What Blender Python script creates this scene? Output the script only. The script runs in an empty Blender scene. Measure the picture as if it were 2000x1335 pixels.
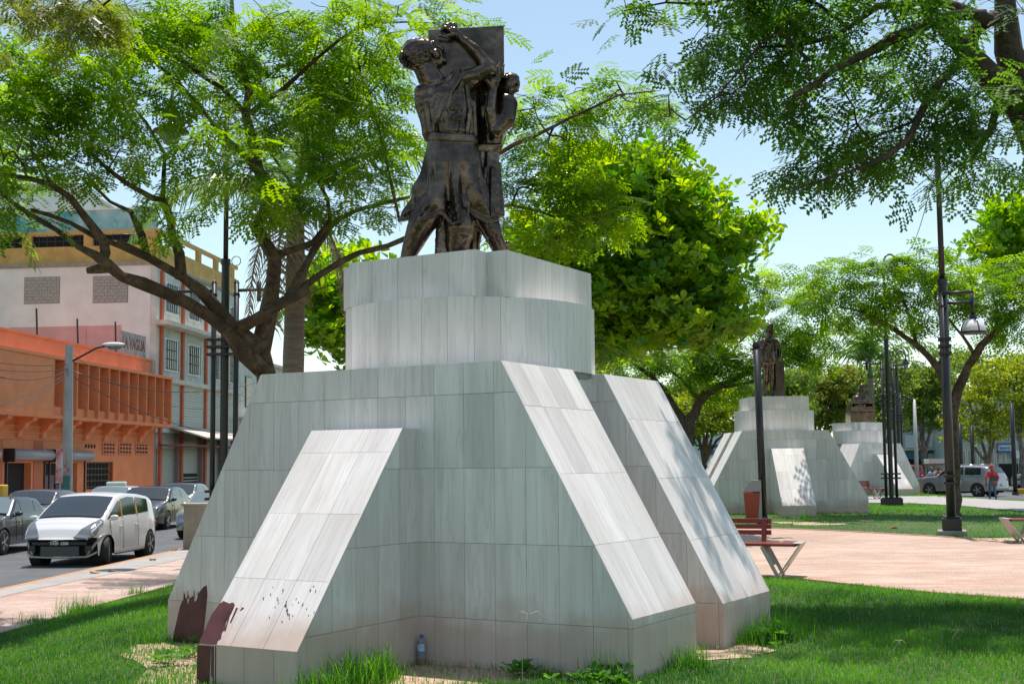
import bpy, bmesh, math, random
import numpy as np
from mathutils import Vector, Matrix, noise
R = math.radians
rng = np.random.default_rng(7)
random.seed(7)
SC = bpy.context.scene
COL = SC.collection

# ------------------------------------------------------------------ camera
F_PX, PITCH, ROLL, CY, CAM_H = 2441.2, R(4.862), R(-0.559), 701.9, 1.6
_c, _s = math.cos(PITCH), math.sin(PITCH)
FWD = Vector((0, _c, _s)); UP0 = Vector((0, -_s, _c)); RT0 = Vector((1, 0, 0))
cr, sr = math.cos(ROLL), math.sin(ROLL)
RIGHT = RT0 * cr + UP0 * sr
UP = RT0 * (-sr) + UP0 * cr
CAMLOC = Vector((0, 0, CAM_H))
cam = bpy.data.objects.new('camera', bpy.data.cameras.new('camera'))
COL.objects.link(cam)
cam.matrix_world = Matrix(((RIGHT.x, UP.x, -FWD.x, 0), (RIGHT.y, UP.y, -FWD.y, 0), (RIGHT.z, UP.z, -FWD.z, CAM_H), (0, 0, 0, 1)))
cam.data.sensor_width = 36.0
cam.data.lens = F_PX / 2000 * 36
cam.data.shift_y = (CY - 667.5) / 2000
cam.data.clip_start = 0.1
cam.data.clip_end = 3000
SC.camera = cam

# ------------------------------------------------------------------ world, sun, exposure
SUN_EL, SUN_AZ = 76.0, 8.0      # azimuth measured from +Y (away from the camera) towards +X
w = bpy.data.worlds.new('World'); SC.world = w; w.use_nodes = True
wn = w.node_tree.nodes; wl = w.node_tree.links
sky = wn.new('ShaderNodeTexSky'); sky.sky_type = 'NISHITA'; sky.sun_disc = False
sky.sun_elevation = R(SUN_EL); sky.sun_rotation = R(SUN_AZ); sky.altitude = 0
sky.air_density = 1.0; sky.dust_density = 0.6; sky.ozone_density = 1.5
bg = wn['Background']; bg.inputs[1].default_value = 0.138
tint = wn.new('ShaderNodeMix'); tint.data_type = 'RGBA'; tint.blend_type = 'MULTIPLY'; tint.inputs[0].default_value = 1; tint.inputs[7].default_value = (.90, .93, .82, 1)   # even colour tint over the whole sky, blue cut most
wl.new(sky.outputs[0], tint.inputs[6]); wl.new(tint.outputs[2], bg.inputs[0])
sd = bpy.data.lights.new('sun', 'SUN'); sd.energy = 3.3; sd.angle = R(0.53); sd.color = (1, 0.985, 0.965)
sun = bpy.data.objects.new('sun', sd); COL.objects.link(sun)
e, a_ = R(SUN_EL), R(SUN_AZ)
sdir = Vector((math.sin(a_) * math.cos(e), math.cos(a_) * math.cos(e), math.sin(e)))
sun.rotation_euler = sdir.to_track_quat('Z', 'Y').to_euler(); sun.location = (0, 0, 30)
vs = SC.view_settings
vs.view_transform = 'Standard'; vs.look = 'None'; vs.exposure = 0.72; vs.gamma = 1; vs.use_curve_mapping = False
vs.use_white_balance = True; vs.white_balance_temperature = 7000; vs.white_balance_tint = 14
SC.cycles.max_bounces = 6; SC.cycles.transparent_max_bounces = 8
SC.cycles.diffuse_bounces = 4; SC.cycles.glossy_bounces = 3; SC.cycles.transmission_bounces = 4
SC.cycles.caustics_reflective = False; SC.cycles.caustics_refractive = False

# ------------------------------------------------------------------ pixel helpers (photo pixels, 2000 wide -> places in the world)
def ray(px, py):
    X = px - 1000.0; Y = -(py - CY)
    return (FWD * F_PX + RIGHT * X + UP * Y).normalized()
def P(px, py, d):
    r = ray(px, py); return CAMLOC + r * (d / r.y)
def G(px, py, z=0.0):
    r = ray(px, py); return CAMLOC + r * ((z - CAM_H) / r.z)
def PL(px, py, o, n):
    r = ray(px, py); return CAMLOC + r * ((Vector(o) - CAMLOC).dot(n) / r.dot(n))
def sm(a, b, x):
    t = np.clip((x - a) / (b - a), 0, 1); return t * t * (3 - 2 * t)

# ------------------------------------------------------------------ object helpers
def empty(name, label=None, cat=None, loc=(0, 0, 0), rz=0, group=None, parent=None):
    o = bpy.data.objects.new(name, None); COL.objects.link(o); o.empty_display_size = .2
    o.location = loc; o.rotation_euler = (0, 0, rz)
    if parent: o.parent = parent
    return tag(o, label, cat, group)
def tag(o, label=None, cat=None, group=None, kind=None):
    if label: o['label'] = label
    if cat: o['category'] = cat
    if group: o['group'] = group
    if kind: o['kind'] = kind
    return o
def link(name, me, mat=None, parent=None, smooth=False):
    o = bpy.data.objects.new(name, me); COL.objects.link(o)
    if mat is not None:
        for m in (mat if isinstance(mat, (list, tuple)) else [mat]): me.materials.append(m)
    if parent: o.parent = parent
    if smooth: me.shade_smooth()
    return o
class MB:
    """collects shapes into one mesh"""
    def __init__(s): s.v = []; s.f = []; s.m = []; s.cur = 0
    def add(s, vs_, fs):
        k = len(s.v); s.v += [tuple(p) for p in vs_]; s.f += [tuple(i + k for i in f) for f in fs]; s.m += [s.cur] * len(fs); return s
    def box(s, x0, x1, y0, y1, z0, z1, M=None):
        p = [(x, y, z) for z in (z0, z1) for y in (y0, y1) for x in (x0, x1)]
        if M is not None: p = [M @ Vector(q) for q in p]
        return s.add(p, [(0, 2, 3, 1), (4, 5, 7, 6), (0, 1, 5, 4), (2, 6, 7, 3), (0, 4, 6, 2), (1, 3, 7, 5)])
    def bar(s, a, b, w, h=None, up=(0, 0, 1)):
        a, b = Vector(a), Vector(b); d = (b - a); L = d.length; d.normalize(); h = w if h is None else h
        u = Vector(up)
        if abs(d.dot(u)) > .99: u = Vector((1, 0, 0))
        r = d.cross(u).normalized(); u = r.cross(d)
        M = Matrix(((r.x, d.x, u.x, a.x), (r.y, d.y, u.y, a.y), (r.z, d.z, u.z, a.z), (0, 0, 0, 1)))
        return s.box(-w / 2, w / 2, 0, L, -h / 2, h / 2, M)
    def prism(s, poly, axis_o, ux, uy, t):
        """polygon (2d list) on plane o + x*ux + y*uy, extruded by vector t"""
        o, ux, uy, t = Vector(axis_o), Vector(ux), Vector(uy), Vector(t); n = len(poly)
        A = [o + ux * p[0] + uy * p[1] for p in poly]; B = [p + t for p in A]
        fs = [tuple(range(n))[::-1], tuple(range(n, 2 * n))] + [(i, (i + 1) % n, n + (i + 1) % n, n + i) for i in range(n)]
        return s.add(A + B, fs)
    def tube(s, pts, rads, n=8, cap=True):
        pts = [Vector(p) for p in pts]
        if not hasattr(rads, '__len__'): rads = [rads] * len(pts)
        vs_ = []; fs = []; u = None
        for i, p in enumerate(pts):
            d = (pts[min(i + 1, len(pts) - 1)] - pts[max(i - 1, 0)]).normalized()
            if u is None:
                u = d.cross(Vector((.3, .9, .1)) if abs(d.y) < .9 else Vector((1, 0, 0))).normalized()
            else:
                u = (u - d * u.dot(d)).normalized()
            v = d.cross(u)
            for k in range(n):
                t = 2 * math.pi * k / n; vs_.append(p + (u * math.cos(t) + v * math.sin(t)) * rads[i])
        for i in range(len(pts) - 1):
            for k in range(n):
                a = i * n + k; b = i * n + (k + 1) % n; fs.append((a, b, b + n, a + n))
        if cap: fs.append(tuple(range(n))[::-1]); fs.append(tuple(range(len(vs_) - n, len(vs_))))
        return s.add(vs_, fs)
    def lathe(s, prof, c=(0, 0, 0), n=24, M=None):
        vs_ = []; fs = []
        for r, z in prof:
            for k in range(n):
                t = 2 * math.pi * k / n; q = Vector((r * math.cos(t), r * math.sin(t), z))
                if M is not None: q = M @ q
                vs_.append(q + Vector(c))
        for i in range(len(prof) - 1):
            for k in range(n):
                a = i * n + k; b = i * n + (k + 1) % n; fs.append((a, b, b + n, a + n))
        fs.append(tuple(range(n))[::-1]); fs.append(tuple(range(len(vs_) - n, len(vs_))))
        return s.add(vs_, fs)
    def ball(s, c, r, n=10, M=None):
        rx, ry, rz = r if hasattr(r, '__len__') else (r, r, r)
        vs_ = []; fs = []; h = n // 2 + 1
        for i in range(h + 1):
            ph = math.pi * i / h
            for k in range(n):
                t = 2 * math.pi * k / n
                q = Vector((rx * math.sin(ph) * math.cos(t), ry * math.sin(ph) * math.sin(t), -rz * math.cos(ph)))
                if M is not None: q = M @ q
                vs_.append(q + Vector(c))
        for i in range(h):
            for k in range(n):
                a = i * n + k; b = i * n + (k + 1) % n; fs.append((a, b, b + n, a + n))
        return s.add(vs_, fs)
    def build(s, name, mat=None, parent=None, smooth=False, bevel=0, clean=False):
        me = bpy.data.meshes.new(name); me.from_pydata(s.v, [], s.f)
        if s.cur or any(s.m): me.polygons.foreach_set('material_index', s.m)
        if clean:
            bm = bmesh.new(); bm.from_mesh(me); bmesh.ops.remove_doubles(bm, verts=bm.verts, dist=1e-5)
            bmesh.ops.recalc_face_normals(bm, faces=bm.faces); bm.to_mesh(me); bm.free()
        me.update()
        o = link(name, me, mat, parent, smooth)
        if bevel:
            b = o.modifiers.new('bevel', 'BEVEL'); b.width = bevel; b.segments = 2; b.limit_method = 'ANGLE'; b.angle_limit = R(40)
        return o
def npmesh(name, V, Fc, mat=None, parent=None, attrs=None, smooth=False):
    V = np.asarray(V, np.float32).reshape(-1, 3); Fc = np.asarray(Fc, np.int32); n, k = Fc.shape
    me = bpy.data.meshes.new(name); me.vertices.add(len(V)); me.vertices.foreach_set('co', V.ravel())
    me.loops.add(n * k); me.loops.foreach_set('vertex_index', Fc.ravel())
    me.polygons.add(n); me.polygons.foreach_set('loop_start', np.arange(0, n * k, k, dtype=np.int32))
    for an, arr in (attrs or {}).items():
        at = me.attributes.new(an, 'FLOAT', 'POINT'); at.data.foreach_set('value', np.asarray(arr, np.float32))
    me.update(calc_edges=True); me.validate()
    return link(name, me, mat, parent, smooth)
def copy_tree(o, parent=None):
    c = o.copy(); COL.objects.link(c)
    if parent: c.parent = parent
    for ch in o.children: copy_tree(ch, c)
    return c
def text(name, body, size, mat, parent, loc, rot, depth=.004, sx=1, align='CENTER', bold=0):
    cu = bpy.data.curves.new(name, 'FONT'); cu.body = body; cu.size = size; cu.extrude = depth; cu.align_x = align; cu.align_y = 'CENTER'; cu.offset = bold
    t = bpy.data.objects.new(name, cu); COL.objects.link(t)
    me = bpy.data.meshes.new_from_object(t); COL.objects.unlink(t); bpy.data.objects.remove(t)
    o = link(name, me, mat, parent); o.location = loc; o.rotation_euler = rot; o.scale = (sx, 1, 1); return o

# ------------------------------------------------------------------ materials
def newmat(name):
    m = bpy.data.materials.new(name); m.use_nodes = True; return m, m.node_tree.nodes, m.node_tree.links, m.node_tree.nodes['Principled BSDF']
def mat(name, col, rough=.6, metal=0, var=0, scale=6, bump=0, bscale=None, col2=None, coat=0, stretch=(1, 1, 1), spec=None, detail=6):
    m, n, l, b = newmat(name)
    b.inputs['Roughness'].default_value = rough; b.inputs['Metallic'].default_value = metal
    b.inputs['Base Color'].default_value = (*col, 1)
    if coat: b.inputs['Coat Weight'].default_value = coat; b.inputs['Coat Roughness'].default_value = .05
    if spec is not None: b.inputs['Specular IOR Level'].default_value = spec
    if var or bump or col2:
        tc = n.new('ShaderNodeTexCoord'); mp = n.new('ShaderNodeMapping'); mp.inputs['Scale'].default_value = stretch; l.new(tc.outputs['Object'], mp.inputs[0])
        nz = n.new('ShaderNodeTexNoise'); nz.inputs['Scale'].default_value = scale; nz.inputs['Detail'].default_value = detail; nz.inputs['Roughness'].default_value = .6; l.new(mp.outputs[0], nz.inputs[0])
        cr_ = n.new('ShaderNodeValToRGB'); cr_.color_ramp.elements[0].position = .35; cr_.color_ramp.elements[1].position = .65
        c2 = col2 or tuple(min(1, c * (1 + var)) for c in col); c1 = col if col2 else tuple(c * (1 - var) for c in col)
        cr_.color_ramp.elements[0].color = (*c1, 1); cr_.color_ramp.elements[1].color = (*c2, 1)
        l.new(nz.outputs[0], cr_.inputs[0]); l.new(cr_.outputs[0], b.inputs['Base Color'])
        if bump:
            nb = n.new('ShaderNodeTexNoise'); nb.inputs['Scale'].default_value = bscale or scale * 4; nb.inputs['Detail'].default_value = 5; l.new(mp.outputs[0], nb.inputs[0])
            bp = n.new('ShaderNodeBump'); bp.inputs['Strength'].default_value = 1; bp.inputs['Distance'].default_value = bump; l.new(nb.outputs[0], bp.inputs['Height']); l.new(bp.outputs[0], b.inputs['Normal'])
    return m
def mixrgb(n, l, fac, a, b, mode='MIX'):
    x = n.new('ShaderNodeMix'); x.data_type = 'RGBA'; x.blend_type = mode
    for s_, v in ((0, fac), (6, a), (7, b)):
        if hasattr(v, 'is_linked'): l.new(v, x.inputs[s_])
        else: x.inputs[s_].default_value = v if s_ == 0 else (*v, 1)
    return x.outputs[2]
def ramp(n, l, src, stops):
    r = n.new('ShaderNodeValToRGB'); el = r.color_ramp.elements
    while len(el) < len(stops): el.new(.5)
    for e_, (p, c) in zip(el, stops): e_.position = p; e_.color = (*c, 1) if hasattr(c, '__len__') else (c, c, c, 1)
    l.new(src, r.inputs[0]); return r.outputs[0]
def nnoise(n, l, vec, scale, detail=4, rough=.55, dist=0):
    x = n.new('ShaderNodeTexNoise'); x.inputs['Scale'].default_value = scale; x.inputs['Detail'].default_value = detail; x.inputs['Roughness'].default_value = rough; x.inputs['Distortion'].default_value = dist
    l.new(vec, x.inputs[0]); return x.outputs[0]
def math_(n, l, op, a, b=None):
    x = n.new('ShaderNodeMath'); x.operation = op
    for i, v in enumerate((a, b)):
        if v is None: continue
        if hasattr(v, 'is_linked'): l.new(v, x.inputs[i])
        else: x.inputs[i].default_value = v
    return x.outputs[0]

def marble_mat():
    m, n, l, b = newmat('vein_cut_marble')
    uv = n.new('ShaderNodeUVMap'); oi = n.new('ShaderNodeObjectInfo')
    rnd = oi.outputs['Random']
    off = n.new('ShaderNodeCombineXYZ'); l.new(math_(n, l, 'MULTIPLY', rnd, 37.0), off.inputs[0]); l.new(math_(n, l, 'MULTIPLY', rnd, 91.0), off.inputs[1]); l.new(math_(n, l, 'MULTIPLY', rnd, 17.0), off.inputs[2])
    add = n.new('ShaderNodeVectorMath'); add.operation = 'ADD'; l.new(uv.outputs[0], add.inputs[0]); l.new(off.outputs[0], add.inputs[1])
    mp = n.new('ShaderNodeMapping'); mp.inputs['Scale'].default_value = (1, .075, 1); l.new(add.outputs[0], mp.inputs[0])
    n1 = nnoise(n, l, mp.outputs[0], 7, 6, .6, .35)
    c1 = ramp(n, l, n1, [(.26, (.64, .60, .575)), (.44, (.73, .685, .655)), (.58, (.79, .745, .715)), (.74, (.85, .81, .775))])
    mp2 = n.new('ShaderNodeMapping'); mp2.inputs['Scale'].default_value = (1, .06, 1); l.new(add.outputs[0], mp2.inputs[0])
    n2 = nnoise(n, l, mp2.outputs[0], 10, 7, .62, .55)
    v = math_(n, l, 'ABSOLUTE', math_(n, l, 'SUBTRACT', n2, .5))
    vf = ramp(n, l, v, [(.0, .50), (.014, .18), (.05, 0)])
    c2 = mixrgb(n, l, vf, c1, (.46, .42, .40))
    fine = n.new('ShaderNodeMapping'); fine.inputs['Scale'].default_value = (1, .02, 1); l.new(add.outputs[0], fine.inputs[0])
    c3 = mixrgb(n, l, ramp(n, l, nnoise(n, l, fine.outputs[0], 90, 2), [(.4, 0), (.7, .28)]), c2, (.88, .83, .79))
    # per-slab tone
    tone = n.new('ShaderNodeMapRange'); l.new(rnd, tone.inputs[0]); tone.inputs[3].default_value = .86; tone.inputs[4].default_value = 1.07
    hsv = n.new('ShaderNodeHueSaturation'); l.new(c3, hsv.inputs['Color']); l.new(tone.outputs[0], hsv.inputs['Value'])
    geo0 = n.new('ShaderNodeNewGeometry'); ws = n.new('ShaderNodeMapping'); ws.inputs['Scale'].default_value = (1.2, 1.2, .35); l.new(geo0.outputs['Position'], ws.inputs[0]); wgr = ramp(n, l, nnoise(n, l, ws.outputs[0], 1.6, 7, .65), [(.42, 0), (.72, .38)])
    # splashed soil on the lowest courses
    geo = n.new('ShaderNodeNewGeometry'); sp = n.new('ShaderNodeSeparateXYZ'); l.new(geo.outputs['Position'], sp.inputs[0])
    dn = nnoise(n, l, geo.outputs['Position'], 2.2, 5)
    h = math_(n, l, 'ADD', sp.outputs[2], math_(n, l, 'MULTIPLY', dn, -.65))
    df = ramp(n, l, h, [(-.05, .7), (.24, 0)])
    c4 = mixrgb(n, l, df, mixrgb(n, l, wgr, hsv.outputs[0], (.50, .46, .42)), (.50, .34, .26))
    l.new(c4, b.inputs['Base Color'])
    l.new(ramp(n, l, n1, [(0, .6), (1, .48)]), b.inputs['Roughness'])
    bp = n.new('ShaderNodeBump'); bp.inputs['Distance'].default_value = .002; bp.inputs['Strength'].default_value = .3
    l.new(n2, bp.inputs['Height']); l.new(bp.outputs[0], b.inputs['Normal'])
    return m
def leaf_mat(name, c_lo, c_hi, trans=.45, rough=.4, gloss=.5):
    m, n, l, b = newmat(name)
    at = n.new('ShaderNodeAttribute'); at.attribute_name = 'rnd'
    col = ramp(n, l, at.outputs['Fac'], [(0, c_lo), (1, c_hi)])
    b.inputs['Roughness'].default_value = rough; b.inputs['Specular IOR Level'].default_value = gloss
    l.new(col, b.inputs['Base Color'])
    tr = n.new('ShaderNodeBsdfTranslucent')
    hs = n.new('ShaderNodeHueSaturation'); hs.inputs['Value'].default_value = 2.6; hs.inputs['Saturation'].default_value = 1.1; hs.inputs['Hue'].default_value = .485; l.new(col, hs.inputs['Color']); l.new(hs.outputs[0], tr.inputs[0])
    mx = n.new('ShaderNodeMixShader'); mx.inputs[0].default_value = trans
    l.new(b.outputs[0], mx.inputs[1]); l.new(tr.outputs[0], mx.inputs[2]); l.new(mx.outputs[0], n['Material Output'].inputs[0])
    return m
def bark_mat(name, c1, c2, sc=9):
    m, n, l, b = newmat(name)
    tc = n.new('ShaderNodeTexCoord')
    n1 = nnoise(n, l, tc.outputs['Object'], sc, 8, .65, .3); n2 = nnoise(n, l, tc.outputs['Object'], sc * .25, 3)
    c = ramp(n, l, n1, [(.38, c1), (.62, c2)])
    c = mixrgb(n, l, ramp(n, l, n2, [(.5, 0), (.62, .6)]), c, tuple(x * .35 for x in c1))
    l.new(c, b.inputs['Base Color']); b.inputs['Roughness'].default_value = .9
    bp = n.new('ShaderNodeBump'); bp.inputs['Distance'].default_value = .02; l.new(n1, bp.inputs['Height']); l.new(bp.outputs[0], b.inputs['Normal'])
    return m
MARBLE = marble_mat()
M = dict(
    grout=mat('grout', (.30, .29, .27), .9),
    bronze=None,
    black=mat('black_painted_metal', (.016, .016, .018), .38, .0, var=.25, scale=20),
    steel=mat('brushed_steel', (.46, .42, .38), .5, .55, var=.15, scale=14),
    redpaint=mat('maroon_wood', (.24, .035, .025), .42, var=.12, scale=9),
    rubber=mat('tyre_rubber', (.02, .02, .021), .75),
    glass=mat('tinted_glass', (.018, .026, .03), .06, spec=.8),
    glass_clear=mat('pale_glass', (.12, .17, .18), .05, spec=.9),
    chrome=mat('chrome', (.6, .6, .6), .18, 1.0),
    lamp=mat('headlamp_glass', (.22, .24, .25), .08, .5),
    white=mat('white_plastic', (.75, .76, .75), .35),
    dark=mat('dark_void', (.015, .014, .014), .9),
    concrete=mat('weathered_concrete', (.30, .28, .25), .9, var=.16, scale=3, bump=.004, bscale=30),
    stain=mat('maroon_spilled_paint', (.085, .022, .022), .5, var=.3, scale=7),
    bark=bark_mat('brown_bark', (.055, .034, .022), (.17, .105, .065)),
    bark_dark=bark_mat('dark_bark', (.045, .03, .024), (.13, .085, .06), 12),
    bark_grey=bark_mat('grey_bark', (.14, .115, .09), (.30, .25, .20), 7),
)
def bronze_mat():
    m, n, l, b = newmat('patinated_bronze')
    tc = n.new('ShaderNodeTexCoord'); n1 = nnoise(n, l, tc.outputs['Object'], 5, 5, .6)
    l.new(ramp(n, l, n1, [(.35, (.06, .042, .032)), (.55, (.125, .087, .065)), (.75, (.25, .18, .135))]), b.inputs['Base Color'])
    b.inputs['Metallic'].default_value = .85
    l.new(ramp(n, l, n1, [(.3, .15), (.7, .30)]), b.inputs['Roughness'])
    n2 = nnoise(n, l, tc.outputs['Object'], 14, 4, .5)
    bp = n.new('ShaderNodeBump'); bp.inputs['Distance'].default_value = .006; bp.inputs['Strength'].default_value = .4; l.new(n2, bp.inputs['Height']); l.new(bp.outputs[0], b.inputs['Normal'])
    return m
M['bronze'] = bronze_mat()
# ------------------------------------------------------------------ terrain
def g(x, y):
    x = np.asarray(x, float); y = np.asarray(y, float)
    return (-.40 * sm(19.0, 23.5, x) * sm(46, 58, y) - .33 * sm(-3.6, -6.2, x) - .12 * sm(-9, -20, x) * 0
            + .15 * np.exp(-((x - 8) ** 2 + (y - 38) ** 2) / 40.) + .08 * np.exp(-((x - 18) ** 2 + (y - 61) ** 2) / 60.) - .35 * sm(70, 85, y) * sm(-5, 5, x))
def Gt(px, py, dz=0):
    z = 0.
    for _ in range(12):
        q = G(px, py, z); z = float(g(q.x, q.y)) + dz
    return q
ROAD_Z = -.45
def terrain():
    xs = np.unique(np.concatenate([np.linspace(-600, -60, 10), np.linspace(-60, -8.4, 30), np.arange(-8.4, 30, .5), np.linspace(30, 90, 30), np.linspace(90, 700, 12)]))
    ys = np.unique(np.concatenate([np.linspace(-40, 2, 10), np.arange(2, 90, .6), np.linspace(90, 200, 30), np.linspace(200, 2500, 14)]))
    X, Y = np.meshgrid(xs, ys); Z = g(X, Y)
    Z = np.where(X < -8.35 - .0 * Y, np.minimum(Z, -.62), Z)       # a bed under the street
    V = np.stack([X, Y, Z], -1).reshape(-1, 3); nx = len(xs)
    i, j = np.meshgrid(np.arange(nx - 1), np.arange(len(ys) - 1)); k = (j * nx + i).ravel()
    Fc = np.stack([k, k + 1, k + nx + 1, k + nx], 1)
    m, n, l, b = newmat('lawn_ground')
    geo = n.new('ShaderNodeNewGeometry'); p = geo.outputs['Position']
    n1 = nnoise(n, l, p, .35, 5); n2 = nnoise(n, l, p, 9, 6, .7)
    c = ramp(n, l, n2, [(.3, (.02, .05, .010)), (.55, (.045, .10, .018)), (.8, (.09, .15, .03))])
    c = mixrgb(n, l, ramp(n, l, n1, [(.52, 0), (.70, .55)]), c, (.20, .17, .09))
    l.new(c, b.inputs['Base Color']); b.inputs['Roughness'].default_value = .95
    bp = n.new('ShaderNodeBump'); bp.inputs['Distance'].default_value = .04; l.new(n2, bp.inputs['Height']); l.new(bp.outputs[0], b.inputs['Normal'])
    return tag(npmesh('ground', V, Fc, m, smooth=True), kind='structure')
terrain()
def clip_poly(poly, a, b, c):            # keep a*x+b*y+c >= 0
    out = []
    for i, p in enumerate(poly):
        q = poly[(i + 1) % len(poly)]; dp = a * p[0] + b * p[1] + c; dq = a * q[0] + b * q[1] + c
        if dp >= 0: out.append(p)
        if (dp >= 0) != (dq >= 0):
            t = dp / (dp - dq); out.append((p[0] + (q[0] - p[0]) * t, p[1] + (q[1] - p[1]) * t))
    return out
def drape(name, poly, m, dz, step=1.0, zf=g, skirt=0, kind='structure', parent=None):
    bm = bmesh.new(); f = bm.faces.new([bm.verts.new((p[0], p[1], 0)) for p in poly])
    bmesh.ops.triangulate(bm, faces=bm.faces)
    xs = [p[0] for p in poly]; ys = [p[1] for p in poly]
    for ax, lo, hi in ((0, min(xs), max(xs)), (1, min(ys), max(ys))):
        t = math.ceil(lo / step) * step
        while t < hi:
            co = (t, 0, 0) if ax == 0 else (0, t, 0); no = (1, 0, 0) if ax == 0 else (0, 1, 0)
            bmesh.ops.bisect_plane(bm, geom=bm.verts[:] + bm.edges[:] + bm.faces[:], plane_co=co, plane_no=no); t += step
    for v in bm.verts: v.co.z = float(zf(v.co.x, v.co.y)) + dz
    if skirt:
        be = [e_ for e_ in bm.edges if e_.is_boundary]
        r = bmesh.ops.extrude_edge_only(bm, edges=be)
        for v in [x for x in r['geom'] if isinstance(x, bmesh.types.BMVert)]: v.co.z -= skirt
    bmesh.ops.recalc_face_normals(bm, faces=bm.faces)
    me = bpy.data.meshes.new(name); bm.to_mesh(me); bm.free()
    if me.polygons and sum(p.normal.z * p.area for p in me.polygons) < 0: me.flip_normals()
    return tag(link(name, me, m, parent), kind=kind)
def paving_mat(name, c1, c2, bw, bh, rot=0, mortar=(.33, .24, .19), msize=.006):
    m, n, l, b = newmat(name); geo = n.new('ShaderNodeNewGeometry')
    mp = n.new('ShaderNodeMapping'); mp.inputs['Rotation'].default_value = (0, 0, rot); l.new(geo.outputs['Position'], mp.inputs[0])
    br = n.new('ShaderNodeTexBrick'); br.inputs['Scale'].default_value = 1; br.inputs['Brick Width'].default_value = bw; br.inputs['Row Height'].default_value = bh; br.inputs['Mortar Size'].default_value = msize
    br.inputs['Color1'].default_value = (*c1, 1); br.inputs['Color2'].default_value = (*c2, 1); br.inputs['Mortar'].default_value = (*mortar, 1); l.new(mp.outputs[0], br.inputs[0])
    n1 = nnoise(n, l, geo.outputs['Position'], .55, 6, .65); n2 = nnoise(n, l, geo.outputs['Position'], 30, 4)
    c = mixrgb(n, l, ramp(n, l, n1, [(.40, 0), (.62, .55)]), br.outputs[0], tuple(min(1, x * 1.15 + .10) for x in c1))
    mp3 = n.new('ShaderNodeMapping'); mp3.inputs['Scale'].default_value = (.25, 1, 1); l.new(mp.outputs[0], mp3.inputs[0]); n3 = nnoise(n, l, mp3.outputs[0], 1.6, 8, .7, .4); c = mixrgb(n, l, ramp(n, l, n3, [(.50, 0), (.64, .7)]), c, tuple(x * y for x, y in zip(c2, (1.0, .78, .72)))); n4 = nnoise(n, l, mp3.outputs[0], 5, 6, .7); c = mixrgb(n, l, ramp(n, l, n4, [(.42, .35), (.55, 0)]), c, tuple(x * .55 for x in c1))
    c = mixrgb(n, l, ramp(n, l, n2, [(.35, .3), (.6, 0)]), c, (.14, .10, .08))
    l.new(c, b.inputs['Base Color']); b.inputs['Roughness'].default_value = .9
    bp = n.new('ShaderNodeBump'); bp.inputs['Distance'].default_value = .006; l.new(br.outputs[1], bp.inputs['Height']); bp.invert = True; l.new(bp.outputs[0], b.inputs['Normal'])
    return m
PAVE = paving_mat('pink_brick_paving', (.53, .385, .30), (.48, .32, .245), .21, .105)
PAVE2 = paving_mat('salmon_sidewalk_paving', (.54, .40, .33), (.46, .31, .25), .21, .105, R(4))
ASPHALT = mat('asphalt', (.095, .10, .105), .9, var=.18, scale=1.2, bump=.004, bscale=160, detail=12)
def xy(v): return (v.x, v.y)
# the plaza: edge curve traced on the ground
near = [(1440, 1126), (1560, 1131), (1650, 1141), (1750, 1152), (1850, 1161), (1950, 1168), (2060, 1176)]
far = [(2060, 1068), (1960, 1060), (1880, 1052), (1820, 1048), (1700, 1041), (1600, 1036), (1500, 1032), (1420, 1031)]
near_w = [xy(Gt(*p)) for p in near]; far_w = [xy(Gt(*p)) for p in far]
plaza = near_w + [(14, 15.2), (24, 16), (24, 27)] + far_w + [(1.5, 32), (-2, 30.5), (-3, 24), (0, 19.5)]
drape('plaza_paving', plaza, PAVE, .016, 1.0)
KERB = mat('pink_kerb', (.46, .24, .19), .9, var=.2, scale=4)
def strip_kerb(name, pts, w, h, m, label=None):
    mb = MB(); L = []; Rr = []
    for i, p in enumerate(pts):
        a = Vector(pts[max(i - 1, 0)][:2]); b = Vector(pts[min(i + 1, len(pts) - 1)][:2]); d = (b - a).normalized(); nn = Vector((-d.y, d.x))
        z = float(g(p[0], p[1])); 
        for s_, zz in ((-w / 2, -.1), (-w / 2, h), (w / 2, h), (w / 2, -.1)): L.append((p[0] + nn.x * s_, p[1] + nn.y * s_, z + zz))
    fs = []
    for i in range(len(pts) - 1):
        for k in range(3): a = i * 4 + k; fs.append((a, a + 1, a + 5, a + 4))
    mb.add(L, fs); return tag(mb.build(name, m, clean=True), kind='structure')
strip_kerb('plaza_border', far_w, .12, .03, KERB)
strip_kerb('lawn_border', near_w[1:], .10, .028, KERB)
# far white path, right
PATH = mat('pale_concrete_path', (.33, .31, .29), .92, var=.10, scale=.9, detail=10)
path = [xy(Gt(*p)) for p in [(1690, 982), (1780, 983), (1880, 988), (2000, 999), (2080, 1006)]] + [(36, 48), (34, 60), (24.2, 60.5)] + [xy(Gt(*p)) for p in [(1880, 974), (1800, 969), (1690, 970)]]
drape('concrete_path', path, PATH, .02, 1.0)
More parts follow.
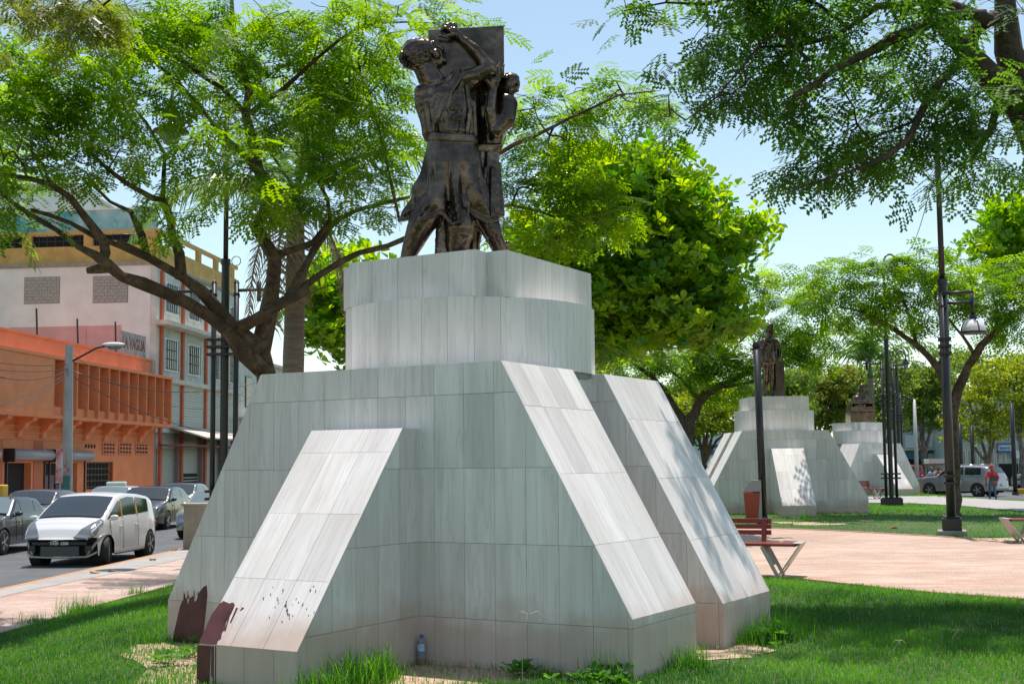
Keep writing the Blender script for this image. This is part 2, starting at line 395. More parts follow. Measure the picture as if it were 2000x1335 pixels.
# left street, kerb and sidewalk
def kx(y): return -8.45 + .030 * (y - 20) + .00042 * (y - 20) ** 2   # kerb line
ys = list(np.arange(2, 60, 2)) + [75, 95, 130, 200, 400]
SD = (.1034, .9946)
FX = lambda y: -23.8 + .104 * (y - 60)           # orange facade line
drape('street', [(kx(y) if y < 60 else kx(60) + .104 * (y - 60), y) for y in ys] + [(40, 400), (-60, 400)] + [(FX(y) + 3.0, y) for y in (200, 95, 60, 30, 2)], ASPHALT, ROAD_Z, 4.0, zf=lambda x, y: 0 * x)
drape('far_sidewalk', [(FX(y) + 3.0, y) for y in (2, 60, 130, 200)] + [(FX(y) - 2.0, y) for y in (200, 130, 60, 2)], PAVE2, -.33, 6, zf=lambda x, y: 0 * x, skirt=.15)
walk = [(kx(y) + .15, y) for y in np.arange(2, 60, 2)]
lawn_edge = [(-6.7, 2), (-6.55, 8), (-6.4, 12)] + [xy(Gt(*p)) for p in [(0, 1238), (90, 1213), (180, 1186), (250, 1166), (330, 1146)]] + [(-5.6, 24), (-5.4, 30), (-5.0, 40), (-4, 58)]
drape('sidewalk', walk + lawn_edge[::-1], PAVE2, .016, 1.0)
drape('sidewalk_concrete_band', [(kx(y) + .152, y) for y in np.arange(2, 60, 2)] + [(kx(y) + (.62 + .5 * sm(19, 27, y)), y) for y in np.arange(58, 0, -2)], mat('grey_concrete_band', (.33, .31, .29), .92, var=.12, scale=1.5), .021, 1.0)
YEL = mat('worn_yellow_kerb_paint', (.50, .24, .055), .85, col2=(.42, .21, .15), scale=2.2, detail=12)
def street_kerb():
    L = []; fs = []; yy = list(np.arange(2, 60, 1.0))
    for y in yy:
        x = kx(y); z = float(g(x, y))
        for a, b in ((-.0, ROAD_Z - .1), (.0, z + .0), (.02, z + .022), (.155, z + .022), (.155, z - .1)): L.append((x + a, y, b))
    for i in range(len(yy) - 1):
        for k in range(4): a = i * 5 + k; fs.append((a, a + 1, a + 6, a + 5))
    mb = MB(); mb.add(L, fs); tag(mb.build('street_kerb', YEL, clean=True), kind='structure')
street_kerb()
# right-hand street beyond the path
drape('side_street', [(24.5, 61.5), (36, 60.7), (60, 60.5), (80, 95), (30, 100), (16, 88), (16.5, 78), (20, 72), (22.7, 66)], ASPHALT, -.385, 50, zf=lambda x, y: 0 * x)
YEL2 = mat('yellow_painted_kerb', (.62, .33, .03), .7, var=.1, scale=3)
for k_, (ax, ay, bx, by, hh, lab) in enumerate(((20.3, 74.5, 25.8, 73.2, .32, 'short yellow kerb block left of the silver car'), (30.5, 76, 44, 74.5, .34, 'long yellow kerb behind the silver car at the right edge'))):
    mb = MB(); a = Vector((ax, ay, -.4)); b = Vector((bx, by, -.4)); mb.bar(a + Vector((0, 0, hh / 2)), b + Vector((0, 0, hh / 2)), .5, hh)
    tag(mb.build('yellow_kerb', YEL2, bevel=.03), lab, 'kerb')

# ------------------------------------------------------------------ the stepped marble monument
SB, SV = .2875, .6
def tile_face(parent, o, ux, uy, poly, x0, y0, store, w=SB, h=SV, uvang=0):
    """slabs clipped to a polygon of the plane o + x*ux + y*uy; ux x uy points outwards"""
    o, ux, uy = Vector(o), Vector(ux).normalized(), Vector(uy).normalized(); nn = ux.cross(uy)
    xs = [p[0] for p in poly]; ys_ = [p[1] for p in poly]
    i0 = math.floor((min(xs) - x0) / w); i1 = math.ceil((max(xs) - x0) / w); j0 = math.floor((min(ys_) - y0) / h); j1 = math.ceil((max(ys_) - y0) / h)
    gap = .0014
    for i in range(i0, i1):
        for j in range(j0, j1):
            ax, bx, ay, by = x0 + i * w + gap, x0 + (i + 1) * w - gap, y0 + j * h + gap, y0 + (j + 1) * h - gap
            q = [(ax, ay), (bx, ay), (bx, by), (ax, by)]
            n_ = len(poly)
            for k in range(n_):
                p1, p2 = poly[k], poly[(k + 1) % n_]; ex, ey = p2[0] - p1[0], p2[1] - p1[1]
                q = clip_poly(q, -ey, ex, ey * p1[0] - ex * p1[1])
                if len(q) < 3: break
            if len(q) < 3: continue
            ar = abs(sum(q[k][0] * q[(k + 1) % len(q)][1] - q[(k + 1) % len(q)][0] * q[k][1] for k in range(len(q)))) / 2
            if ar < .0006: continue
            pr = random.uniform(0, .0018)
            A = [o + ux * p[0] + uy * p[1] + nn * pr for p in q]; B = [p - nn * .022 for p in A]; m_ = len(q)
            me = bpy.data.meshes.new('tile'); me.from_pydata([tuple(p) for p in A + B], [], [tuple(range(m_))] + [(k, m_ + k, m_ + (k + 1) % m_, (k + 1) % m_) for k in range(m_)])
            uvl = me.uv_layers.new(name='UVMap'); vuv = q + q
            for lp in me.loops: uvl.data[lp.index].uv = vuv[lp.vertex_index]
            me.update()
            t = link('tile', me, MARBLE, parent); store.append((ar, t))
def slab_shape(L1, L2, T, h1, h2, zt, e_=0):
    """front outline (x,z) of a slab: vertical foot, sloping ends"""
    return [(-L1 + e_, 0), (L2 - e_, 0), (L2 - e_, h2 - e_ * .4), (T - e_ * 1.1, zt - e_), (-T + e_ * 1.1, zt - e_), (-L1 + e_, h1 - e_ * .4)]
def monument(name, label, loc, rz):
    t = empty(name, label, 'monument', loc, rz); store = []
    L, T, ZT, HS = 2.38, 1.263, 2.443, .387
    A0, A1, B0, B1 = 0.0, 1.238, 1.858, 3.105
    BW, BP, BPT, BZ, BH = .472, 1.548, .245, 1.916, .299
    zr = .387
    core = MB(); e_ = .02
    for y0, y1, hr in ((A0, A1, .456), (B0, B1, HS)):
        core.prism(slab_shape(L, L, T, HS, hr, ZT, e_), (0, y0 + e_, 0), (1, 0, 0), (0, 0, 1), (0, y1 - y0 - 2 * e_, 0))
    core.box(-1.12, 1.12, A1 - e_, B0 + e_, 0, ZT - .06)
    for sgn, yy in ((-1, A0), (1, B1)):
        pr = [(0, 0), (BP - e_, 0), (BP - e_, BH - e_ * .5), (BPT - e_ * .5, BZ - e_), (0, BZ - e_)]
        core.prism(pr, (-BW + e_, yy - sgn * .03, 0), (0, sgn, 0), (0, 0, 1), (2 * BW - 2 * e_, 0, 0))
    yc = 1.549; RD, ZD, ZK = 1.192, 3.069, 3.479
    core.lathe([(RD - e_, ZT - .05), (RD - e_, ZD - e_)], (0, yc, 0), 48)
    core.box(-.69 + e_, .69 - e_, yc - 1.007 + e_, yc + 1.007 - e_, ZD - .03, ZK - e_)
    core.box(-.895 + e_, .895 - e_, yc - .818 + e_, yc + .818 - e_, ZD - .03, ZK - e_ * 1.3)
    core.build('core', M['grout'], t, clean=True)
    X, Y, Z = Vector((1, 0, 0)), Vector((0, 1, 0)), Vector((0, 0, 1))
    x0 = .905
    for y0, y1, hr, vis in ((A0, A1, .456, 1), (B0, B1, HS, 1)):
        fr = slab_shape(L, L, T, HS, hr, ZT)
        tile_face(t, (0, y0, 0), X, Z, fr, x0, zr - SV, store)
        tile_face(t, (0, y1, 0), -X, Z, [(-p[0], p[1]) for p in fr][::-1], x0, zr - SV, store, h=.6, w=.575)
        for sg, hh in ((1, hr), (-1, HS)):
            ln = math.hypot(L - T, ZT - hh); dv = Vector((-(L - T) * sg, 0, ZT - hh)).normalized(); dy = y1 - y0
            if sg > 0:
                tile_face(t, (L, y0, 0), Y, Z, [(0, 0), (dy, 0), (dy, hh), (0, hh)], 0.0, zr - SV, store, w=dy / 4)
                tile_face(t, (L, y0, hh), Y, dv, [(0, 0), (dy, 0), (dy, ln), (0, ln)], 0.0, 0.0, store, w=dy / 4, h=.62)
            else:
                tile_face(t, (-L, y1, 0), -Y, Z, [(0, 0), (dy, 0), (dy, hh), (0, hh)], 0.0, zr - SV, store, w=dy / 4)
                tile_face(t, (-L, y1, hh), -Y, dv, [(0, 0), (dy, 0), (dy, ln), (0, ln)], 0.0, 0.0, store, w=dy / 4, h=.62)
        tile_face(t, (-T, y0, ZT), X, Y, [(0, 0), (2 * T, 0), (2 * T, y1 - y0), (0, y1 - y0)], 0, 0, store, w=.63, h=y1 - y0)
    for sg, yy in ((1, A0), (-1, B1)):       # buttresses
        XX, YY = X * sg, Y * sg               # XX: right seen from the front, YY: inwards
        oo = Vector((0, yy, 0))
        side = [(0, 0), (BP, 0), (BP, BZ), (BP - BPT, BZ), (0, BH)]
        tile_face(t, oo + XX * BW - YY * BP, YY, Z, side, BP % SB, zr - SV, store)
        tile_face(t, oo - XX * BW, -YY, Z, [(0, 0), (BP, 0), (BP, BH), (BPT, BZ), (0, BZ)], 0, zr - SV, store)
        tile_face(t, oo - XX * BW - YY * BP, XX, Z, [(0, 0), (2 * BW, 0), (2 * BW, BH), (0, BH)], .17, zr - SV, store, w=.28)
        ln = math.hypot(BP - BPT, BZ - BH); dv = (YY * (BP - BPT) + Z * (BZ - BH)).normalized()
        tile_face(t, oo - XX * BW - YY * BP + Z * BH, XX, dv, [(0, 0), (2 * BW, 0), (2 * BW, ln), (0, ln)], .0, -.03, store, w=.315, h=.62)
        tile_face(t, oo - XX * BW - YY * BPT + Z * BZ, XX, YY, [(0, 0), (2 * BW, 0), (2 * BW, BPT), (0, BPT)], 0, 0, store, w=.472, h=.6)
    # recess walls
    tile_face(t, (1.14, A1, 0), Y, Z, [(0, 0), (B0 - A1, 0), (B0 - A1, ZT - .04), (0, ZT - .04)], 0, zr - SV, store, w=.31)
    tile_face(t, (-1.14, B0, 0), -Y, Z, [(0, 0), (B0 - A1, 0), (B0 - A1, ZT - .04), (0, ZT - .04)], 0, zr - SV, store, w=.31)
    # drum: one slab per facet
    nd = 32
    for k in range(nd):
        a0 = 2 * math.pi * k / nd; a1 = 2 * math.pi * (k + 1) / nd
        p0 = Vector((RD * math.cos(a0), yc + RD * math.sin(a0), ZT)); p1 = Vector((RD * math.cos(a1), yc + RD * math.sin(a1), ZT))
        wd = (p1 - p0).length
        tile_face(t, p0, (p1 - p0), Z, [(0, 0), (wd, 0), (wd, ZD - ZT), (0, ZD - ZT)], 0, 0, store, w=wd, h=1)
    capm = MB(); capm.lathe([(RD - .004, ZD - .012), (RD - .004, ZD - .001)], (0, yc, 0), 32); 
    cap = capm.build('drum_cap', MARBLE, t)
    pl = [(-.69, -1.007), (.69, -1.007), (.69, -.818), (.895, -.818), (.895, .818), (.69, .818), (.69, 1.007), (-.69, 1.007), (-.69, .818), (-.895, .818), (-.895, -.818), (-.69, -.818)]
    for k in range(12):
        a = Vector((pl[k][0], pl[k][1] + yc, ZD)); b = Vector((pl[(k + 1) % 12][0], pl[(k + 1) % 12][1] + yc, ZD)); wd = (b - a).length
        nt = max(1, round(wd / .27))
        tile_face(t, a, b - a, Z, [(0, 0), (wd, 0), (wd, ZK - ZD), (0, ZK - ZD)], 0, 0, store, w=wd / nt, h=1)
    tile_face(t, (-.69, yc - 1.007, ZK), X, Y, [(0, 0), (1.38, 0), (1.38, 2.014), (0, 2.014)], 0, 0, store, w=.69, h=.5)
    for sx in (-1, 1):
        x_ = -.895 if sx < 0 else .69
        tile_face(t, (x_, yc - .818, ZK), X, Y, [(0, 0), (.205, 0), (.205, 1.636), (0, 1.636)], 0, 0, store, w=.205, h=.6)
    return t, store
def keep300(t, store):
    """beyond 300 slabs, the smallest and the rear ones are joined into one part"""
    mw = t.matrix_world
    bpy.context.view_layer.update(); mw = t.matrix_world
    def score(it):
        ar, o = it; me = o.data; c = mw @ (sum((v.co for v in me.vertices), Vector()) / len(me.vertices)); nn = mw.to_3x3() @ me.polygons[0].normal
        face = nn.dot((CAMLOC - c).normalized()); return ar * max(face, 0) + ar * 1e-3
    st = sorted(store, key=score, reverse=True); rest = st[298:]
    if not rest: return
    bm = bmesh.new()
    for _, o in rest: bm.from_mesh(o.data)
    me = bpy.data.meshes.new('tile_remainder'); bm.to_mesh(me); bm.free()
    r = link('tile_remainder', me, MARBLE, t); r['kind'] = 'stuff'
    for _, o in rest: bpy.data.objects.remove(o)
MZ = R(-30.3); MLOC = (-1.179, 10.619, 0)
mon1, st1 = monument('monument', 'large grey marble stepped pedestal in the foreground under the two bronze carriers', MLOC, MZ)
keep300(mon1, st1)
mon2 = copy_tree(mon1); mon2.location = (8.0, 36.75, .12); mon2.rotation_euler.z = 0
mon2['label'] = 'grey marble pedestal in the lawn under the standing bronze man, behind the litter bin'
mon3 = copy_tree(mon1); mon3.location = (17.6, 60, .06); mon3.rotation_euler.z = R(26)
mon3['label'] = 'farthest grey marble pedestal carrying the seated bronze figure, behind a bench'
for m_ in (mon1, mon2, mon3): m_['group'] = 'marble monument pedestals'
bpy.context.view_layer.update()
MW = mon1.matrix_world.copy()
# stains of spilled paint on the near monument
def on_face(px, py, o, nn, off=.0045):
    n_ = (MW.to_3x3() @ Vector(nn)).normalized(); oo = MW @ Vector(o)
    return MW.inverted() @ (PL(px, py, oo, n_) + n_ * off)
def stain(pts, o, nn, name='paint_stain'):
    v = [on_face(px, py, o, nn) for px, py in pts]; v += [p - Vector(nn).normalized() * .003 for p in v]; n_ = len(pts)
    mb = MB(); mb.add(v, [tuple(range(n_))] + [(k, n_ + k, n_ + (k + 1) % n_, (k + 1) % n_) for k in range(n_)])
    ob = mb.build(name, M['stain'], mon1); bm = bmesh.new(); bm.from_mesh(ob.data); bmesh.ops.triangulate(bm, faces=[f for f in bm.faces if len(f.verts) > 4]); bm.to_mesh(ob.data); bm.free(); return ob
stain([(331, 1271), (340, 1235), (347, 1205), (352, 1183), (357, 1172), (361, 1166), (365, 1167), (366, 1175), (368, 1181), (371, 1166), (378, 1165), (380, 1175), (384, 1172), (390, 1155), (398, 1145), (404, 1142), (405, 1160), (402, 1195), (398, 1230), (392, 1262), (385, 1276), (360, 1273)], (0, 0, 0), (0, -1, 0))
BO = (-.472, -1.548, 0)
sl_n = Vector((0, -(1.916 - .299), 1.548 - .245)).normalized(); slo = (0, -1.548, .299)
stain([(389, 1255), (400, 1230), (414, 1200), (428, 1180), (437, 1173), (448, 1178), (456, 1176), (459, 1181), (452, 1192), (447, 1205), (442, 1215), (440, 1228), (434, 1234), (432, 1246), (426, 1250), (424, 1257), (416, 1257), (411, 1257.5)], slo, sl_n)
stain([(386, 1259), (412, 1260.5), (411, 1290), (409, 1335), (405, 1380), (400, 1380), (399, 1345), (397, 1380), (384, 1380)], (0, -1.548, 0), (0, -1, 0))
for q in ([(416, 1261), (418, 1261), (417, 1375), (415.5, 1375)], [(421, 1261), (422.5, 1261), (422, 1350), (420.5, 1350)], [(413.5, 1261), (415, 1261), (414.5, 1320), (413, 1320)]): stain(q, (0, -1.548, 0), (0, -1, 0), 'paint_drip')
for q in ([(448, 1200), (450, 1200), (441, 1232), (439, 1232)], [(462, 1186), (465, 1187), (452, 1215), (450, 1214)], [(474, 1185), (477, 1187), (469, 1192)]): stain(q, slo, sl_n, 'paint_drip')
random.seed(3)
for k in range(34):
    cx, cy = random.gauss(563, 26), random.gauss(1185, 17)
    if cy > 1240: continue
    s_ = random.uniform(.5, 1.5); stain([(cx, cy), (cx + s_, cy - s_), (cx + s_ * 1.3, cy + s_ * .3), (cx + .2, cy + s_ * random.uniform(1, 5)), (cx - s_ * .4, cy + s_)], slo, sl_n, 'paint_spot')
random.seed(11)
for k in range(16):
    cx = random.uniform(436, 462); cy = 1178 + (cx - 436) * .3 + random.uniform(0, 40) * ((462 - cx) / 26); ln = random.uniform(6, 34); stain([(cx, cy), (cx + .9, cy), (cx + .6 - ln * .42, cy + ln), (cx - ln * .42, cy + ln)], slo, sl_n, 'paint_drip')
for k in range(9):
    cx = random.uniform(356, 404); cy = random.uniform(1146, 1168) if cx > 385 else 1168; ln = random.uniform(5, 16); stain([(cx, cy), (cx + .6, cy - ln), (cx + 1.2, cy - ln), (cx + 1.8, cy)], (0, 0, 0), (0, -1, 0), 'paint_drip')
# ------------------------------------------------------------------ trees
def T_bipinnate(npin=4, nlf=6, L=.30, seg=.13, lw=.016, ll=.034):
    """a twice-divided leaf: pairs of pinnae carrying small oval leaflets (one quad each)"""
    q = []
    for i in range(npin):
        y = L * (.28 + .72 * i / max(1, npin - 1)); z = -.35 * y * y / L
        for s in (-1, 1):
            ang = R(62 - 9 * i); pl = seg * (1.0 - .06 * abs(i - npin * .45))
            d = np.array([s * math.sin(ang), math.cos(ang), -.25]); d /= np.linalg.norm(d); perp = np.array([-d[1], d[0], 0]); perp /= np.linalg.norm(perp)
            for k in range(nlf):
                t = pl * (.18 + .82 * k / (nlf - 1)); b = np.array([0, y, z]) + d * t + np.array([0, 0, -.6 * t * t])
                for s2 in (-1, 1):
                    e = perp * s2 * .93 + d * .38; e /= np.linalg.norm(e); w_ = d * lw * .5; sc = .8 + .35 * k / nlf
                    dz = np.array([0, 0, -.12])
                    q.append([b, b + e * ll * sc * .55 + w_ * sc + dz * ll * .3, b + (e + dz) * ll * sc, b + e * ll * sc * .55 - w_ * sc + dz * ll * .3])
    return np.array(q)
def T_rosette(n=8, L=.24, W=.115):
    q = []
    for i in range(n):
        a = 2 * math.pi * i / n + .3 * (i % 2); up = .35 + .5 * (i % 3) / 2
        d = np.array([math.cos(a), math.sin(a), up]); d /= np.linalg.norm(d); s = np.array([-math.sin(a), math.cos(a), 0])
        l_ = L * (.8 + .2 * (i % 2)); z = np.array([0, 0, 1.])
        p0 = d * .02; p1 = d * l_ * .55; p2 = d * l_ - z * l_ * .10; wv = s * W / 2
        up_ = z * W * .13
        q.append([p0, p1 + wv * .85 + up_, d * l_ * .82 + wv * .75 - z * l_ * .03 + up_, p2]); q.append([p0, p2, d * l_ * .82 - wv * .75 - z * l_ * .03 + up_, p1 - wv * .85 + up_])
    return np.array(q)
def T_spray(n=7, L=.2, ll=.09, lw=.05, seed=1):
    r = np.random.default_rng(seed); q = []
    for i in range(n):
        a = r.uniform(0, 2 * math.pi); c = np.array([math.cos(a), math.sin(a), r.uniform(-.5, .6)]) * L * r.uniform(.1, 1)
        d = r.normal(size=3); d /= np.linalg.norm(d); s = np.cross(d, r.normal(size=3)); s /= np.linalg.norm(s)
        q.append([c - d * ll / 2, c + s * lw / 2, c + d * ll / 2, c - s * lw / 2])
    return np.array(q)
def place(T, pos, dirs, scale, roll):
    """instances of leaf template T (K,4,3): local +Y along dirs, local Z roughly up"""
    N = len(pos); dirs = dirs / np.linalg.norm(dirs, axis=1, keepdims=True)
    up = np.tile([0, 0, 1.], (N, 1)) + roll
    x = np.cross(dirs, up); x /= np.linalg.norm(x, axis=1, keepdims=True) + 1e-9; z = np.cross(x, dirs)
    Rm = np.stack([x, dirs, z], 2) * scale[:, None, None]
    K = T.shape[0]; V = np.einsum('nij,kj->nki', Rm, T.reshape(-1, 3)) + pos[:, None, :]
    return V.reshape(-1, 3), K
def crown_mesh(name, T, pos, dirs, scale, roll, rnd, m, parent):
    V, K = place(T, pos, dirs, scale, roll); n = len(V) // 4
    att = np.clip(np.repeat(rnd, K * 4) + np.repeat(rng.normal(0, .06, n), 4), 0, 1)
    return npmesh(name, V, np.arange(n * 4).reshape(-1, 4), m, parent, {'rnd': att})
def grow(limbs, pts, step=.3, wob=.05, r0=.006, pw=.46, seed=1):
    """hand-placed limbs plus twigs that reach every foliage point; returns trunk mesh builder"""
    r_ = np.random.default_rng(seed); nodes = []; mb = MB()
    for L in limbs:
        p = [Vector(a[0]) for a in L]; rad = [a[1] for a in L]; out = []; ro = []
        for i in range(len(p) - 1):
            n_ = max(1, int((p[i + 1] - p[i]).length / step))
            for k in range(n_):
                t = k / n_; 
                p0 = p[max(i - 1, 0)]; p3 = p[min(i + 2, len(p) - 1)]
                q = .5 * ((2 * p[i]) + (-p0 + p[i + 1]) * t + (2 * p0 - 5 * p[i] + 4 * p[i + 1] - p3) * t * t + (-p0 + 3 * p[i] - 3 * p[i + 1] + p3) * t ** 3)
                out.append(q); ro.append(rad[i] * (1 - t) + rad[i + 1] * t)
        out.append(p[-1]); ro.append(rad[-1])
        for k, q in enumerate(out):
            a = ro[k] * .22; out[k] = q + Vector(r_.normal(0, a, 3)); ro[k] *= 1 + .10 * r_.normal()
        mb.tube(out, ro, 10)
        nodes += [tuple(q) for q in out[max(1, len(out) // 6):]]
    N0 = len(nodes); cap = N0 + len(pts) * 4 + 10; A = np.zeros((cap, 3)); A[:N0] = nodes; par = np.full(cap, -1); cnt = np.zeros(cap); n = N0
    base = A[:N0]; d0 = np.array([np.min(((base - q) ** 2).sum(1)) for q in pts]); tips = np.zeros(len(pts), int)
    for ix in np.argsort(d0):
        q = pts[ix]; dd = ((A[:n] - q) ** 2).sum(1); dd[N0:n] *= 1.25
        j = int(np.argmin(dd)); a = A[j]; Lg = math.sqrt(((a - q) ** 2).sum()); k_ = 3 if Lg > .5 else 2; last = j
        mid = (a + q) / 2 + np.array([0, 0, -.08 * Lg if a[2] < q[2] else .08 * Lg]) + r_.normal(0, wob * Lg, 3)
        for t in np.linspace(0, 1, k_ + 1)[1:]:
            A[n] = (1 - t) ** 2 * a + 2 * t * (1 - t) * mid + t * t * q; par[n] = last; last = n; n += 1
        tips[ix] = last
    for i in range(n - 1, N0 - 1, -1):
        cnt[i] += 1 if cnt[i] == 0 else 0
        if par[i] >= N0: cnt[par[i]] += cnt[i]
    idx = np.arange(N0, n); rad = np.minimum(r0 * np.maximum(cnt, 1) ** pw, .07)
    a = A[par[idx]]; b = A[idx]; ra = np.where(par[idx] >= N0, rad[par[idx]], rad[idx] * 1.15); rb = rad[idx]
    d = b - a; d /= np.linalg.norm(d, axis=1, keepdims=True) + 1e-9; u = np.cross(d, [.31, .17, .93]); u /= np.linalg.norm(u, axis=1, keepdims=True) + 1e-9; v = np.cross(d, u)
    VV = []; 
    for c_, rr in ((a, ra), (b, rb)):
        for k in range(4):
            t = math.pi / 2 * k; VV.append(c_ + (u * math.cos(t) + v * math.sin(t)) * rr[:, None])
    VV = np.stack(VV, 1).reshape(-1, 3); base_ = np.arange(len(idx))[:, None, None] * 8
    q = np.array([[k, (k + 1) % 4, 4 + (k + 1) % 4, 4 + k] for k in range(4)])[None]; FF = (base_ + q).reshape(-1, 4)
    tipdir = A[tips] - A[np.maximum(par[tips], 0)]
    return mb, VV, FF, tipdir
def pad_pts(pads, dens=1.0, seed=1, shell=0):
    r_ = np.random.default_rng(seed); out = []
    for pd in pads:
        px, py, d, rx, ry, rd, n = pd; c = np.array(P(px, py, d)); n = max(1, int(n * dens)); v = r_.normal(size=(n, 3)); v /= np.linalg.norm(v, axis=1, keepdims=True)
        v *= (r_.uniform(shell, 1, (n, 1))) ** (1 / 2.2); out.append(c + v * np.array([rx * d / 2441, rd, ry * d / 2441]))
    return np.concatenate(out)
def tree(name, label, limbs, pts, T, m, bark, per=3, size=1.0, spread=.12, droop=-.15, seed=1, lo=0., hi=1., center=None, cat='tree', r0=.006, group=None):
    r_ = np.random.default_rng(seed); z0 = limbs[0][0][0]; root = empty(name, label, cat, tuple(z0), group=group)
    inv = Vector(z0); L2 = [[(Vector(p) - inv, r) for p, r in L] for L in limbs]; pts = pts - np.array(inv)
    mb, VV, FF, td = grow(L2, pts, seed=seed, r0=r0)
    k = len(mb.v); allv = np.concatenate([np.array([tuple(v) for v in mb.v]), VV]) if len(VV) else np.array(mb.v)
    me = bpy.data.meshes.new('trunk'); me.from_pydata(allv.tolist(), [], mb.f + [tuple(int(i) + k for i in f) for f in FF])
    o = link('trunk', me, bark, root, True)
    N = len(pts); pos = np.repeat(pts, per, 0) + r_.normal(0, spread * .5, (N * per, 3)) * [1, 1, .5]
    out = np.repeat(td, per, 0); out /= np.linalg.norm(out, axis=1, keepdims=True) + 1e-9
    az = r_.uniform(0, 2 * math.pi, N * per); dirs = np.stack([np.cos(az), np.sin(az), np.full(N * per, droop) + r_.normal(0, .22, N * per)], 1) + out * .55
    tone = np.repeat(r_.uniform(lo, hi, N), per) + r_.normal(0, .12, N * per)
    crown_mesh('crown', T, pos, dirs, size * r_.uniform(.75, 1.25, N * per), r_.normal(0, .35, (N * per, 3)), np.clip(tone, 0, 1), m, root)
    return root
def LB(d0, *pts):
    """limb from photo pixels: (px, py, radius[, distance])"""
    out = []
    for p in pts:
        d0 = p[3] if len(p) > 3 else d0; out.append((P(p[0], p[1], d0), p[2]))
    return out
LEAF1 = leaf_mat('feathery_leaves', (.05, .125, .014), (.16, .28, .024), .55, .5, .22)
LEAF2 = leaf_mat('dark_green_leaves', (.035, .10, .018), (.09, .20, .026), .45, .55, .2)  # darker green leaves of the overhanging tree
LEAF3 = leaf_mat('almond_leaves', (.045, .17, .014), (.26, .40, .020), .48, .3, .5)
LEAF4 = leaf_mat('yellow_green_leaves', (.08, .14, .015), (.26, .31, .03), .45)
LEAF5 = leaf_mat('dark_background_leaves', (.05, .11, .016), (.15, .22, .035), .48)
LEAF6 = leaf_mat('olive_leaves', (.06, .10, .014), (.17, .20, .025), .45)
# --- the big spreading tree behind the monument, left
def pads1(L, d, rd, k=.0042):
    return [(a, b, d + (a - 500) * 0 + dd, rx, ry, rd, max(3, rx * ry * k)) for a, b, rx, ry, dd in [(p + (0,))[:5] for p in L]]
PA = [(60,130,90,40,-3),(150,105,80,26,-3),(30,200,70,40,-3),(130,185,90,36,-2.5),(215,170,60,26,-2),(60,265,80,30,-2.5),(170,262,85,26,-2),(250,240,50,16,-2),(95,325,90,24,-2),(25,385,55,24,-2.5),(15,430,35,16,-2.5),(200,310,70,18,-1.5),(280,300,55,16,-1.5),
      (330,70,110,36,-1),(280,30,100,26,-1),(420,40,100,34,0),(520,60,90,34,0),(390,120,85,30,0),(480,130,80,30,1),(600,70,80,34,1),(580,140,80,30,1),(680,100,80,30,1),(640,170,80,30,1),(725,170,70,34,1.5),(560,220,80,28,0),(660,240,85,30,1),(750,245,60,34,1.5),(480,200,60,24,-1),
      (430,290,55,20,-1),(360,315,50,14,-1),(305,400,45,18,-1),(318,448,38,14,-1),(480,372,60,18,-1.2),(520,340,70,22,-.8),(570,385,70,28,0),(620,320,80,30,.5),(700,320,70,30,1),(770,330,45,34,1.5),(645,400,60,24,.5),(740,400,60,20,1),
      (700,30,80,22,0),(620,15,80,16,0),(830,25,80,22,-1),(900,20,45,12,-1),(780,60,40,14,0),(240,90,60,20,-2),(300,190,70,24,-1),(380,210,60,22,-1),(10,300,40,30,-3),(745,95,50,20,.5),(780,140,40,30,1.5),(40,215,60,26,0),(-120,250,110,60,0),(-60,330,60,30,-1.5)]
PB = [(1050,195,60,16),(1110,215,70,20),(1190,180,80,20),(1250,195,60,16),(1290,190,25,9),(1020,240,55,20),(1100,262,60,20),(1160,255,40,14),(1030,310,60,22),(1085,352,85,24),(1160,372,80,24),(1060,412,70,24),(1140,432,80,24),(1010,362,40,26),(1210,425,55,20),(1080,470,60,20),(1000,440,30,26),(990,200,40,20)]
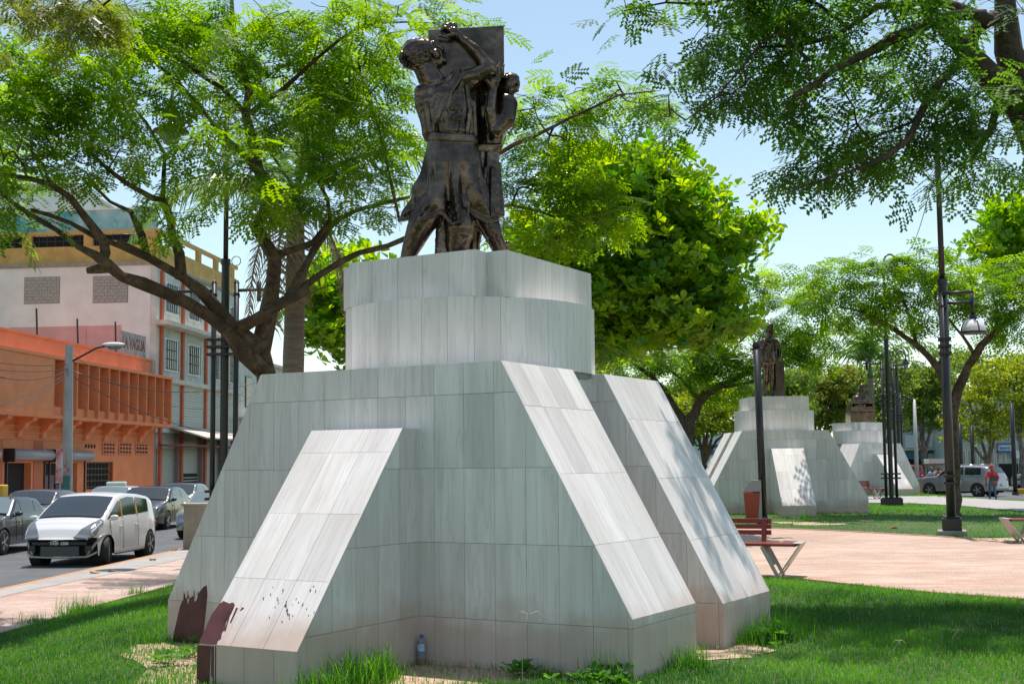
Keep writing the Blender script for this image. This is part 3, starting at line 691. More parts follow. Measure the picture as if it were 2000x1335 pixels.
t1_l = [LB(19, (525, 1150, 0.24), (520, 900, 0.20), (518, 735, 0.17), (512, 680, 0.155), (522, 620, 0.135), (530, 560, 0.128), (535, 499, 0.108), (501, 443, 0.100), (530, 382, 0.088), (503, 333, 0.080), (493, 277, 0.072), (482, 222, 0.068), (488, 177, 0.060), (466, 111, 0.048), (454, 33, 0.036), (452, -30, 0.024)),
        LB(18.8, (515, 725, 0.13), (478, 685, 0.136), (450, 652, 0.112), (405, 618, 0.108, 18.4), (360, 588, 0.100, 18), (277, 553, 0.088, 17.5), (208, 518, 0.080, 17), (183, 500, 0.064, 16.8), (152, 480, 0.044), (111, 449, 0.036), (55, 416, 0.028, 16), (0, 380, 0.020)),
        LB(17, (215, 522, 0.080), (190, 522, 0.068), (171, 528, 0.040)),
        LB(17, (196, 516, 0.072), (207, 492, 0.068), (202, 468, 0.064), (166, 421, 0.056, 16.7), (138, 385, 0.048, 16.4), (97, 358, 0.040), (55, 346, 0.032), (0, 341, 0.024)),
        LB(18.8, (508, 690, 0.160), (455, 640, 0.112), (416, 593, 0.096, 18.4), (355, 540, 0.088, 18), (291, 502, 0.072, 17.6), (241, 480, 0.056), (194, 466, 0.040, 17), (139, 435, 0.032), (61, 410, 0.022, 16.5)),
        LB(18, (352, 546, 0.072), (349, 496, 0.068), (335, 463, 0.064), (333, 427, 0.056), (319, 391, 0.050), (302, 388, 0.044), (249, 360, 0.036, 17), (211, 330, 0.028), (170, 290, 0.020)),
        LB(17.8, (289, 500, 0.052), (277, 460, 0.044), (257, 413, 0.036), (216, 394, 0.024), (180, 360, 0.018)),
        LB(18, (319, 395, 0.036), (319, 340, 0.032), (320, 299, 0.027), (285, 238, 0.020), (260, 210, 0.014)),
        LB(18.6, (483, 225, 0.048), (432, 172, 0.040), (360, 122, 0.032, 18), (310, 100, 0.026), (249, 44, 0.018, 17), (200, 10, 0.013)),
        LB(18.8, (490, 222, 0.048), (554, 172, 0.040), (610, 122, 0.034), (665, 78, 0.028), (700, 54, 0.024), (790, 25, 0.016, 19.5)),
        LB(18.4, (495, 320, 0.048), (471, 299, 0.044), (427, 255, 0.038), (360, 172, 0.028, 17.8), (310, 127, 0.020), (244, 83, 0.014, 17)),
        LB(18.8, (462, 660, 0.104), (474, 640, 0.096), (499, 626, 0.088, 18.3), (554, 593, 0.080, 18.3), (604, 560, 0.072)),
        LB(18.5, (560, 588, 0.072), (590, 540, 0.068, 18.7), (615, 482, 0.060, 19), (643, 443, 0.052, 19.4), (700, 410, 0.040, 19.8), (800, 385, 0.028, 20)),
        LB(18.6, (580, 572, 0.060), (620, 538, 0.056, 18.9), (665, 510, 0.048), (700, 495, 0.044, 19.3), (790, 468, 0.040, 20), (880, 420, 0.036, 20), (965, 307, 0.038, 20), (1045, 266, 0.032, 20), (1113, 230, 0.026), (1160, 209, 0.021), (1210, 185, 0.016), (1280, 178, 0.010)),
        LB(19, (538, 499, 0.072), (575, 488, 0.056), (610, 471, 0.052), (643, 432, 0.044), (640, 390, 0.036), (615, 340, 0.024), (600, 280, 0.018)),
        LB(19.5, (800, 470, 0.040, 20.5), (900, 420, 0.036, 21), (1000, 400, 0.028, 21), (1090, 425, 0.016)),
        LB(19.5, (780, 430, 0.024), (740, 250, 0.022), (700, 113, 0.016), (779, 106, 0.010)),
        LB(19, (690, 60, 0.024), (740, 45, 0.018), (790, 43, 0.014), (858, 46, 0.008))]
ta = pad_pts(pads1(PA, 18.5, 1.3, .0061), seed=2); tb = pad_pts(pads1(PB, 20.6, .9, .0075), seed=3)
tree('raintree', 'broad feathery tree with forked brown limbs behind the left of the main pedestal', t1_l, np.concatenate([ta, tb]), T_bipinnate(3, 4, .26, .145, .044, .066), LEAF1, M['bark'], per=3, size=1.08, spread=.42, seed=11)
# --- overhanging tree, upper right
PC = [(1215,22,50,14),(1240,50,36,16),(1330,8,40,10),(1385,110,55,18),(1325,150,36,14),(1420,50,70,22),(1500,25,80,22),(1480,90,80,22),(1560,60,80,24),(1640,25,80,20),(1640,90,70,20),(1720,40,60,18),(1560,130,60,22),(1480,150,60,20),(1430,180,55,16),(1330,232,42,12),(1300,258,24,8),(1400,225,40,14),(1460,210,50,18),(1550,200,60,20),(1620,180,60,20),(1560,240,50,14),(1530,266,34,7),
      (1700,130,60,20),(1780,110,50,24),(1740,185,60,22),(1660,240,30,10),(1765,230,55,22),(1840,200,60,26),(1900,235,60,28),(1960,280,50,30),(1700,270,60,18),(1640,300,60,16),(1600,340,50,12),(1540,368,32,9),(1690,330,60,18),(1740,322,50,22),(1800,290,60,24),(1870,300,60,24),(1850,345,50,14),(1920,330,50,14),(1985,340,30,14),(1870,372,24,6),(1820,60,50,20),(1850,130,40,24),(1985,50,25,40),(1995,150,16,40),(1590,370,20,6),(1660,365,20,7),(1700,358,20,6)]
t2_l = [LB(15, (2190, 1180, .40), (2180, 800, .34), (2110, 430, .27), (2000, 222, .19), (1940, 160, .17), (1885, 100, .12), (1830, 40, .09), (1795, 0, .07), (1770, -60, .05)),
        LB(15.2, (2040, 300, .18), (1995, 180, .16), (1972, 90, .15), (1962, 0, .14), (1955, -90, .11)),
        LB(15.2, (1975, 60, .13), (1938, 30, .11), (1900, 55, .10), (1888, 98, .10), (1900, 125, .08)),
        LB(15, (1944, 43, .08), (1867, 14, .06), (1820, 0, .05), (1760, -30, .04)),
        LB(14.8, (1925, 28, .07), (1880, 26, .07), (1843, 34, .065), (1771, 62, .058, 14.5), (1699, 101, .05, 14.2), (1627, 134, .042, 14), (1580, 173, .035), (1551, 187, .025)),
        LB(15, (1895, 105, .06), (1838, 158, .05, 14.6), (1800, 216, .045, 14.2), (1776, 269, .036, 14), (1738, 302, .03), (1675, 331, .022), (1580, 360, .014), (1532, 379, .008)),
        LB(15, (1795, 5, .05), (1714, 14, .04), (1670, 45, .033), (1627, 72, .028), (1556, 89, .022), (1480, 92, .015)),
        LB(14.5, (1660, 60, .022), (1600, 10, .02), (1500, -20, .02), (1380, 8, .016), (1300, 5, .012), (1225, 20, .008)),
        LB(14.2, (1580, 120, .022), (1520, 60, .018), (1450, 130, .015), (1400, 190, .012), (1340, 235, .007)),
        LB(14.6, (1838, 160, .03), (1780, 240, .02), (1700, 270, .014), (1650, 290, .01)),
        LB(15, (1950, 200, .05), (1930, 260, .035), (1900, 310, .02)),
        LB(14.8, (1850, 40, .03), (1780, 60, .025), (1830, 80, .02))]
tc = pad_pts([(a, b - 36, d, rx, ry, rd, n) for a, b, d, rx, ry, rd, n in pads1(PC, 14.6, .9, .0046)], seed=5)
sh = pad_pts([(1500, -160, 14, 260, 70, 2.0, 40), (1800, -140, 13, 250, 80, 2.2, 50)], seed=6)
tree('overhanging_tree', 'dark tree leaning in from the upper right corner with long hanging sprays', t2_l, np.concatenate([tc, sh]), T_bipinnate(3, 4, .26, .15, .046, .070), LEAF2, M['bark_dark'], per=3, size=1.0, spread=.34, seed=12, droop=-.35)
# --- olive twigs, upper left corner
t9_l = [LB(9.5, (-420, 1500, .30), (-380, 800, .26), (-330, 200, .2), (-200, 0, .12), (0, -60, .07), (150, -40, .04), (230, -10, .02))]
tree('corner_tree', 'olive tinted tree whose twigs enter at the upper left corner', t9_l, pad_pts([(50, 5, 9.5, 60, 10, .4, 9), (140, 5, 9.5, 80, 20, .5, 20), (195, 40, 9.5, 36, 20, .4, 10), (175, 78, 9.5, 16, 8, .2, 3), (-120, 40, 9.5, 120, 60, .8, 30)], seed=9), T_bipinnate(4, 6, .17, .08, .014, .026), LEAF6, M['bark_dark'], per=4, size=1.0, spread=.22, seed=14)
# --- glossy sea-almond tree
PD = [(1180,370,110,60,60),(1255,340,80,40,40),(1330,400,80,50,50),(1400,470,70,40,45),(1440,470,36,22,18),(1200,470,140,70,90),(1320,540,110,60,80),(1200,600,140,70,100),(1400,590,50,40,36),(1300,640,110,40,60),(1060,500,70,90,60),(1000,620,60,70,30),(1100,660,90,50,50),(1420,640,30,30,14),(640,570,40,50,34),(645,655,35,50,30),(700,560,60,80,30),(720,660,50,50,20),(1150,310,60,24,20),(1180,690,60,20,20),(1380,660,50,24,20),(620,620,26,40,16)]
t3_l = [LB(28, (930, 1060, .30), (925, 800, .26), (940, 680, .2), (1050, 600, .15), (1180, 540, .11), (1300, 500, .07), (1400, 480, .04)),
        LB(28, (930, 720, .18), (800, 650, .12), (700, 610, .08), (640, 600, .04)), LB(28, (1050, 600, .1), (1150, 480, .08), (1230, 400, .05), (1260, 350, .03)),
        LB(28, (1000, 650, .12), (1150, 640, .09), (1280, 620, .06), (1400, 610, .03)), LB(28, (1180, 540, .07), (1280, 440, .05), (1330, 400, .03))]
almond = tree('almond_tree', 'dense rounded almond tree with big glossy lime leaves right behind the main statue', t3_l, pad_pts([(a, b, 28 , rx, ry, 1.9, n * 2.0) for a, b, rx, ry, n in PD], seed=21, shell=.25), T_rosette(), LEAF3, M['bark_dark'], per=3, size=1.0, spread=.5, droop=.75, seed=22)
# --- spreading tree below and right of it
PE = [(1480,570,45,12),(1540,590,60,16),(1585,640,45,20),(1545,670,55,22),(1485,640,40,18),(1450,715,50,20),(1520,715,36,10),(1400,700,60,24),(1340,695,60,22),(1270,700,60,18),(1205,690,50,18),(1420,755,50,12),(1190,730,40,12),(1330,735,50,10),(1600,690,20,8),(1505,545,30,8),(1380,650,50,20)]
t4_l = [LB(43, (1340, 1000, .30), (1342, 880, .2), (1350, 820, .17), (1380, 770, .13), (1440, 738, .10), (1500, 700, .07), (1560, 640, .04)), LB(43, (1345, 840, .14), (1300, 765, .11), (1240, 712, .07), (1200, 690, .04)),
        LB(43, (1370, 790, .09), (1330, 740, .06), (1270, 690, .04)), LB(43, (1440, 738, .06), (1430, 690, .04), (1470, 640, .03)), LB(43, (1400, 757, .06), (1470, 745, .04), (1530, 720, .02))]
tree('umbrella_tree', 'low spreading feathery tree between the almond tree and the standing statue', t4_l, pad_pts(pads1(PE, 43, 2.0, .0085), seed=31), T_bipinnate(3, 3, .30, .15, .055, .085), LEAF1, M['bark_dark'], per=9, size=1.45, spread=.7, seed=32)
# --- tree with a V fork behind the right lamp
PF = [(1555,545,36,12),(1615,540,60,18),(1680,520,60,15),(1745,528,60,20),(1800,522,40,14),(1640,580,60,15),(1700,568,60,20),(1760,580,60,24),(1720,615,55,14),(1665,605,45,12),(1795,622,40,14),(1830,545,50,22),(1900,545,60,28),(1960,565,55,30),(1885,600,60,22),(1950,620,55,24),(1990,510,36,30),(1580,575,36,10),(1830,500,20,10),(1990,640,30,12)]
t5_l = [LB(36, (1866, 1016, .20), (1862, 900, .17), (1860, 800, .16), (1880, 740, .13), (1905, 695, .115), (1935, 655, .10), (1975, 620, .08), (2020, 590, .05)), LB(36, (1860, 800, .13), (1832, 715, .10), (1790, 675, .085), (1740, 640, .07), (1690, 612, .05), (1640, 598, .03)),
        LB(36, (1790, 675, .05), (1778, 625, .045), (1760, 570, .03)), LB(36, (1835, 715, .06), (1850, 660, .05), (1830, 600, .04), (1820, 540, .02)), LB(36, (1905, 695, .06), (1880, 655, .04), (1850, 620, .03)), LB(36, (1940, 655, .05), (1950, 610, .04), (1930, 560, .02))]
tree('forked_tree', 'slender tree with a wide V fork standing behind the right lamp post', t5_l, pad_pts(pads1(PF, 36, 1.7, .0060), seed=41), T_bipinnate(3, 3, .30, .15, .058, .09), LEAF1, M['bark'], per=9, size=1.2, spread=.55, seed=42)
tree('almond_tree', 'round almond tree cut off by the right edge of the picture', [LB(42, (2060, 1000, .25), (2050, 800, .2), (2020, 600, .15), (1990, 480, .08)), LB(42, (2020, 600, .1), (1950, 500, .05))],
     pad_pts([(1980, 430, 42, 50, 45, 1.8, 90), (1930, 480, 42, 30, 25, 1.4, 30), (2050, 480, 42, 80, 90, 2, 80), (1990, 520, 42, 60, 40, 1.8, 50)], seed=51, shell=.2), T_rosette(), LEAF3, M['bark_dark'], per=3, size=1.25, spread=.6, droop=.75, seed=52)
# --- palms
def palm(name, label, base, top, rad, nf, Lf, drop, mgreen, mbark, seed=1, leaf=.45, lw=.035, dead=0, azs=None, sheath=None, nl=34):
    r_ = np.random.default_rng(seed); base = Vector(base); top = Vector(top); root = empty(name, label, 'palm tree', base)
    mb = MB(); n = 14; pts = [(top - base) * (i / n) for i in range(n + 1)]
    mb.tube(pts, [rad * (1.15 - .35 * i / n) * (1 + .04 * (i % 2)) for i in range(n + 1)], 14); mb.build('trunk', mbark, root, True)
    if sheath is not None:
        mb = MB(); mb.tube([top - base, top - base + Vector((0, 0, sheath * .5)), top - base + Vector((0, 0, sheath))], [rad * .8, rad * .72, rad * .3], 12); mb.build('crownshaft', M_SH, root, True)
    c0 = top - base + Vector((0, 0, sheath or 0))
    for k in range(nf + dead):
        az = (azs[k] if azs is not None and k < len(azs) else r_.uniform(0, 360)) ; az = R(az + r_.normal(0, 4)); el = R(r_.uniform(15, 80)) if k < nf else R(-35)
        L = Lf * r_.uniform(.85, 1.1) * (1 if k < nf else .8); p = np.array(c0) * 1.0; d = np.array([math.sin(az) * math.cos(el), math.cos(az) * math.cos(el), math.sin(el)]); P_ = [p.copy()]; m_ = 12
        for i in range(m_):
            d = d + np.array([0, 0, -drop * (.4 + 1.4 * i / m_) * (1 if k < nf else 2)]) / m_ * 2; d /= np.linalg.norm(d); p = p + d * L / m_; P_.append(p.copy())
        P_ = np.array(P_); mb = MB(); mb.tube([tuple(q) for q in P_], [.03 * (1 - .85 * i / m_) * (Lf / 3) for i in range(m_ + 1)], 5)
        qs = []
        for t in np.linspace(.12, .99, nl):
            f = t * m_; i = min(int(f), m_ - 1); q = P_[i] * (1 - (f - i)) + P_[i + 1] * (f - i); dd = P_[i + 1] - P_[i]; dd /= np.linalg.norm(dd)
            sd = np.cross(dd, [0, 0, 1]); sd /= np.linalg.norm(sd) + 1e-6
            for s in (-1, 1):
                ll = leaf * (1 - .55 * abs(t - .4) / .6) * r_.uniform(.85, 1.1); e = sd * s * .8 + dd * .55 + np.array([0, 0, r_.uniform(-.45, .25)]); e /= np.linalg.norm(e)
                w_ = dd * lw * .5; mid = q + e * ll * .55; tip = q + e * ll + np.array([0, 0, -ll * .45])
                qs.append([q - w_, mid - w_, mid + w_, q + w_]); qs.append([mid - w_, tip - w_ * .2, tip + w_ * .2, mid + w_])
        V = np.array(qs).reshape(-1, 3); k0 = len(mb.v); mb.v += V.tolist(); mb.f += [tuple(k0 + 4 * i + j for j in range(4)) for i in range(len(qs))]
        nm = 'frond' if k < nf else 'dead_frond'; me = bpy.data.meshes.new(nm); me.from_pydata(mb.v, [], mb.f)
        at = me.attributes.new('rnd', 'FLOAT', 'POINT'); at.data.foreach_set('value', np.full(len(mb.v), r_.uniform(.1, .9), np.float32))
        link(nm, me, mgreen if k < nf else M_DEAD, root)
    return root
M_SH = mat('palm_sheath_green', (.07, .13, .04), .45, var=.2, scale=5)
M_DEAD = mat('dry_frond_brown', (.26, .17, .10), .85, var=.25, scale=12)
PALMG = leaf_mat('palm_leaflets', (.04, .11, .02), (.13, .22, .05), .4)
PALMB = mat('ringed_palm_bark', (.25, .20, .17), .9, col2=(.15, .11, .09), scale=3, stretch=(1, 1, 9), bump=.02, bscale=5)
palm('palm', 'tall grey ringed palm with a dry brown skirt, just left of the near pedestal', Vector((P(566, 900, 23.5).x, 23.5, -.05)), P(578, 480, 23.5), .21, 17, 3.5, .85, PALMG, PALMB, 3, .60, .045, dead=5, azs=[270, 255, 285, 262, 300, 240, 90, 75, 110, 180, 0, 40, 320, 200, 150, 95, 90, 100, 85], sheath=1.0, nl=40)
palm('palm', 'distant palm with upright fronds behind the seated bronze figure', Vector((P(1706, 900, 72).x, 72, -.2)), P(1700, 738, 72), .2, 16, 3.6, .5, PALMG, PALMB, 8, .9, .11, sheath=.8, nl=22)
# --- background trees
def bgtree(name, label, px, d, top_r, pads, m, seed, size=1, per=5, z=None, k=.02, rd=2.5, trunkpx=None, T=None, bark='bark_grey', zt=None):
    x = (px - 1000) / 2441 * d; gz = float(g(x, d)); ps = [(a, b, d + c, rx, ry, rd, max(6, rx * ry * k)) for a, b, rx, ry, c in [(p + (0,))[:5] for p in pads]]
    base = Vector((x, d, gz - .1)); c = [P(p[0], p[1] + p[3] * .2, d) for p in pads]; low = min(q.z for q in c)
    fork = Vector((x, d, max(gz + 1.2, (gz + low) / 2))); limbs = [[(base, top_r), (fork, top_r * .8)]] + [[(fork, top_r * .6), ((fork + q) / 2 + Vector((0, 0, .3)), top_r * .4), (q, top_r * .15)] for q in c[:5]]
    return tree(name, label, limbs, pad_pts(ps, seed=seed), T if T is not None else T_spray(13, .50, .20, .12, seed), m, M[bark], per=per, size=size, spread=.6, seed=seed, droop=.1, r0=.012)
bgtree('yellow_green_tree', 'bright yellow green street tree right of the lamp post, above the silver car', 1925, 88, .2, [(1890, 775, 45, 24), (1945, 760, 50, 26), (1900, 815, 50, 22), (1955, 812, 45, 24), (1872, 845, 24, 16), (1925, 850, 40, 14), (1930, 725, 50, 22)], LEAF4, 61, 1.1)
bgtree('yellow_green_tree', 'yellow green street tree at the right edge behind the white pickup', 1990, 84, .2, [(1990, 770, 40, 40), (1985, 825, 40, 24), (2030, 790, 50, 50), (1985, 720, 45, 26)], LEAF4, 62, 1.1)
bgtree('weeping_tree', 'drooping mid green tree above the blue bank front', 1800, 100, .25, [(1800, 745, 38, 34), (1790, 790, 34, 34), (1830, 780, 30, 36), (1780, 830, 14, 14), (1822, 828, 20, 14), (1850, 740, 30, 30), (1760, 770, 20, 40)], LEAF5, 63, 1.2, k=.035)
bgtree('round_tree', 'dark round crown rising beyond the weeping tree', 1880, 120, .3, [(1880, 705, 36, 20), (1910, 720, 30, 20), (1850, 710, 20, 14), (1960, 730, 60, 26), (2000, 705, 30, 16), (1840, 690, 14, 7)], LEAF5, 64, 1.5, k=.03)
bgtree('flowering_tree', 'olive tree with yellow blossom between the two far statues', 1600, 80, .22, [(1590, 740, 40, 30), (1625, 770, 40, 34), (1580, 790, 40, 34), (1640, 740, 30, 24), (1600, 820, 46, 24), (1650, 800, 24, 30)], LEAF6, 65, 1.2, k=.03)
bgtree('background_tree', 'green tree seen behind the seated bronze figure', 1720, 92, .25, [(1670, 740, 30, 30), (1720, 780, 40, 36), (1760, 750, 26, 30), (1690, 810, 34, 30), (1730, 830, 30, 16), (1740, 720, 30, 20)], LEAF5, 66, 1.3, k=.03)
bgtree('flowering_tree', 'small tree with yellow flowers seen in the gap left of the second pedestal', 1372, 62, .16, [(1375, 830, 34, 14), (1410, 810, 36, 26), (1350, 800, 40, 28), (1425, 838, 20, 10), (1390, 780, 50, 22)], LEAF4, 67, .9, k=.03, bark='bark')
bgtree('background_tree', 'dark green tree filling the gap below the umbrella tree', 1300, 70, .3, [(1290, 790, 60, 34), (1240, 770, 60, 34), (1350, 770, 50, 30), (1180, 760, 50, 30), (1420, 780, 40, 24), (1330, 840, 40, 24)], LEAF5, 68, 1.2, k=.03)
bgtree('background_tree', 'green tree behind the standing bronze man', 1490, 66, .25, [(1470, 770, 40, 26), (1520, 760, 44, 26), (1550, 790, 30, 20), (1560, 740, 30, 20), (1440, 760, 30, 20)], LEAF5, 69, 1.1, k=.03)
# ------------------------------------------------------------------ buildings, left side of the street
ORANGE = mat('orange_stucco', (.76, .26, .11), .85, var=.10, scale=1.1, bump=.004, bscale=40, detail=10)
ORANGE2 = mat('faded_orange_parapet', (.64, .23, .125), .88, var=.12, scale=.8, detail=10)
STUCCO = mat('dirty_white_stucco', (.74, .74, .71), .9, var=.09, scale=.55, bump=.004, bscale=25, detail=12)
GREYST = mat('grey_stucco', (.56, .57, .53), .9, var=.16, scale=.9, detail=12)
REDTRIM = mat('orange_red_pilaster_paint', (.50, .11, .05), .7, var=.12, scale=3)
BLOCKM = mat('concrete_block_grey', (.36, .36, .34), .95, var=.12, scale=5)
SHUT = mat('galvanised_shutter', (.36, .38, .36), .5, .3, var=.08, scale=5)
OCHRE = mat('ochre_parapet', (.58, .36, .12), .85, var=.15, scale=1.2, detail=10)
PINK = mat('faded_pink_paint', (.62, .36, .34), .9, var=.1, scale=.9, detail=10)
LEDGE = mat('stained_ledge_concrete', (.58, .54, .46), .9, var=.18, scale=2)
def seat(px, off=0.0):
    """distance along the street front (s) of a photo column, on the front plane moved off metres towards the street"""
    k = (px - 1000) / 2441; y = (-23.8 + off - 6.24) / (k - .104); return (y - 60) / .9946
def hz(py, px, y): return (909.6 + .00976 * (1000 - px) - py) / 2441 * y + 1.6
FZ = -math.atan2(.1034, .9946)
def front(name, label, cat, s0=0, z=-.33):
    """frame: +X along the street away from the camera, +Y towards the building's back, origin on the front line"""
    o = empty(name, label, cat); d = Vector((.1034, .9946, 0)); n = Vector((.9946, -.1034, 0)); org = Vector((-23.8, 60, z)) + d * s0
    o.matrix_world = Matrix(((d.x, -n.x, 0, org.x), (d.y, -n.y, 0, org.y), (0, 0, 1, z), (0, 0, 0, 1))); return o
G0 = -.33
def B(name, m, par, *boxes, bevel=0):
    if len(boxes) > 1 and name in ('wall_tile_band', 'sign_band', 'sign_stripe', 'shop_display', 'shutter_rail', 'blue_band', 'small_sign', 'sign_border'):
        return [B(name, m, par, b_, bevel=bevel) for b_ in boxes][0]
    mb = MB()
    for b_ in boxes: mb.box(*b_)
    return mb.build(name, m, par, bevel=bevel)
ob = front('orange_building', 'two storey orange shop building with a projecting row of vertical fins', 'building')
z = lambda v: v - G0
oh0, oh1, top = z(4.16), z(7.2), z(8.25)
# openings along the ground floor: (s0, s1, z0, z1)
openings = [(seat(-60), seat(-12), 0.02, z(2.0)), (seat(10), seat(62), .02, z(1.98)), (seat(88), seat(152), .02, z(1.98)), (seat(170), seat(222), .9, z(2.05))]
s_prev = -14.0; boxes = []
for a, b_, c0, c1 in openings:
    boxes.append((s_prev, a, 0, 9, 0, oh0)); boxes.append((a, b_, 0, .35, c1, oh0))
    if c0 > .1: boxes.append((a, b_, 0, .35, 0, c0))
    s_prev = b_
boxes.append((s_prev, 17, 0, 9, 0, oh0)); B('wall', ORANGE, ob, *boxes)
B('upper_wall', ORANGE2, ob, (-14, 16.95, .25, 9, oh0, top)); B('parapet_cap', ORANGE2, ob, (-14.02, 17.02, .17, .6, top, top + .12))
B('roof', M['concrete'], ob, (-14, 16.9, .6, 9, top - .4, top - .3))
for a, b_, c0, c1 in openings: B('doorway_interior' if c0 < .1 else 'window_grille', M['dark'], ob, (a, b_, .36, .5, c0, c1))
fo = 1.0; fs0 = seat(105, fo); fs1 = seat(335, fo); nb = 12; bw = (fs1 - fs0) / nb
B('fascia_panel', ORANGE, ob, (-14, fs0, -fo, .24, oh0 + .18, oh1 - .1))
B('overhang_slab', ORANGE, ob, (-14.03, fs1 + .09, -fo - .06, .24, oh0, oh0 + .17))
B('overhang_top', ORANGE, ob, (-14.03, fs1 + .09, -fo - .05, .24, oh1 - .09, oh1 + .07))
for i in range(nb + 1): B('fin', ORANGE, ob, (fs0 + i * bw - .06, fs0 + i * bw + .06, -fo, .23, oh0 + .172, oh1 - .092))
for i in range(nb):
    mb = MB(); a = fs0 + i * bw + .062; mb.prism([(-fo + .18, oh0 + .175), (.22, oh0 + .175), (.22, oh0 + 1.25), (-.2, oh0 + .75), (-fo + .18, oh0 + .6)], (a, 0, 0), (0, 1, 0), (0, 0, 1), (bw - .124, 0, 0)); mb.build('niche_sill', ORANGE, ob)
for i in range(12):
    s_ = -12.2 + i * 2.42
    if s_ > 16.4: break
    mb = MB(); mb.prism([(0, 0), (-.92, 0), (-.86, -.16), (-.55, -.26), (-.42, -.5), (-.2, -.66), (-.14, -.95), (0, -1.0)], (s_, -.001, oh0 - .002), (0, 1, 0), (0, 0, 1), (.42, 0, 0)); mb.build('bracket', ORANGE, ob)
for k in range(3): B('string_course', ORANGE, ob, (-14, 16.9, -.05 - .02 * k, -.001, oh0 - 1.05 + .3 * k, oh0 - .97 + .3 * k))
SHBOX = mat('grey_shutter_box', (.30, .31, .33), .45, .2)
for a, b_ in ((-70, -14), (8, 92), (92, 170)):
    s0_, s1_ = seat(a), seat(b_) - .12; mb = MB(); mb.tube([(s0_, -.28, z(2.36)), (s1_, -.28, z(2.36))], .27, 12); mb.build('shutter_housing', SHBOX, ob, True)
    mb = MB(); mb.box(s0_ - .06, s0_ + .06, -.58, -.0, z(2.02), z(2.66)); mb.build('shutter_bracket', M['black'], ob)
    B('shutter_rail', M['black'], ob, (s0_ + .2, s0_ + .28, -.08, -.001, 0, z(2.1)), (s1_ - .2, s1_ - .12, -.08, -.001, 0, z(2.1)))
POSTER = mat('shop_goods', (.30, .12, .06), .8, col2=(.05, .10, .22), scale=5, detail=1)
B('shop_display', POSTER, ob, (seat(100), seat(118), .30, .34, .6, 1.7), (seat(122), seat(140), .30, .34, .3, 1.2))
for px in (200, 232, 264):
    a, b_ = seat(px), seat(px + 23); yy = 60 + a; z0, z1 = z(hz(886, px, yy)), z(hz(864, px, yy))
    f = B('vent_opening', M['dark'], ob, (a, b_, -.012, -.001, z0, z1)); mb = MB()
    for i in range(5): mb.box(a + (b_ - a) * i / 4 - .05, a + (b_ - a) * i / 4 + .05, -.06, -.013, z0 - .06, z1 + .06)
    for i in range(4): mb.box(a, b_, -.055, -.014, z0 + (z1 - z0) * i / 3 - .05, z0 + (z1 - z0) * i / 3 + .05)
    mb.build('vent_lattice', ORANGE2, f)
for i in range(4):
    a = seat(166 + i * 5.6); B('vent_hole', M['dark'], ob, (a, a + .22, -.01, -.001, z(hz(876, 175, 70)), z(hz(869, 175, 70))))
# grille bars in the window
mb = MB(); a, b_ = openings[3][0], openings[3][1]
for i in range(9): mb.box(a + (b_ - a) * i / 8 - .02, a + (b_ - a) * i / 8 + .02, .1, .14, .9, z(2.05))
for i in range(5): mb.box(a, b_, .095, .12, 1.0 + i * .33, 1.04 + i * .33)
mb.build('window_bars', M['black'], ob)
B('wall_tile_band', mat('orange_block_band', (.50, .16, .08), .9), ob, (seat(66), seat(84), -.03, -.001, 0, oh0 - 1.1), (seat(-8), seat(6), -.03, -.001, 0, oh0 - 1.1))
for px in (64, 146, 222):
    s_ = seat(px) + 1; mb = MB(); mb.tube([(s_, .4, top + .1), (s_ - .15, .4, top + (1.5 if px < 200 else 1.9))], .05, 6); mb.build('rooftop_rod', M['black'], ob)
bs = seat(236, -.2); mb = MB(); mb.box(bs, bs + 3.6, .28, .34, top + .12, top + 1.45)
BAN = mat('weathered_banner', (.45, .43, .42), .9, col2=(.22, .24, .25), scale=3, detail=12)
bn = mb.build('banner_board', BAN, ob)
tx = text('banner_lettering', 'LA VAGUA', .95, mat('faded_maroon_lettering', (.20, .09, .09), .9), bn, (bs + 1.8, .272, top + .78), (R(90), 0, 0), .004, .72, bold=.02)
# white building
SE = seat(302)
wb = front('white_building', 'tall dirty white building with blocked-up windows and an ochre roof parapet', 'building', SE)
WH = z(14.3); d_end = seat(462) - SE
B('side_wall', STUCCO, wb, (0, .4, 0.41, 34, 0, WH)); B('back_mass', STUCCO, wb, (.41, d_end, .6, 33, 0, WH - .2))
B('front_wall', GREYST, wb, (0, d_end, 0, .4, z(3.9), WH)); B('roof_edge', M['concrete'], wb, (-.08, d_end + .1, -.12, 34, WH, WH + .22))
for k in range(2):
    for (pa, pb) in ((45, 117), (187, 257)):
        xa, xb = [(p - 1000) / 2441 * 78.6 for p in (pa, pb)]; ya = lambda X: -(X - (-22.0)) * 1.0
        # distance back from the corner along the side wall
        w0 = (-22.0 - xb) * .985 ; w1 = (-22.0 - xa) * .985; z0, z1 = z(hz(598, pa, 79.5)), z(hz(548, pa, 79.5))
        if k == 0:
            rec = B('blocked_window', M['grout'], wb, (-.004, -.001, w0 - .04, w1 + .04, z0 - .04, z1 + .04)); nr, nc = 8, 6
            for r_ in range(nr):
                for c_ in range(-1, nc):
                    hh = (z1 - z0) / nr; ww = (w1 - w0) / nc; a0 = max(w0, w0 + c_ * ww + (ww / 2 if r_ % 2 else 0)); a1 = min(w1, w0 + (c_ + 1) * ww + (ww / 2 if r_ % 2 else 0))
                    if a1 - a0 > .05: B('concrete_block', BLOCKM, rec, (-.03 - random.uniform(0, .012), -.005, a0 + .010, a1 - .010, z0 + r_ * hh + .010, z0 + (r_ + 1) * hh - .010))
pz = z(hz(641, 150, 79)); B('pink_painted_band', PINK, wb, (-.02, -.001, (-22.0 - (247 - 1000) / 2441 * 78.6), (-22.0 - (20 - 1000) / 2441 * 78.6), 5, pz))
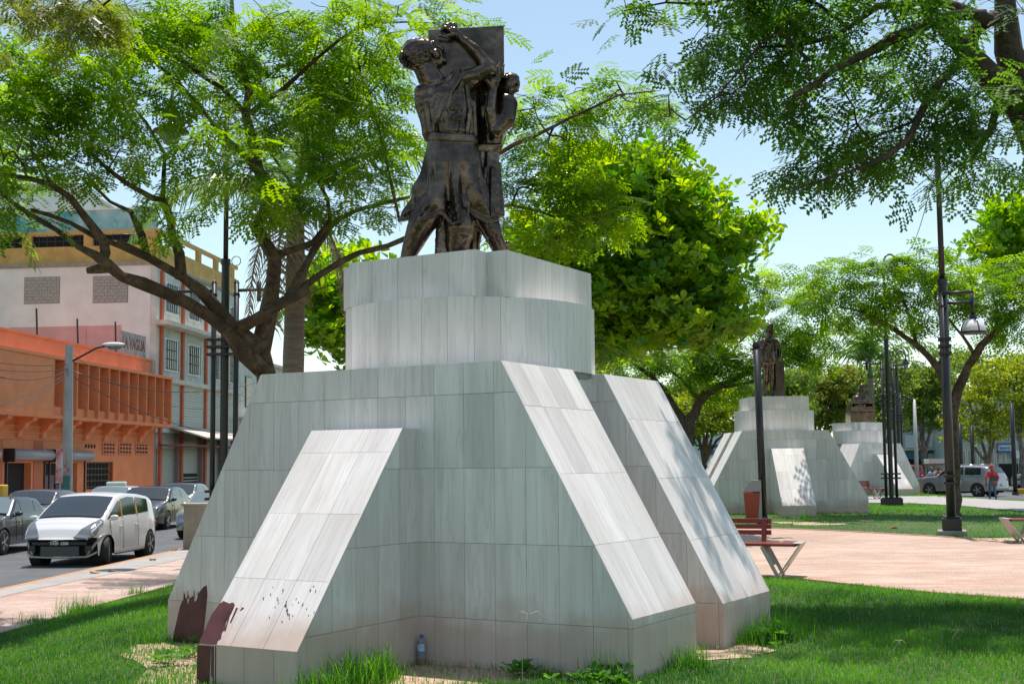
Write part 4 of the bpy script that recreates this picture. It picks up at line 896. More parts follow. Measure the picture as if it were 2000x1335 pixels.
B('pink_pilaster', PINK, wb, (-.07, -.021, (-22.0 - (176 - 1000) / 2441 * 78.6), (-22.0 - (171 - 1000) / 2441 * 78.6), 5, pz))
# ochre parapet with grilles and the turquoise hoarding above it
mb = MB(); mb.box(.3, .5, .3, 33, WH + .22, WH + 1.35); mb.box(.3, .5, .3, 33, WH + 2.1, WH + 2.35)
for i in range(9): mb.box(.28, .52, .3 + i * 4.05, .9 + i * 4.05, WH + 1.35, WH + 2.1)
mb.box(.3, d_end, .02, .25, WH + .22, WH + 1.35); mb.box(.3, d_end, .02, .25, WH + 2.1, WH + 2.35)
for i in range(5): mb.box(.3 + i * 3.5, .8 + i * 3.5, 0, .27, WH + 1.35, WH + 2.1)
mb.build('ochre_parapet', OCHRE, wb)
mb = MB()
for i in range(60): mb.box(.38, .42, .9 + i * .54, .94 + i * .54, WH + 1.35, WH + 2.1)
mb.box(.38, .42, .9, 33, WH + 1.7, WH + 1.74); mb.build('parapet_grille', M['black'], wb)
B('dark_lining', M['dark'], wb, (.6, .62, .9, 33, WH + 1.3, WH + 2.1))
MUR = mat('turquoise_mural_print', (.04, .32, .38), .6, col2=(.45, .62, .64), scale=.8, detail=5)
B('hoarding', MUR, wb, (.9, 1.0, .4, 30, WH + 2.36, WH + 3.75)); B('hoarding_rail', M['white'], wb, (.85, 1.05, .4, 30, WH + 3.75, WH + 3.86))
# street front: pilasters, slabs, windows, shutters
lv = [z(3.9), z(7.6), z(11.3)]
zl1 = z(hz(745, 335, 79.5)); zl2 = z(hz(630, 303, 77.2))
for pxp in (310, 352, 398, 436):
    s_ = seat(pxp) - SE; B('pilaster', REDTRIM, wb, (s_ - .16, s_ + .16, -.16, -.002, 0, WH - .3))
for zz in (zl2, zl1):
    B('balcony_slab', LEDGE, wb, (-.5, d_end + .2, -.95 if zz == zl2 else -.5, -.003, zz - .14, zz + .12))
for pxa, pxb in ((319, 341), (365, 384), (410, 424), (446, 456)):
    for z0, z1 in ((z(hz(720, 330, 79)), z(hz(665, 330, 79))), (z(hz(607, 330, 79)), z(hz(555, 330, 79)))):
        a, b_ = seat(pxa) - SE, seat(pxb) - SE; f = B('window_frame', M['white'], wb, (a - .15, b_ + .15, -.07, -.004, z0 - .15, z1 + .15)); B('pane', M['glass'], f, (a, b_, -.10, -.071, z0, z1)); mb = MB()
        for i in range(6): mb.box(a + (b_ - a) * i / 5 - .015, a + (b_ - a) * i / 5 + .015, -.2, -.17, z0 - .1, z1 + .1)
        for i in range(4): mb.box(a, b_, -.205, -.175, z0 + (z1 - z0) * i / 3, z0 + (z1 - z0) * i / 3 + .04)
        mb.build('window_bars', M['black'], f)
def shutter(par, a, b_, z0, z1, yf, m=SHUT):
    mb = MB(); n = int((z1 - z0) / .16)
    for i in range(n): mb.box(a, b_, yf - .03 - .02 * (i % 2), yf, z0 + (z1 - z0) * i / n + .012, z0 + (z1 - z0) * (i + 1) / n)
    return mb.build('roller_shutter', m, par)
B('ground_wall', GREYST, wb, (0, d_end, .3, .59, 0, z(3.9)))
for pa, pb in ((314, 348), (355, 394), (402, 432), (439, 458)):
    a, b_ = seat(pa) - SE, seat(pb) - SE; shutter(wb, a, b_, .05, z(2.9), .28); B('door_pier', mat('mauve_grey_pier', (.30, .25, .24), .9) if pa == 314 else bpy.data.materials['mauve_grey_pier'], wb, (b_ + .02, b_ + .45, -.02, .28, 0, z(3.85)))
    shutter(wb, a, b_, z(4.2), z(6.6), -.01)
mb = MB(); a, b_ = seat(358) - SE, seat(392) - SE
for i in range(7): mb.box(a, b_, .2, .22, .15 + i * .2, .19 + i * .2)
mb.build('security_grille', M['white'], wb); B('open_bay', M['dark'], wb, (a, b_, .221, .229, .05, 1.65))
awn = MB(); awn.prism([(0, 0), (-2.4, -.75), (-2.4, -.85), (0, -.12)], (seat(330) - SE, -.05, z(4.35)), (0, 1, 0), (0, 0, 1), (12, 0, 0)); awn.build('canvas_awning', mat('grey_awning_canvas', (.52, .48, .42), .9, var=.1, scale=2), wb)
mb = MB(); mb.box(seat(306) - SE, d_end, -1.6, -.02, z(3.05), z(3.15)); mb.build('street_canopy', mat('rusty_canopy', (.25, .12, .10), .8, var=.3, scale=2), wb)
# tower further back, upper left
tw = empty('white_tower', 'white tower block rising behind the turquoise hoarding', 'building', (-46, 110, -.4)); 
B('wall', STUCCO, tw, (-12, 7.2, 0, 14, 0, 27.2)); B('roof_slab', LEDGE, tw, (-12.2, 7.4, -.2, 14.2, 27.2, 27.5))
for i, px in enumerate((48, 150, 182)):
    X = (px - 1000) / 2441 * 110 + 46; f = B('window_frame', LEDGE, tw, (X - .7, X + .7, -.08, -.002, 22.2, 25.2)); B('pane', M['glass'], f, (X - .55, X + .55, -.1, -.081, 22.35, 25.05))
st = MB(); st.bar((-.2 - 2.5, -.6, 22), (.9 - 2.5, -.6, 25), .08, .5); st.bar((1.0 - 2.5, -.6, 22), (2.1 - 2.5, -.6, 25), .08, .5)
for i in range(9): t = i / 8; st.box(-2.7 + 1.1 * t, -1.5 + 1.1 * t, -.65, -.4, 22 + 3 * t, 22.06 + 3 * t)
st.build('outside_stair', M['white'], tw)
gb = front('grey_building', 'lower pale grey building at the end of the street front', 'building', d_end + SE + .3)
B('wall', GREYST, gb, (0, 22, 0, 12, 0, z(9.8))); B('roof_slab', LEDGE, gb, (-.2, 22.2, -.4, 12, z(9.8), z(10.0)))
for i in range(4):
    f = B('window_frame', M['black'], gb, (1.5 + i * 5, 3.1 + i * 5, -.06, -.002, z(6.2), z(8.6))); B('pane', M['glass'], f, (1.6 + i * 5, 3.0 + i * 5, -.08, -.061, z(6.3), z(8.5)))
for k in range(3): B('roller_shutter', SHUT, gb, (1 + k * 6, 5.5 + k * 6, -.05, -.002, 0, z(3.2)))
B('canopy', LEDGE, gb, (0, 21, -1.4, -.003, z(5.2), z(5.4)))
mb = MB(); 
for a in np.linspace(0, 2 * math.pi, 15)[:-1]: mb.bar((d_end - .2, .1 + .35 * math.cos(a), WH + 2.75 + .35 * math.sin(a)), (d_end - .2, .1 + .35 * math.cos(a + .45), WH + 2.75 + .35 * math.sin(a + .45)), .05)
mb.build('rooftop_ring', M['black'], wb)
# ---- buildings, right side
def bld(name, label, px0, px1, d, zt, m, depth=14):
    x0, x1 = (px0 - 1000) / 2441 * d, (px1 - 1000) / 2441 * d; o = empty(name, label, 'building', (x0, d, -.6)); B('wall', m, o, (0, x1 - x0, 0, depth, 0, zt + .6)); return o, (lambda p: (p - 1000) / 2441 * d - x0), (lambda py, p: hz(py, p, d) + .6)
BANKG = mat('bank_grey_wall', (.42, .46, .47), .7, var=.06, scale=1)
BLUEP = mat('blue_fascia', (.03, .14, .36), .5, var=.08, scale=2)
SIGNW = mat('pale_sign_panel', (.62, .70, .78), .5)
bk, bx, bz = bld('bank_building', 'bank front with pale signboards over a dark blue ground floor, beyond the far pedestal', 1740, 1848, 108, 6.2, BANKG)
B('sign_band', SIGNW, bk, (bx(1764), bx(1786), -.14, -.003, bz(874, 1780), bz(850, 1780)), (bx(1792), bx(1846), -.14, -.003, bz(874, 1780), bz(846, 1780)))
for a, b_ in ((1786, 1791), (1800, 1804), (1818, 1828)): B('sign_stripe', BLUEP, bk, (bx(a), bx(b_), -.17, -.142, bz(872, 1780), bz(860, 1780)))
B('ledge', LEDGE, bk, (bx(1755), bx(1848), -.5, -.004, bz(879, 1780), bz(875, 1780))); B('blue_ground_floor', BLUEP, bk, (bx(1764), bx(1848), -.06, -.002, bz(895, 1780), bz(880, 1780)))
B('ground_floor_opening', M['dark'], bk, (bx(1764), bx(1804), -.08, -.003, .2, bz(896, 1780))); B('blind', mat('beige_blind', (.5, .47, .40), .8), bk, (bx(1808), bx(1834), -.12, -.004, bz(897, 1780), bz(886, 1780)))
stl = empty('market_stall', 'street stall with a red and white awning behind the two pedestrians', 'stall', (33.5, 98, -.65)); 
mb = MB(); mb.box(-1.1, 1.1, -.5, .9, 2.0, 2.12); mb.build('red_awning', mat('red_awning', (.5, .08, .05), .7), stl); mb = MB(); mb.box(-1.15, 1.0, -.4, .8, 2.125, 2.5); mb.build('white_valance', M['white'], stl)
for x_, y_ in ((-1, -.4), (1, -.4), (1, .8), (-1, .8)): mb = MB(); mb.tube([(x_, y_, 0), (x_, y_, 2.0)], .04, 6); mb.build('post', M['steel'], stl)
mb = MB(); mb.box(-.9, .9, -.3, .6, .5, 1.0); mb.box(-.9, -.8, -.3, .6, 0, .5); mb.box(.8, .9, -.3, .6, 0, .5); mb.build('counter', M['concrete'], stl)
gk, gx, gz = bld('grey_office_building', 'grey office front with a blue and white bank sign at the far right', 1850, 2060, 104, 7.5, BANKG)
B('dark_ground_floor', M['dark'], gk, (gx(1945), gx(2050), -.05, -.002, .2, gz(905, 1960))); 
for i in range(9): a = 1862 + i * 11; f = B('window_frame', M['white'], gk, (gx(a), gx(a + 9), -.06, -.003, gz(905, 1900), gz(878, 1900))); B('pane', M['glass_clear'], f, (gx(a) + .08, gx(a + 9) - .08, -.08, -.061, gz(904, 1900), gz(879, 1900)))
sg = B('bank_sign', SIGNW, gk, (gx(1943), gx(1967), -.35, -.2, gz(881, 1960), gz(866, 1960))); B('sign_border', BLUEP, sg, (gx(1943) - .05, gx(1967) + .1, -.36, -.19, gz(881.5, 1960) - .1, gz(879.3, 1960)), (gx(1943) - .05, gx(1967) + .1, -.36, -.19, gz(869, 1960), gz(866, 1960) + .05))
text('sign_lettering', 'Banamerica', .38, BLUEP, sg, ((gx(1943) + gx(1967)) / 2, -.365, (gz(874.3, 1960))), (R(90), 0, 0), .004, .5, bold=.006)
sg2 = B('shop_fascia', mat('navy_fascia', (.05, .06, .12), .6), gk, (gx(1972), gx(2050), -.3, -.1, gz(894, 1980), gz(880, 1980))); text('fascia_lettering', 'TRANSF', .5, M['white'], sg2, (gx(1988), -.31, gz(887, 1980)), (R(90), 0, 0), .004, .9, bold=.01)
B('small_sign', M['white'], gk, (gx(1961), gx(1969), -2.0, -1.9, gz(895, 1960), gz(880, 1960)), (gx(1964.6), gx(1965.2), -1.95, -1.92, .2, gz(895, 1960)))
bl, lx, lz = bld('blue_shop', 'blue and white shop front seen in the gap left of the second pedestal', 1320, 1440, 95, 3.9, SIGNW)
B('blue_band', BLUEP, bl, (lx(1368), lx(1400), -.1, -.002, lz(874, 1380), lz(868, 1380)), (lx(1368), lx(1400), -.1, -.002, lz(888, 1380), lz(879, 1380))); B('shield_sign', mat('grey_shield', (.4, .45, .5), .5), bl, (lx(1375), lx(1381), -.2, -.101, lz(868, 1380), lz(858, 1380)))

# ------------------------------------------------------------------ street furniture
BLK = M['black']
def lamp(name, label, base, rz, arms, z_up, z_lo, posttop, collar, poletop, spread=.245, rr=(.085, .055), goose=None, group='black triple-post lamps', rings=(3, 2), plinth=True):
    t = empty(name, label, 'lamp post', base, rz, group)
    mb = MB(); mb.tube([(0, 0, .1), (0, 0, collar)], rr[0], 14); mb.lathe([(rr[0] + .02, collar - .12), (rr[0] + .02, collar)], n=14); mb.build('main_post', BLK, t, False)
    mb = MB(); mb.tube([(0, 0, collar), (0, 0, poletop)], rr[0] * .62, 12); mb.build('upper_pole', BLK, t, True)
    for s in (-1, 1): mb = MB(); mb.tube([(s * spread, 0, .1), (s * spread, 0, posttop)], rr[1], 12); mb.lathe([(rr[1] + .015, posttop - .3), (rr[1] + .015, posttop - .24)], (s * spread, 0, 0), 12); mb.lathe([(rr[1] + .01, posttop - .03), (rr[1] * .5, posttop + .05)], (s * spread, 0, 0), 12); mb.build('side_post', BLK, t, True)
    for zc, n in ((z_up, rings[0]), (z_lo, rings[1])):
        for k in range(n): mb = MB(); mb.box(-spread - .13, spread + .13, -.14, .14, zc + k * .16 - .03, zc + k * .16 + .03); mb.build('ring_plate', BLK, t, bevel=.02)
    mb = MB(); mb.box(-spread - .14, spread + .14, -.2, .2, 0, .26); mb.box(-spread - .1, spread + .1, -.17, .17, .26, .3); mb.build('base_cover', BLK, t, bevel=.015)
    if plinth: mb = MB(); mb.box(-spread - .2, spread + .2, -.3, .3, -.3, .0); mb.build('plinth', M['concrete'], t, bevel=.02)
    for (px_, dx, dy, zz, kind) in arms:
        mb = MB(); mb.tube([(px_, 0, zz), (px_ + dx, dy, zz)], .035, 8); e_ = Vector((px_ + dx, dy, zz))
        if kind == 'stub': mb.tube([e_ + Vector((0, 0, -.25)), e_ + Vector((0, 0, .18))], .045, 10); mb.tube([e_, e_ + Vector((dx, dy, 0)).normalized() * .14], .04, 8)
        a = mb.build('arm', BLK, t, True)
        if kind == 'lamp':
            mb = MB(); mb.tube([e_ + Vector((0, 0, .22)), e_ + Vector((0, 0, -.3))], .04, 10); mb.lathe([(.07, -.28), (.09, -.34), (.11, -.38)], tuple(e_), 18); mb.build('lamp_hanger', BLK, a, True)
            mb = MB(); mb.lathe([(.11, -.38), (.19, -.44), (.255, -.55), (.28, -.68)], tuple(e_), 24); mb.build('lamp_shade', M['white'], a, True)
            mb = MB(); mb.lathe([(.29, -.70), (.295, -.66)], tuple(e_), 24)
            for q in range(4):
                an = q * math.pi / 2 + .4; mb.tube([e_ + Vector((r_ * math.cos(an), r_ * math.sin(an), z_)) for r_, z_ in ((.115, -.37), (.2, -.43), (.265, -.545), (.292, -.68))], .012, 5)
            mb.build('shade_ribs', BLK, a)
    if goose:
        gx_, gy_, hh, kind, sz = goose; R_ = math.hypot(gx_, gy_) / 2; dn = Vector((gx_, gy_, 0)).normalized(); mb = MB(); pts = [Vector((0, 0, poletop)) + dn * (R_ - R_ * math.cos(a)) + Vector((0, 0, R_ * 1.1 * math.sin(a))) for a in np.linspace(0, math.pi, 12)]; pts.append(pts[-1] + Vector((0, 0, -hh)))
        mb.tube(pts, .035, 8); gg = mb.build('gooseneck', BLK, t, True); e_ = pts[-1]
        mb = MB(); mb.lathe([(.05, .12), (.1, .02), (sz * .55, -.06), (sz, -.14), (sz * 1.02, -.17)], tuple(e_), 24); mb.build('lamp_hood', BLK, gg, True)
        mb = MB(); mb.lathe([(sz * .62, -.171), (sz * .6, -.25), (sz * .42, -.4), (sz * .12, -.48)], tuple(e_), 20); mb.build('lamp_globe', M['glass_clear'], gg, True)
    return t
rb = Gt(1857, 1046)
RD_ = rb.y + .25
lamp('lamp_post', 'nearest black triple lamp post on a concrete block right of the second pedestal', (P(1858, 1000, RD_).x, RD_, .12), R(72), [(.245, .1, -.62, 5.0, 'lamp'), (-.245, .0, -.62, 5.16, 'none')], 3.85, 1.02, 5.15, 5.5, 9.0, spread=.13, rr=(.10, .075), goose=(.0, -.8, .15, 'g', .3))
lb = P(437, 900, 26.5)
lamp('lamp_post', 'black triple lamp post on the left behind the spreading tree, arms stripped of lamps', (lb.x, 26.5, float(g(lb.x, 26.5))), R(-4), [(-.245, -1.1, 0, 5.72, 'none'), (.245, .5, -.05, 5.72, 'stub')], 4.35, 1.3, 5.9, 6.4, 9.9, goose=(-1.2, -.1, .55, 'g', .38), spread=.245)
mbp = P(1739, 900, 46.5)
lamp('lamp_post', 'middle distance black triple lamp post in front of the farthest pedestal', (mbp.x, 46.5, .02), R(12), [(-.2, -.62, 0, 5.25, 'stub'), (.2, .55, .1, 5.2, 'none')], 3.75, 1.0, 5.3, 6.3, 9.0, spread=.215, rr=(.085, .055), goose=(.68, .2, .1, 'g', .28))
mbp = P(1757, 900, 66)
lamp('lamp_post', 'farthest black lamp post with a small lantern, beside the weeping tree', (mbp.x, 66, -.1), R(30), [], 3.9, 1.1, 5.3, 6.3, 7.2, spread=.22, goose=(.72, 0, .12, 'g', .22))
sl = empty('street_light', 'pale grey street light column with a slanting arm near the bank front', 'street light', (P(1790, 900, 76).x, 76, -.4)); mb = MB(); mb.tube([(0, 0, 0), (0, 0, 5.8)], [.14, .09], 10); mb.build('column', mat('galvanised_pole', (.48, .48, .47), .5, .3), sl, True); mb = MB(); mb.tube([(0, 0, 5.7), (-1.4, 0, 6.35)], .06, 8); mb.build('arm', BLK, sl, True)
for px, d, lab in ((1872, 80, 'thin dark post left of the red capped man behind the car'), (1895, 84, 'second thin dark post behind the car roof'), (1975, 74, 'thick dark post beside the white pickup')):
    x_ = (px - 1000) / 2441 * d; mb = MB(); mb.tube([(x_, d, -.5), (x_, d, 4.0 if px < 1950 else 5)], .13, 10); mb.lathe([(.2, -.5), (.2, -.2)], (x_, d, 0), 10); tag(mb.build('dark_post', BLK, smooth=True), lab, 'post')
# plain post with litter bin
bp_ = Gt(1492, 1022); t = empty('short_post', 'short black post leaning slightly, carrying the red litter bin', 'post', (bp_.x, bp_.y, bp_.z)); t.rotation_euler.y = R(-.9)
mb = MB(); mb.tube([(0, 0, 0), (0, 0, 4.55)], .095, 14); mb.lathe([(.17, 0), (.17, .05), (.12, .09), (.11, .2)], n=14); mb.lathe([(.1, 4.55), (.11, 4.6), (.07, 4.72)], n=12); mb.build('shaft', BLK, t, True)
mb = MB(); mb.tube([(-.7, 0, 4.25), (.05, 0, 4.27)], .012, 6); mb.tube([(-.12, 0, 4.5), (.13, 0, 4.5)], .035, 8); mb.build('cross_arm', BLK, t)
bin_ = empty('litter_bin', 'red litter bin with a grey hood hanging on the short black post', 'litter bin', (bp_.x - .30, bp_.y - .16, bp_.z + .03), R(-14)); mb = MB()
def frus(mb, x0, x1, y0, y1, z0, X0, X1, Y0, Y1, z1): mb.add([(x0, y0, z0), (x1, y0, z0), (x1, y1, z0), (x0, y1, z0), (X0, Y0, z1), (X1, Y0, z1), (X1, Y1, z1), (X0, Y1, z1)], [(3, 2, 1, 0), (4, 5, 6, 7), (0, 1, 5, 4), (1, 2, 6, 5), (2, 3, 7, 6), (3, 0, 4, 7)])
frus(mb, -.17, .13, -.15, .1, .02, -.22, .19, -.2, .14, .78); mb.build('bucket', mat('red_plastic', (.34, .045, .025), .35), bin_, bevel=.02)
GP = mat('grey_plastic', (.30, .31, .32), .35); mb = MB(); mb.box(.135, .22, -.16, .13, 0, .9); mb.build('back_plate', GP, bin_, bevel=.02)
mb = MB(); mb.prism([(-.24, .80), (.22, .80), (.22, 1.04), (.16, 1.09), (.02, 1.09), (-.06, 1.05)], (0, -.215, 0), (1, 0, 0), (0, 0, 1), (0, .03, 0)); mb.prism([(-.24, .80), (.22, .80), (.22, 1.04), (.16, 1.09), (.02, 1.09), (-.06, 1.05)], (0, .125, 0), (1, 0, 0), (0, 0, 1), (0, .03, 0)); mb.box(-.0, .22, -.185, .125, 1.05, 1.09); mb.box(.19, .22, -.185, .125, .8, 1.05); mb.box(-.245, -.2, -.185, .125, .79, .84); mb.build('hood', GP, bin_, bevel=.006)
mb = MB(); mb.box(-.19, .185, -.18, .12, .784, .79); mb.build('bin_liner', M['dark'], bin_)
# benches: maroon slats, V-shaped sheet metal legs
def bench(label, loc, rz, length=1.9, back=True):
    t = empty('park_bench', label, 'bench', loc, rz, 'maroon slatted park benches'); L = length / 2
    for k in range(6): mb = MB(); mb.box(-L + .08, L - .08, -.26 + k * .085, -.19 + k * .085, .43, .465); mb.build('seat_slat', M['redpaint'], t)
    for s in (-1, 1):
        x_ = s * L; mb = MB()     # outer sheet leg slopes down to the inside, strip leg slopes back up
        top, bot = (x_, 0, .47), (x_ - s * .28, 0, 0)
        def sheet(y0, y1, a, b): 
            mb.add([(a[0], y0, a[1]), (a[0], y1, a[1]), (b[0], y1, b[1]), (b[0], y0, b[1]), (a[0] - s * .02, y0, a[1]), (a[0] - s * .02, y1, a[1]), (b[0] - s * .02, y1, b[1]), (b[0] - s * .02, y0, b[1])], [(0, 1, 2, 3), (7, 6, 5, 4), (0, 4, 5, 1), (2, 6, 7, 3), (1, 5, 6, 2), (0, 3, 7, 4)])
        A = (x_, .47); m_ = (x_ - s * .22, .16); e_ = (x_ - s * .34, 0)
        sheet(-.28, .28, A, m_); sheet(-.28, -.16, m_, e_); sheet(.16, .28, m_, e_)
        mb.add([(x_ - s * .12, -.27, .468), (x_, -.27, .468), (x_, .27, .468), (x_ - s * .12, .27, .468), (x_ - s * .12, -.27, .476), (x_, -.27, .476), (x_, .27, .476), (x_ - s * .12, .27, .476)], [(3, 2, 1, 0), (4, 5, 6, 7), (0, 1, 5, 4), (1, 2, 6, 5), (2, 3, 7, 6), (3, 0, 4, 7)])
        mb.build('sheet_leg', M['steel'], t)
        for k in range(6): mb = MB(); y_ = -.24 + k * .096; z1 = 0 if k in (0, 5) else .16; mb.bar((x_ - s * .55, y_, .425), (x_ - s * (.33 if not z1 else .415), y_, z1), .05, .016, (0, 1, 0)); mb.build('strip_leg', M['steel'], t)
    if back:
        for k in range(3): mb = MB(); mb.box(-L + .50, L - .50, .30 + k * .022, .335 + k * .022, .56 + k * .082, .625 + k * .082); mb.build('back_slat', M['redpaint'], t, bevel=.004)
        for s in (-1, 1): mb = MB(); mb.bar((s * (L - .60), .25, .40), (s * (L - .60), .335, .78), .07, .04, (0, 1, 0)); mb.build('back_support', M['redpaint'], t)
    return t
b1 = Gt(1528, 1127); bench('maroon slatted bench half hidden by the near pedestal, at the plaza edge', (b1.x - .60, b1.y + .21, .02), R(-21), 1.9)
b2 = Gt(1982, 1062); bench('backless looking maroon bench cut by the right edge of the picture', (b2.x + .95, b2.y + .1, .02), R(-4), 2.2, back=False)
b3 = Gt(1722, 977); bench('maroon bench behind the middle lamp post, in front of the farthest pedestal', (b3.x - .35, b3.y + 1.5, float(g(b3.x, b3.y + 1.5))), R(6), 1.9)
# concrete service block by the kerb
mb = MB(); cb = P(384, 1000, 30.5); mb.box(-.24, .26, -.3, .3, 0, 1.06); mb.box(-.27, .29, -.33, .33, 1.06, 1.12); o = mb.build('concrete_pier', mat('tan_concrete', (.34, .29, .23), .9, var=.15, scale=3), bevel=.01); o.location = (cb.x, 30.5, -.34); tag(o, 'square tan concrete pier at the kerb, tucked behind the left slope of the pedestal', 'pier')
# utility pole with street lamp and wires
up = P(131, 900, 55); upz = -.35; t = empty('utility_pole', 'old concrete utility pole with peeling posters and a street lamp arm', 'utility pole', (up.x, 55, upz)); ph = hz(673, 131, 55) - upz
mb = MB(); mb.tube([(0, 0, 0), (0, 0, ph)], [.27, .17], 8); mb.build('shaft', mat('aged_pole_concrete', (.36, .37, .35), .9, var=.2, scale=2, stretch=(1, 1, .4)), t)
mb = MB(); mb.tube([(.1, 0, ph - .75), (1.2, 0, ph - .15), (1.7, 0, ph - .05)], .045, 8); mb.build('lamp_arm', M['black'], t, True)
mb = MB(); mb.ball((1.95, 0, ph), (.52, .22, .1), 14); mb.build('lamp_head', M['white'], t, True); mb = MB(); mb.ball((2.0, 0, ph - .1), (.34, .17, .14), 12); mb.build('lamp_lens', M['glass_clear'], t, True)
mb = MB(); mb.box(-.2, .22, -.262, -.25, 1.0, 1.7); mb.build('green_poster', mat('green_poster', (.05, .2, .17), .8, var=.3, scale=8), t); mb = MB(); mb.box(-.24, .2, -.262, -.25, 1.75, 2.3); mb.build('torn_poster', mat('torn_posters', (.42, .44, .46), .85, col2=(.35, .14, .14), scale=6), t); mb = MB(); mb.box(-.16, .2, -.268, -.255, .55, .95); mb.build('orange_notice', mat('orange_notice', (.6, .3, .06), .8), t)
ss = P(118, 900, 54); t = empty('street_sign', 'narrow white and red banner sign beside the utility pole', 'sign', (ss.x, 54, -.35)); mb = MB(); mb.tube([(0, 0, 0), (0, 0, 3.0)], .03, 6); mb.build('pole', M['steel'], t); mb = MB(); mb.box(-.18, .12, -.05, -.03, 1.4, 2.9); mb.build('plate', mat('white_red_sign', (.6, .55, .54), .6, col2=(.5, .12, .10), scale=3, detail=1), t)
def wire(a, b, sag=.4, r=.012, label='thin overhead wire'):
    a, b = Vector(a), Vector(b); mb = MB(); mb.tube([a.lerp(b, t_) - Vector((0, 0, sag * 4 * t_ * (1 - t_))) for t_ in np.linspace(0, 1, 14)], r, 5); return tag(mb.build('overhead_wire', M['black'], smooth=True), label, 'wire', None)
UT = Vector((up.x, 55, upz + ph)); wr = [((0, 708, 50), -.85, .1, 'upper overhead wire reaching the utility pole from the left'), ((0, 722, 48), -1.05, .1, 'middle overhead wire reaching the utility pole from the left'), ((0, 736, 45), -1.1, .25, 'thick sagging cable left of the utility pole'), ((0, 792, 42), -1.2, .1, 'slanting stay wire left of the utility pole'), ((5, 812, 42), -1.3, .1, 'lower slanting wire left of the utility pole')]
for (px, py, d), dz, sg_, lb_ in wr: wire(P(px, py, d), UT + Vector((0, 0, dz)), sg_, .02 if 'thick' in lb_ else .013, lb_)
wire(UT + Vector((0, 0, -1.1)), P(560, 726, 62), 1.0, .018, 'wire crossing the orange fins to the black lamp post'); wire(UT + Vector((0, 0, -1.3)), P(470, 850, 70), .6, .02, 'black wire slanting down across the orange fins'); wire(UT + Vector((0, 0, -.3)), P(500, 770, 75), 1.6, .012, 'pale thin wire sagging across the orange building'); wire(P(1818, 362, 30), P(1771, 494, 46.6), .3, .012, 'thin wire slanting in the sky left of the right lamp post')
wire(P(1560, 726, 90), P(2040, 694, 90), .3, .02, 'faint far wire behind the farthest lamp posts')
yb = P(4, 930, 33); mb = MB(); mb.box(-.3, .3, -.2, .2, 0, .42); o = mb.build('yellow_object', mat('yellow_roof_sign', (.75, .40, .02), .5), bevel=.03); o.location = (yb.x - .2, 33, .82); tag(o, 'yellow sign box on the car roof at the left edge', 'roof sign')
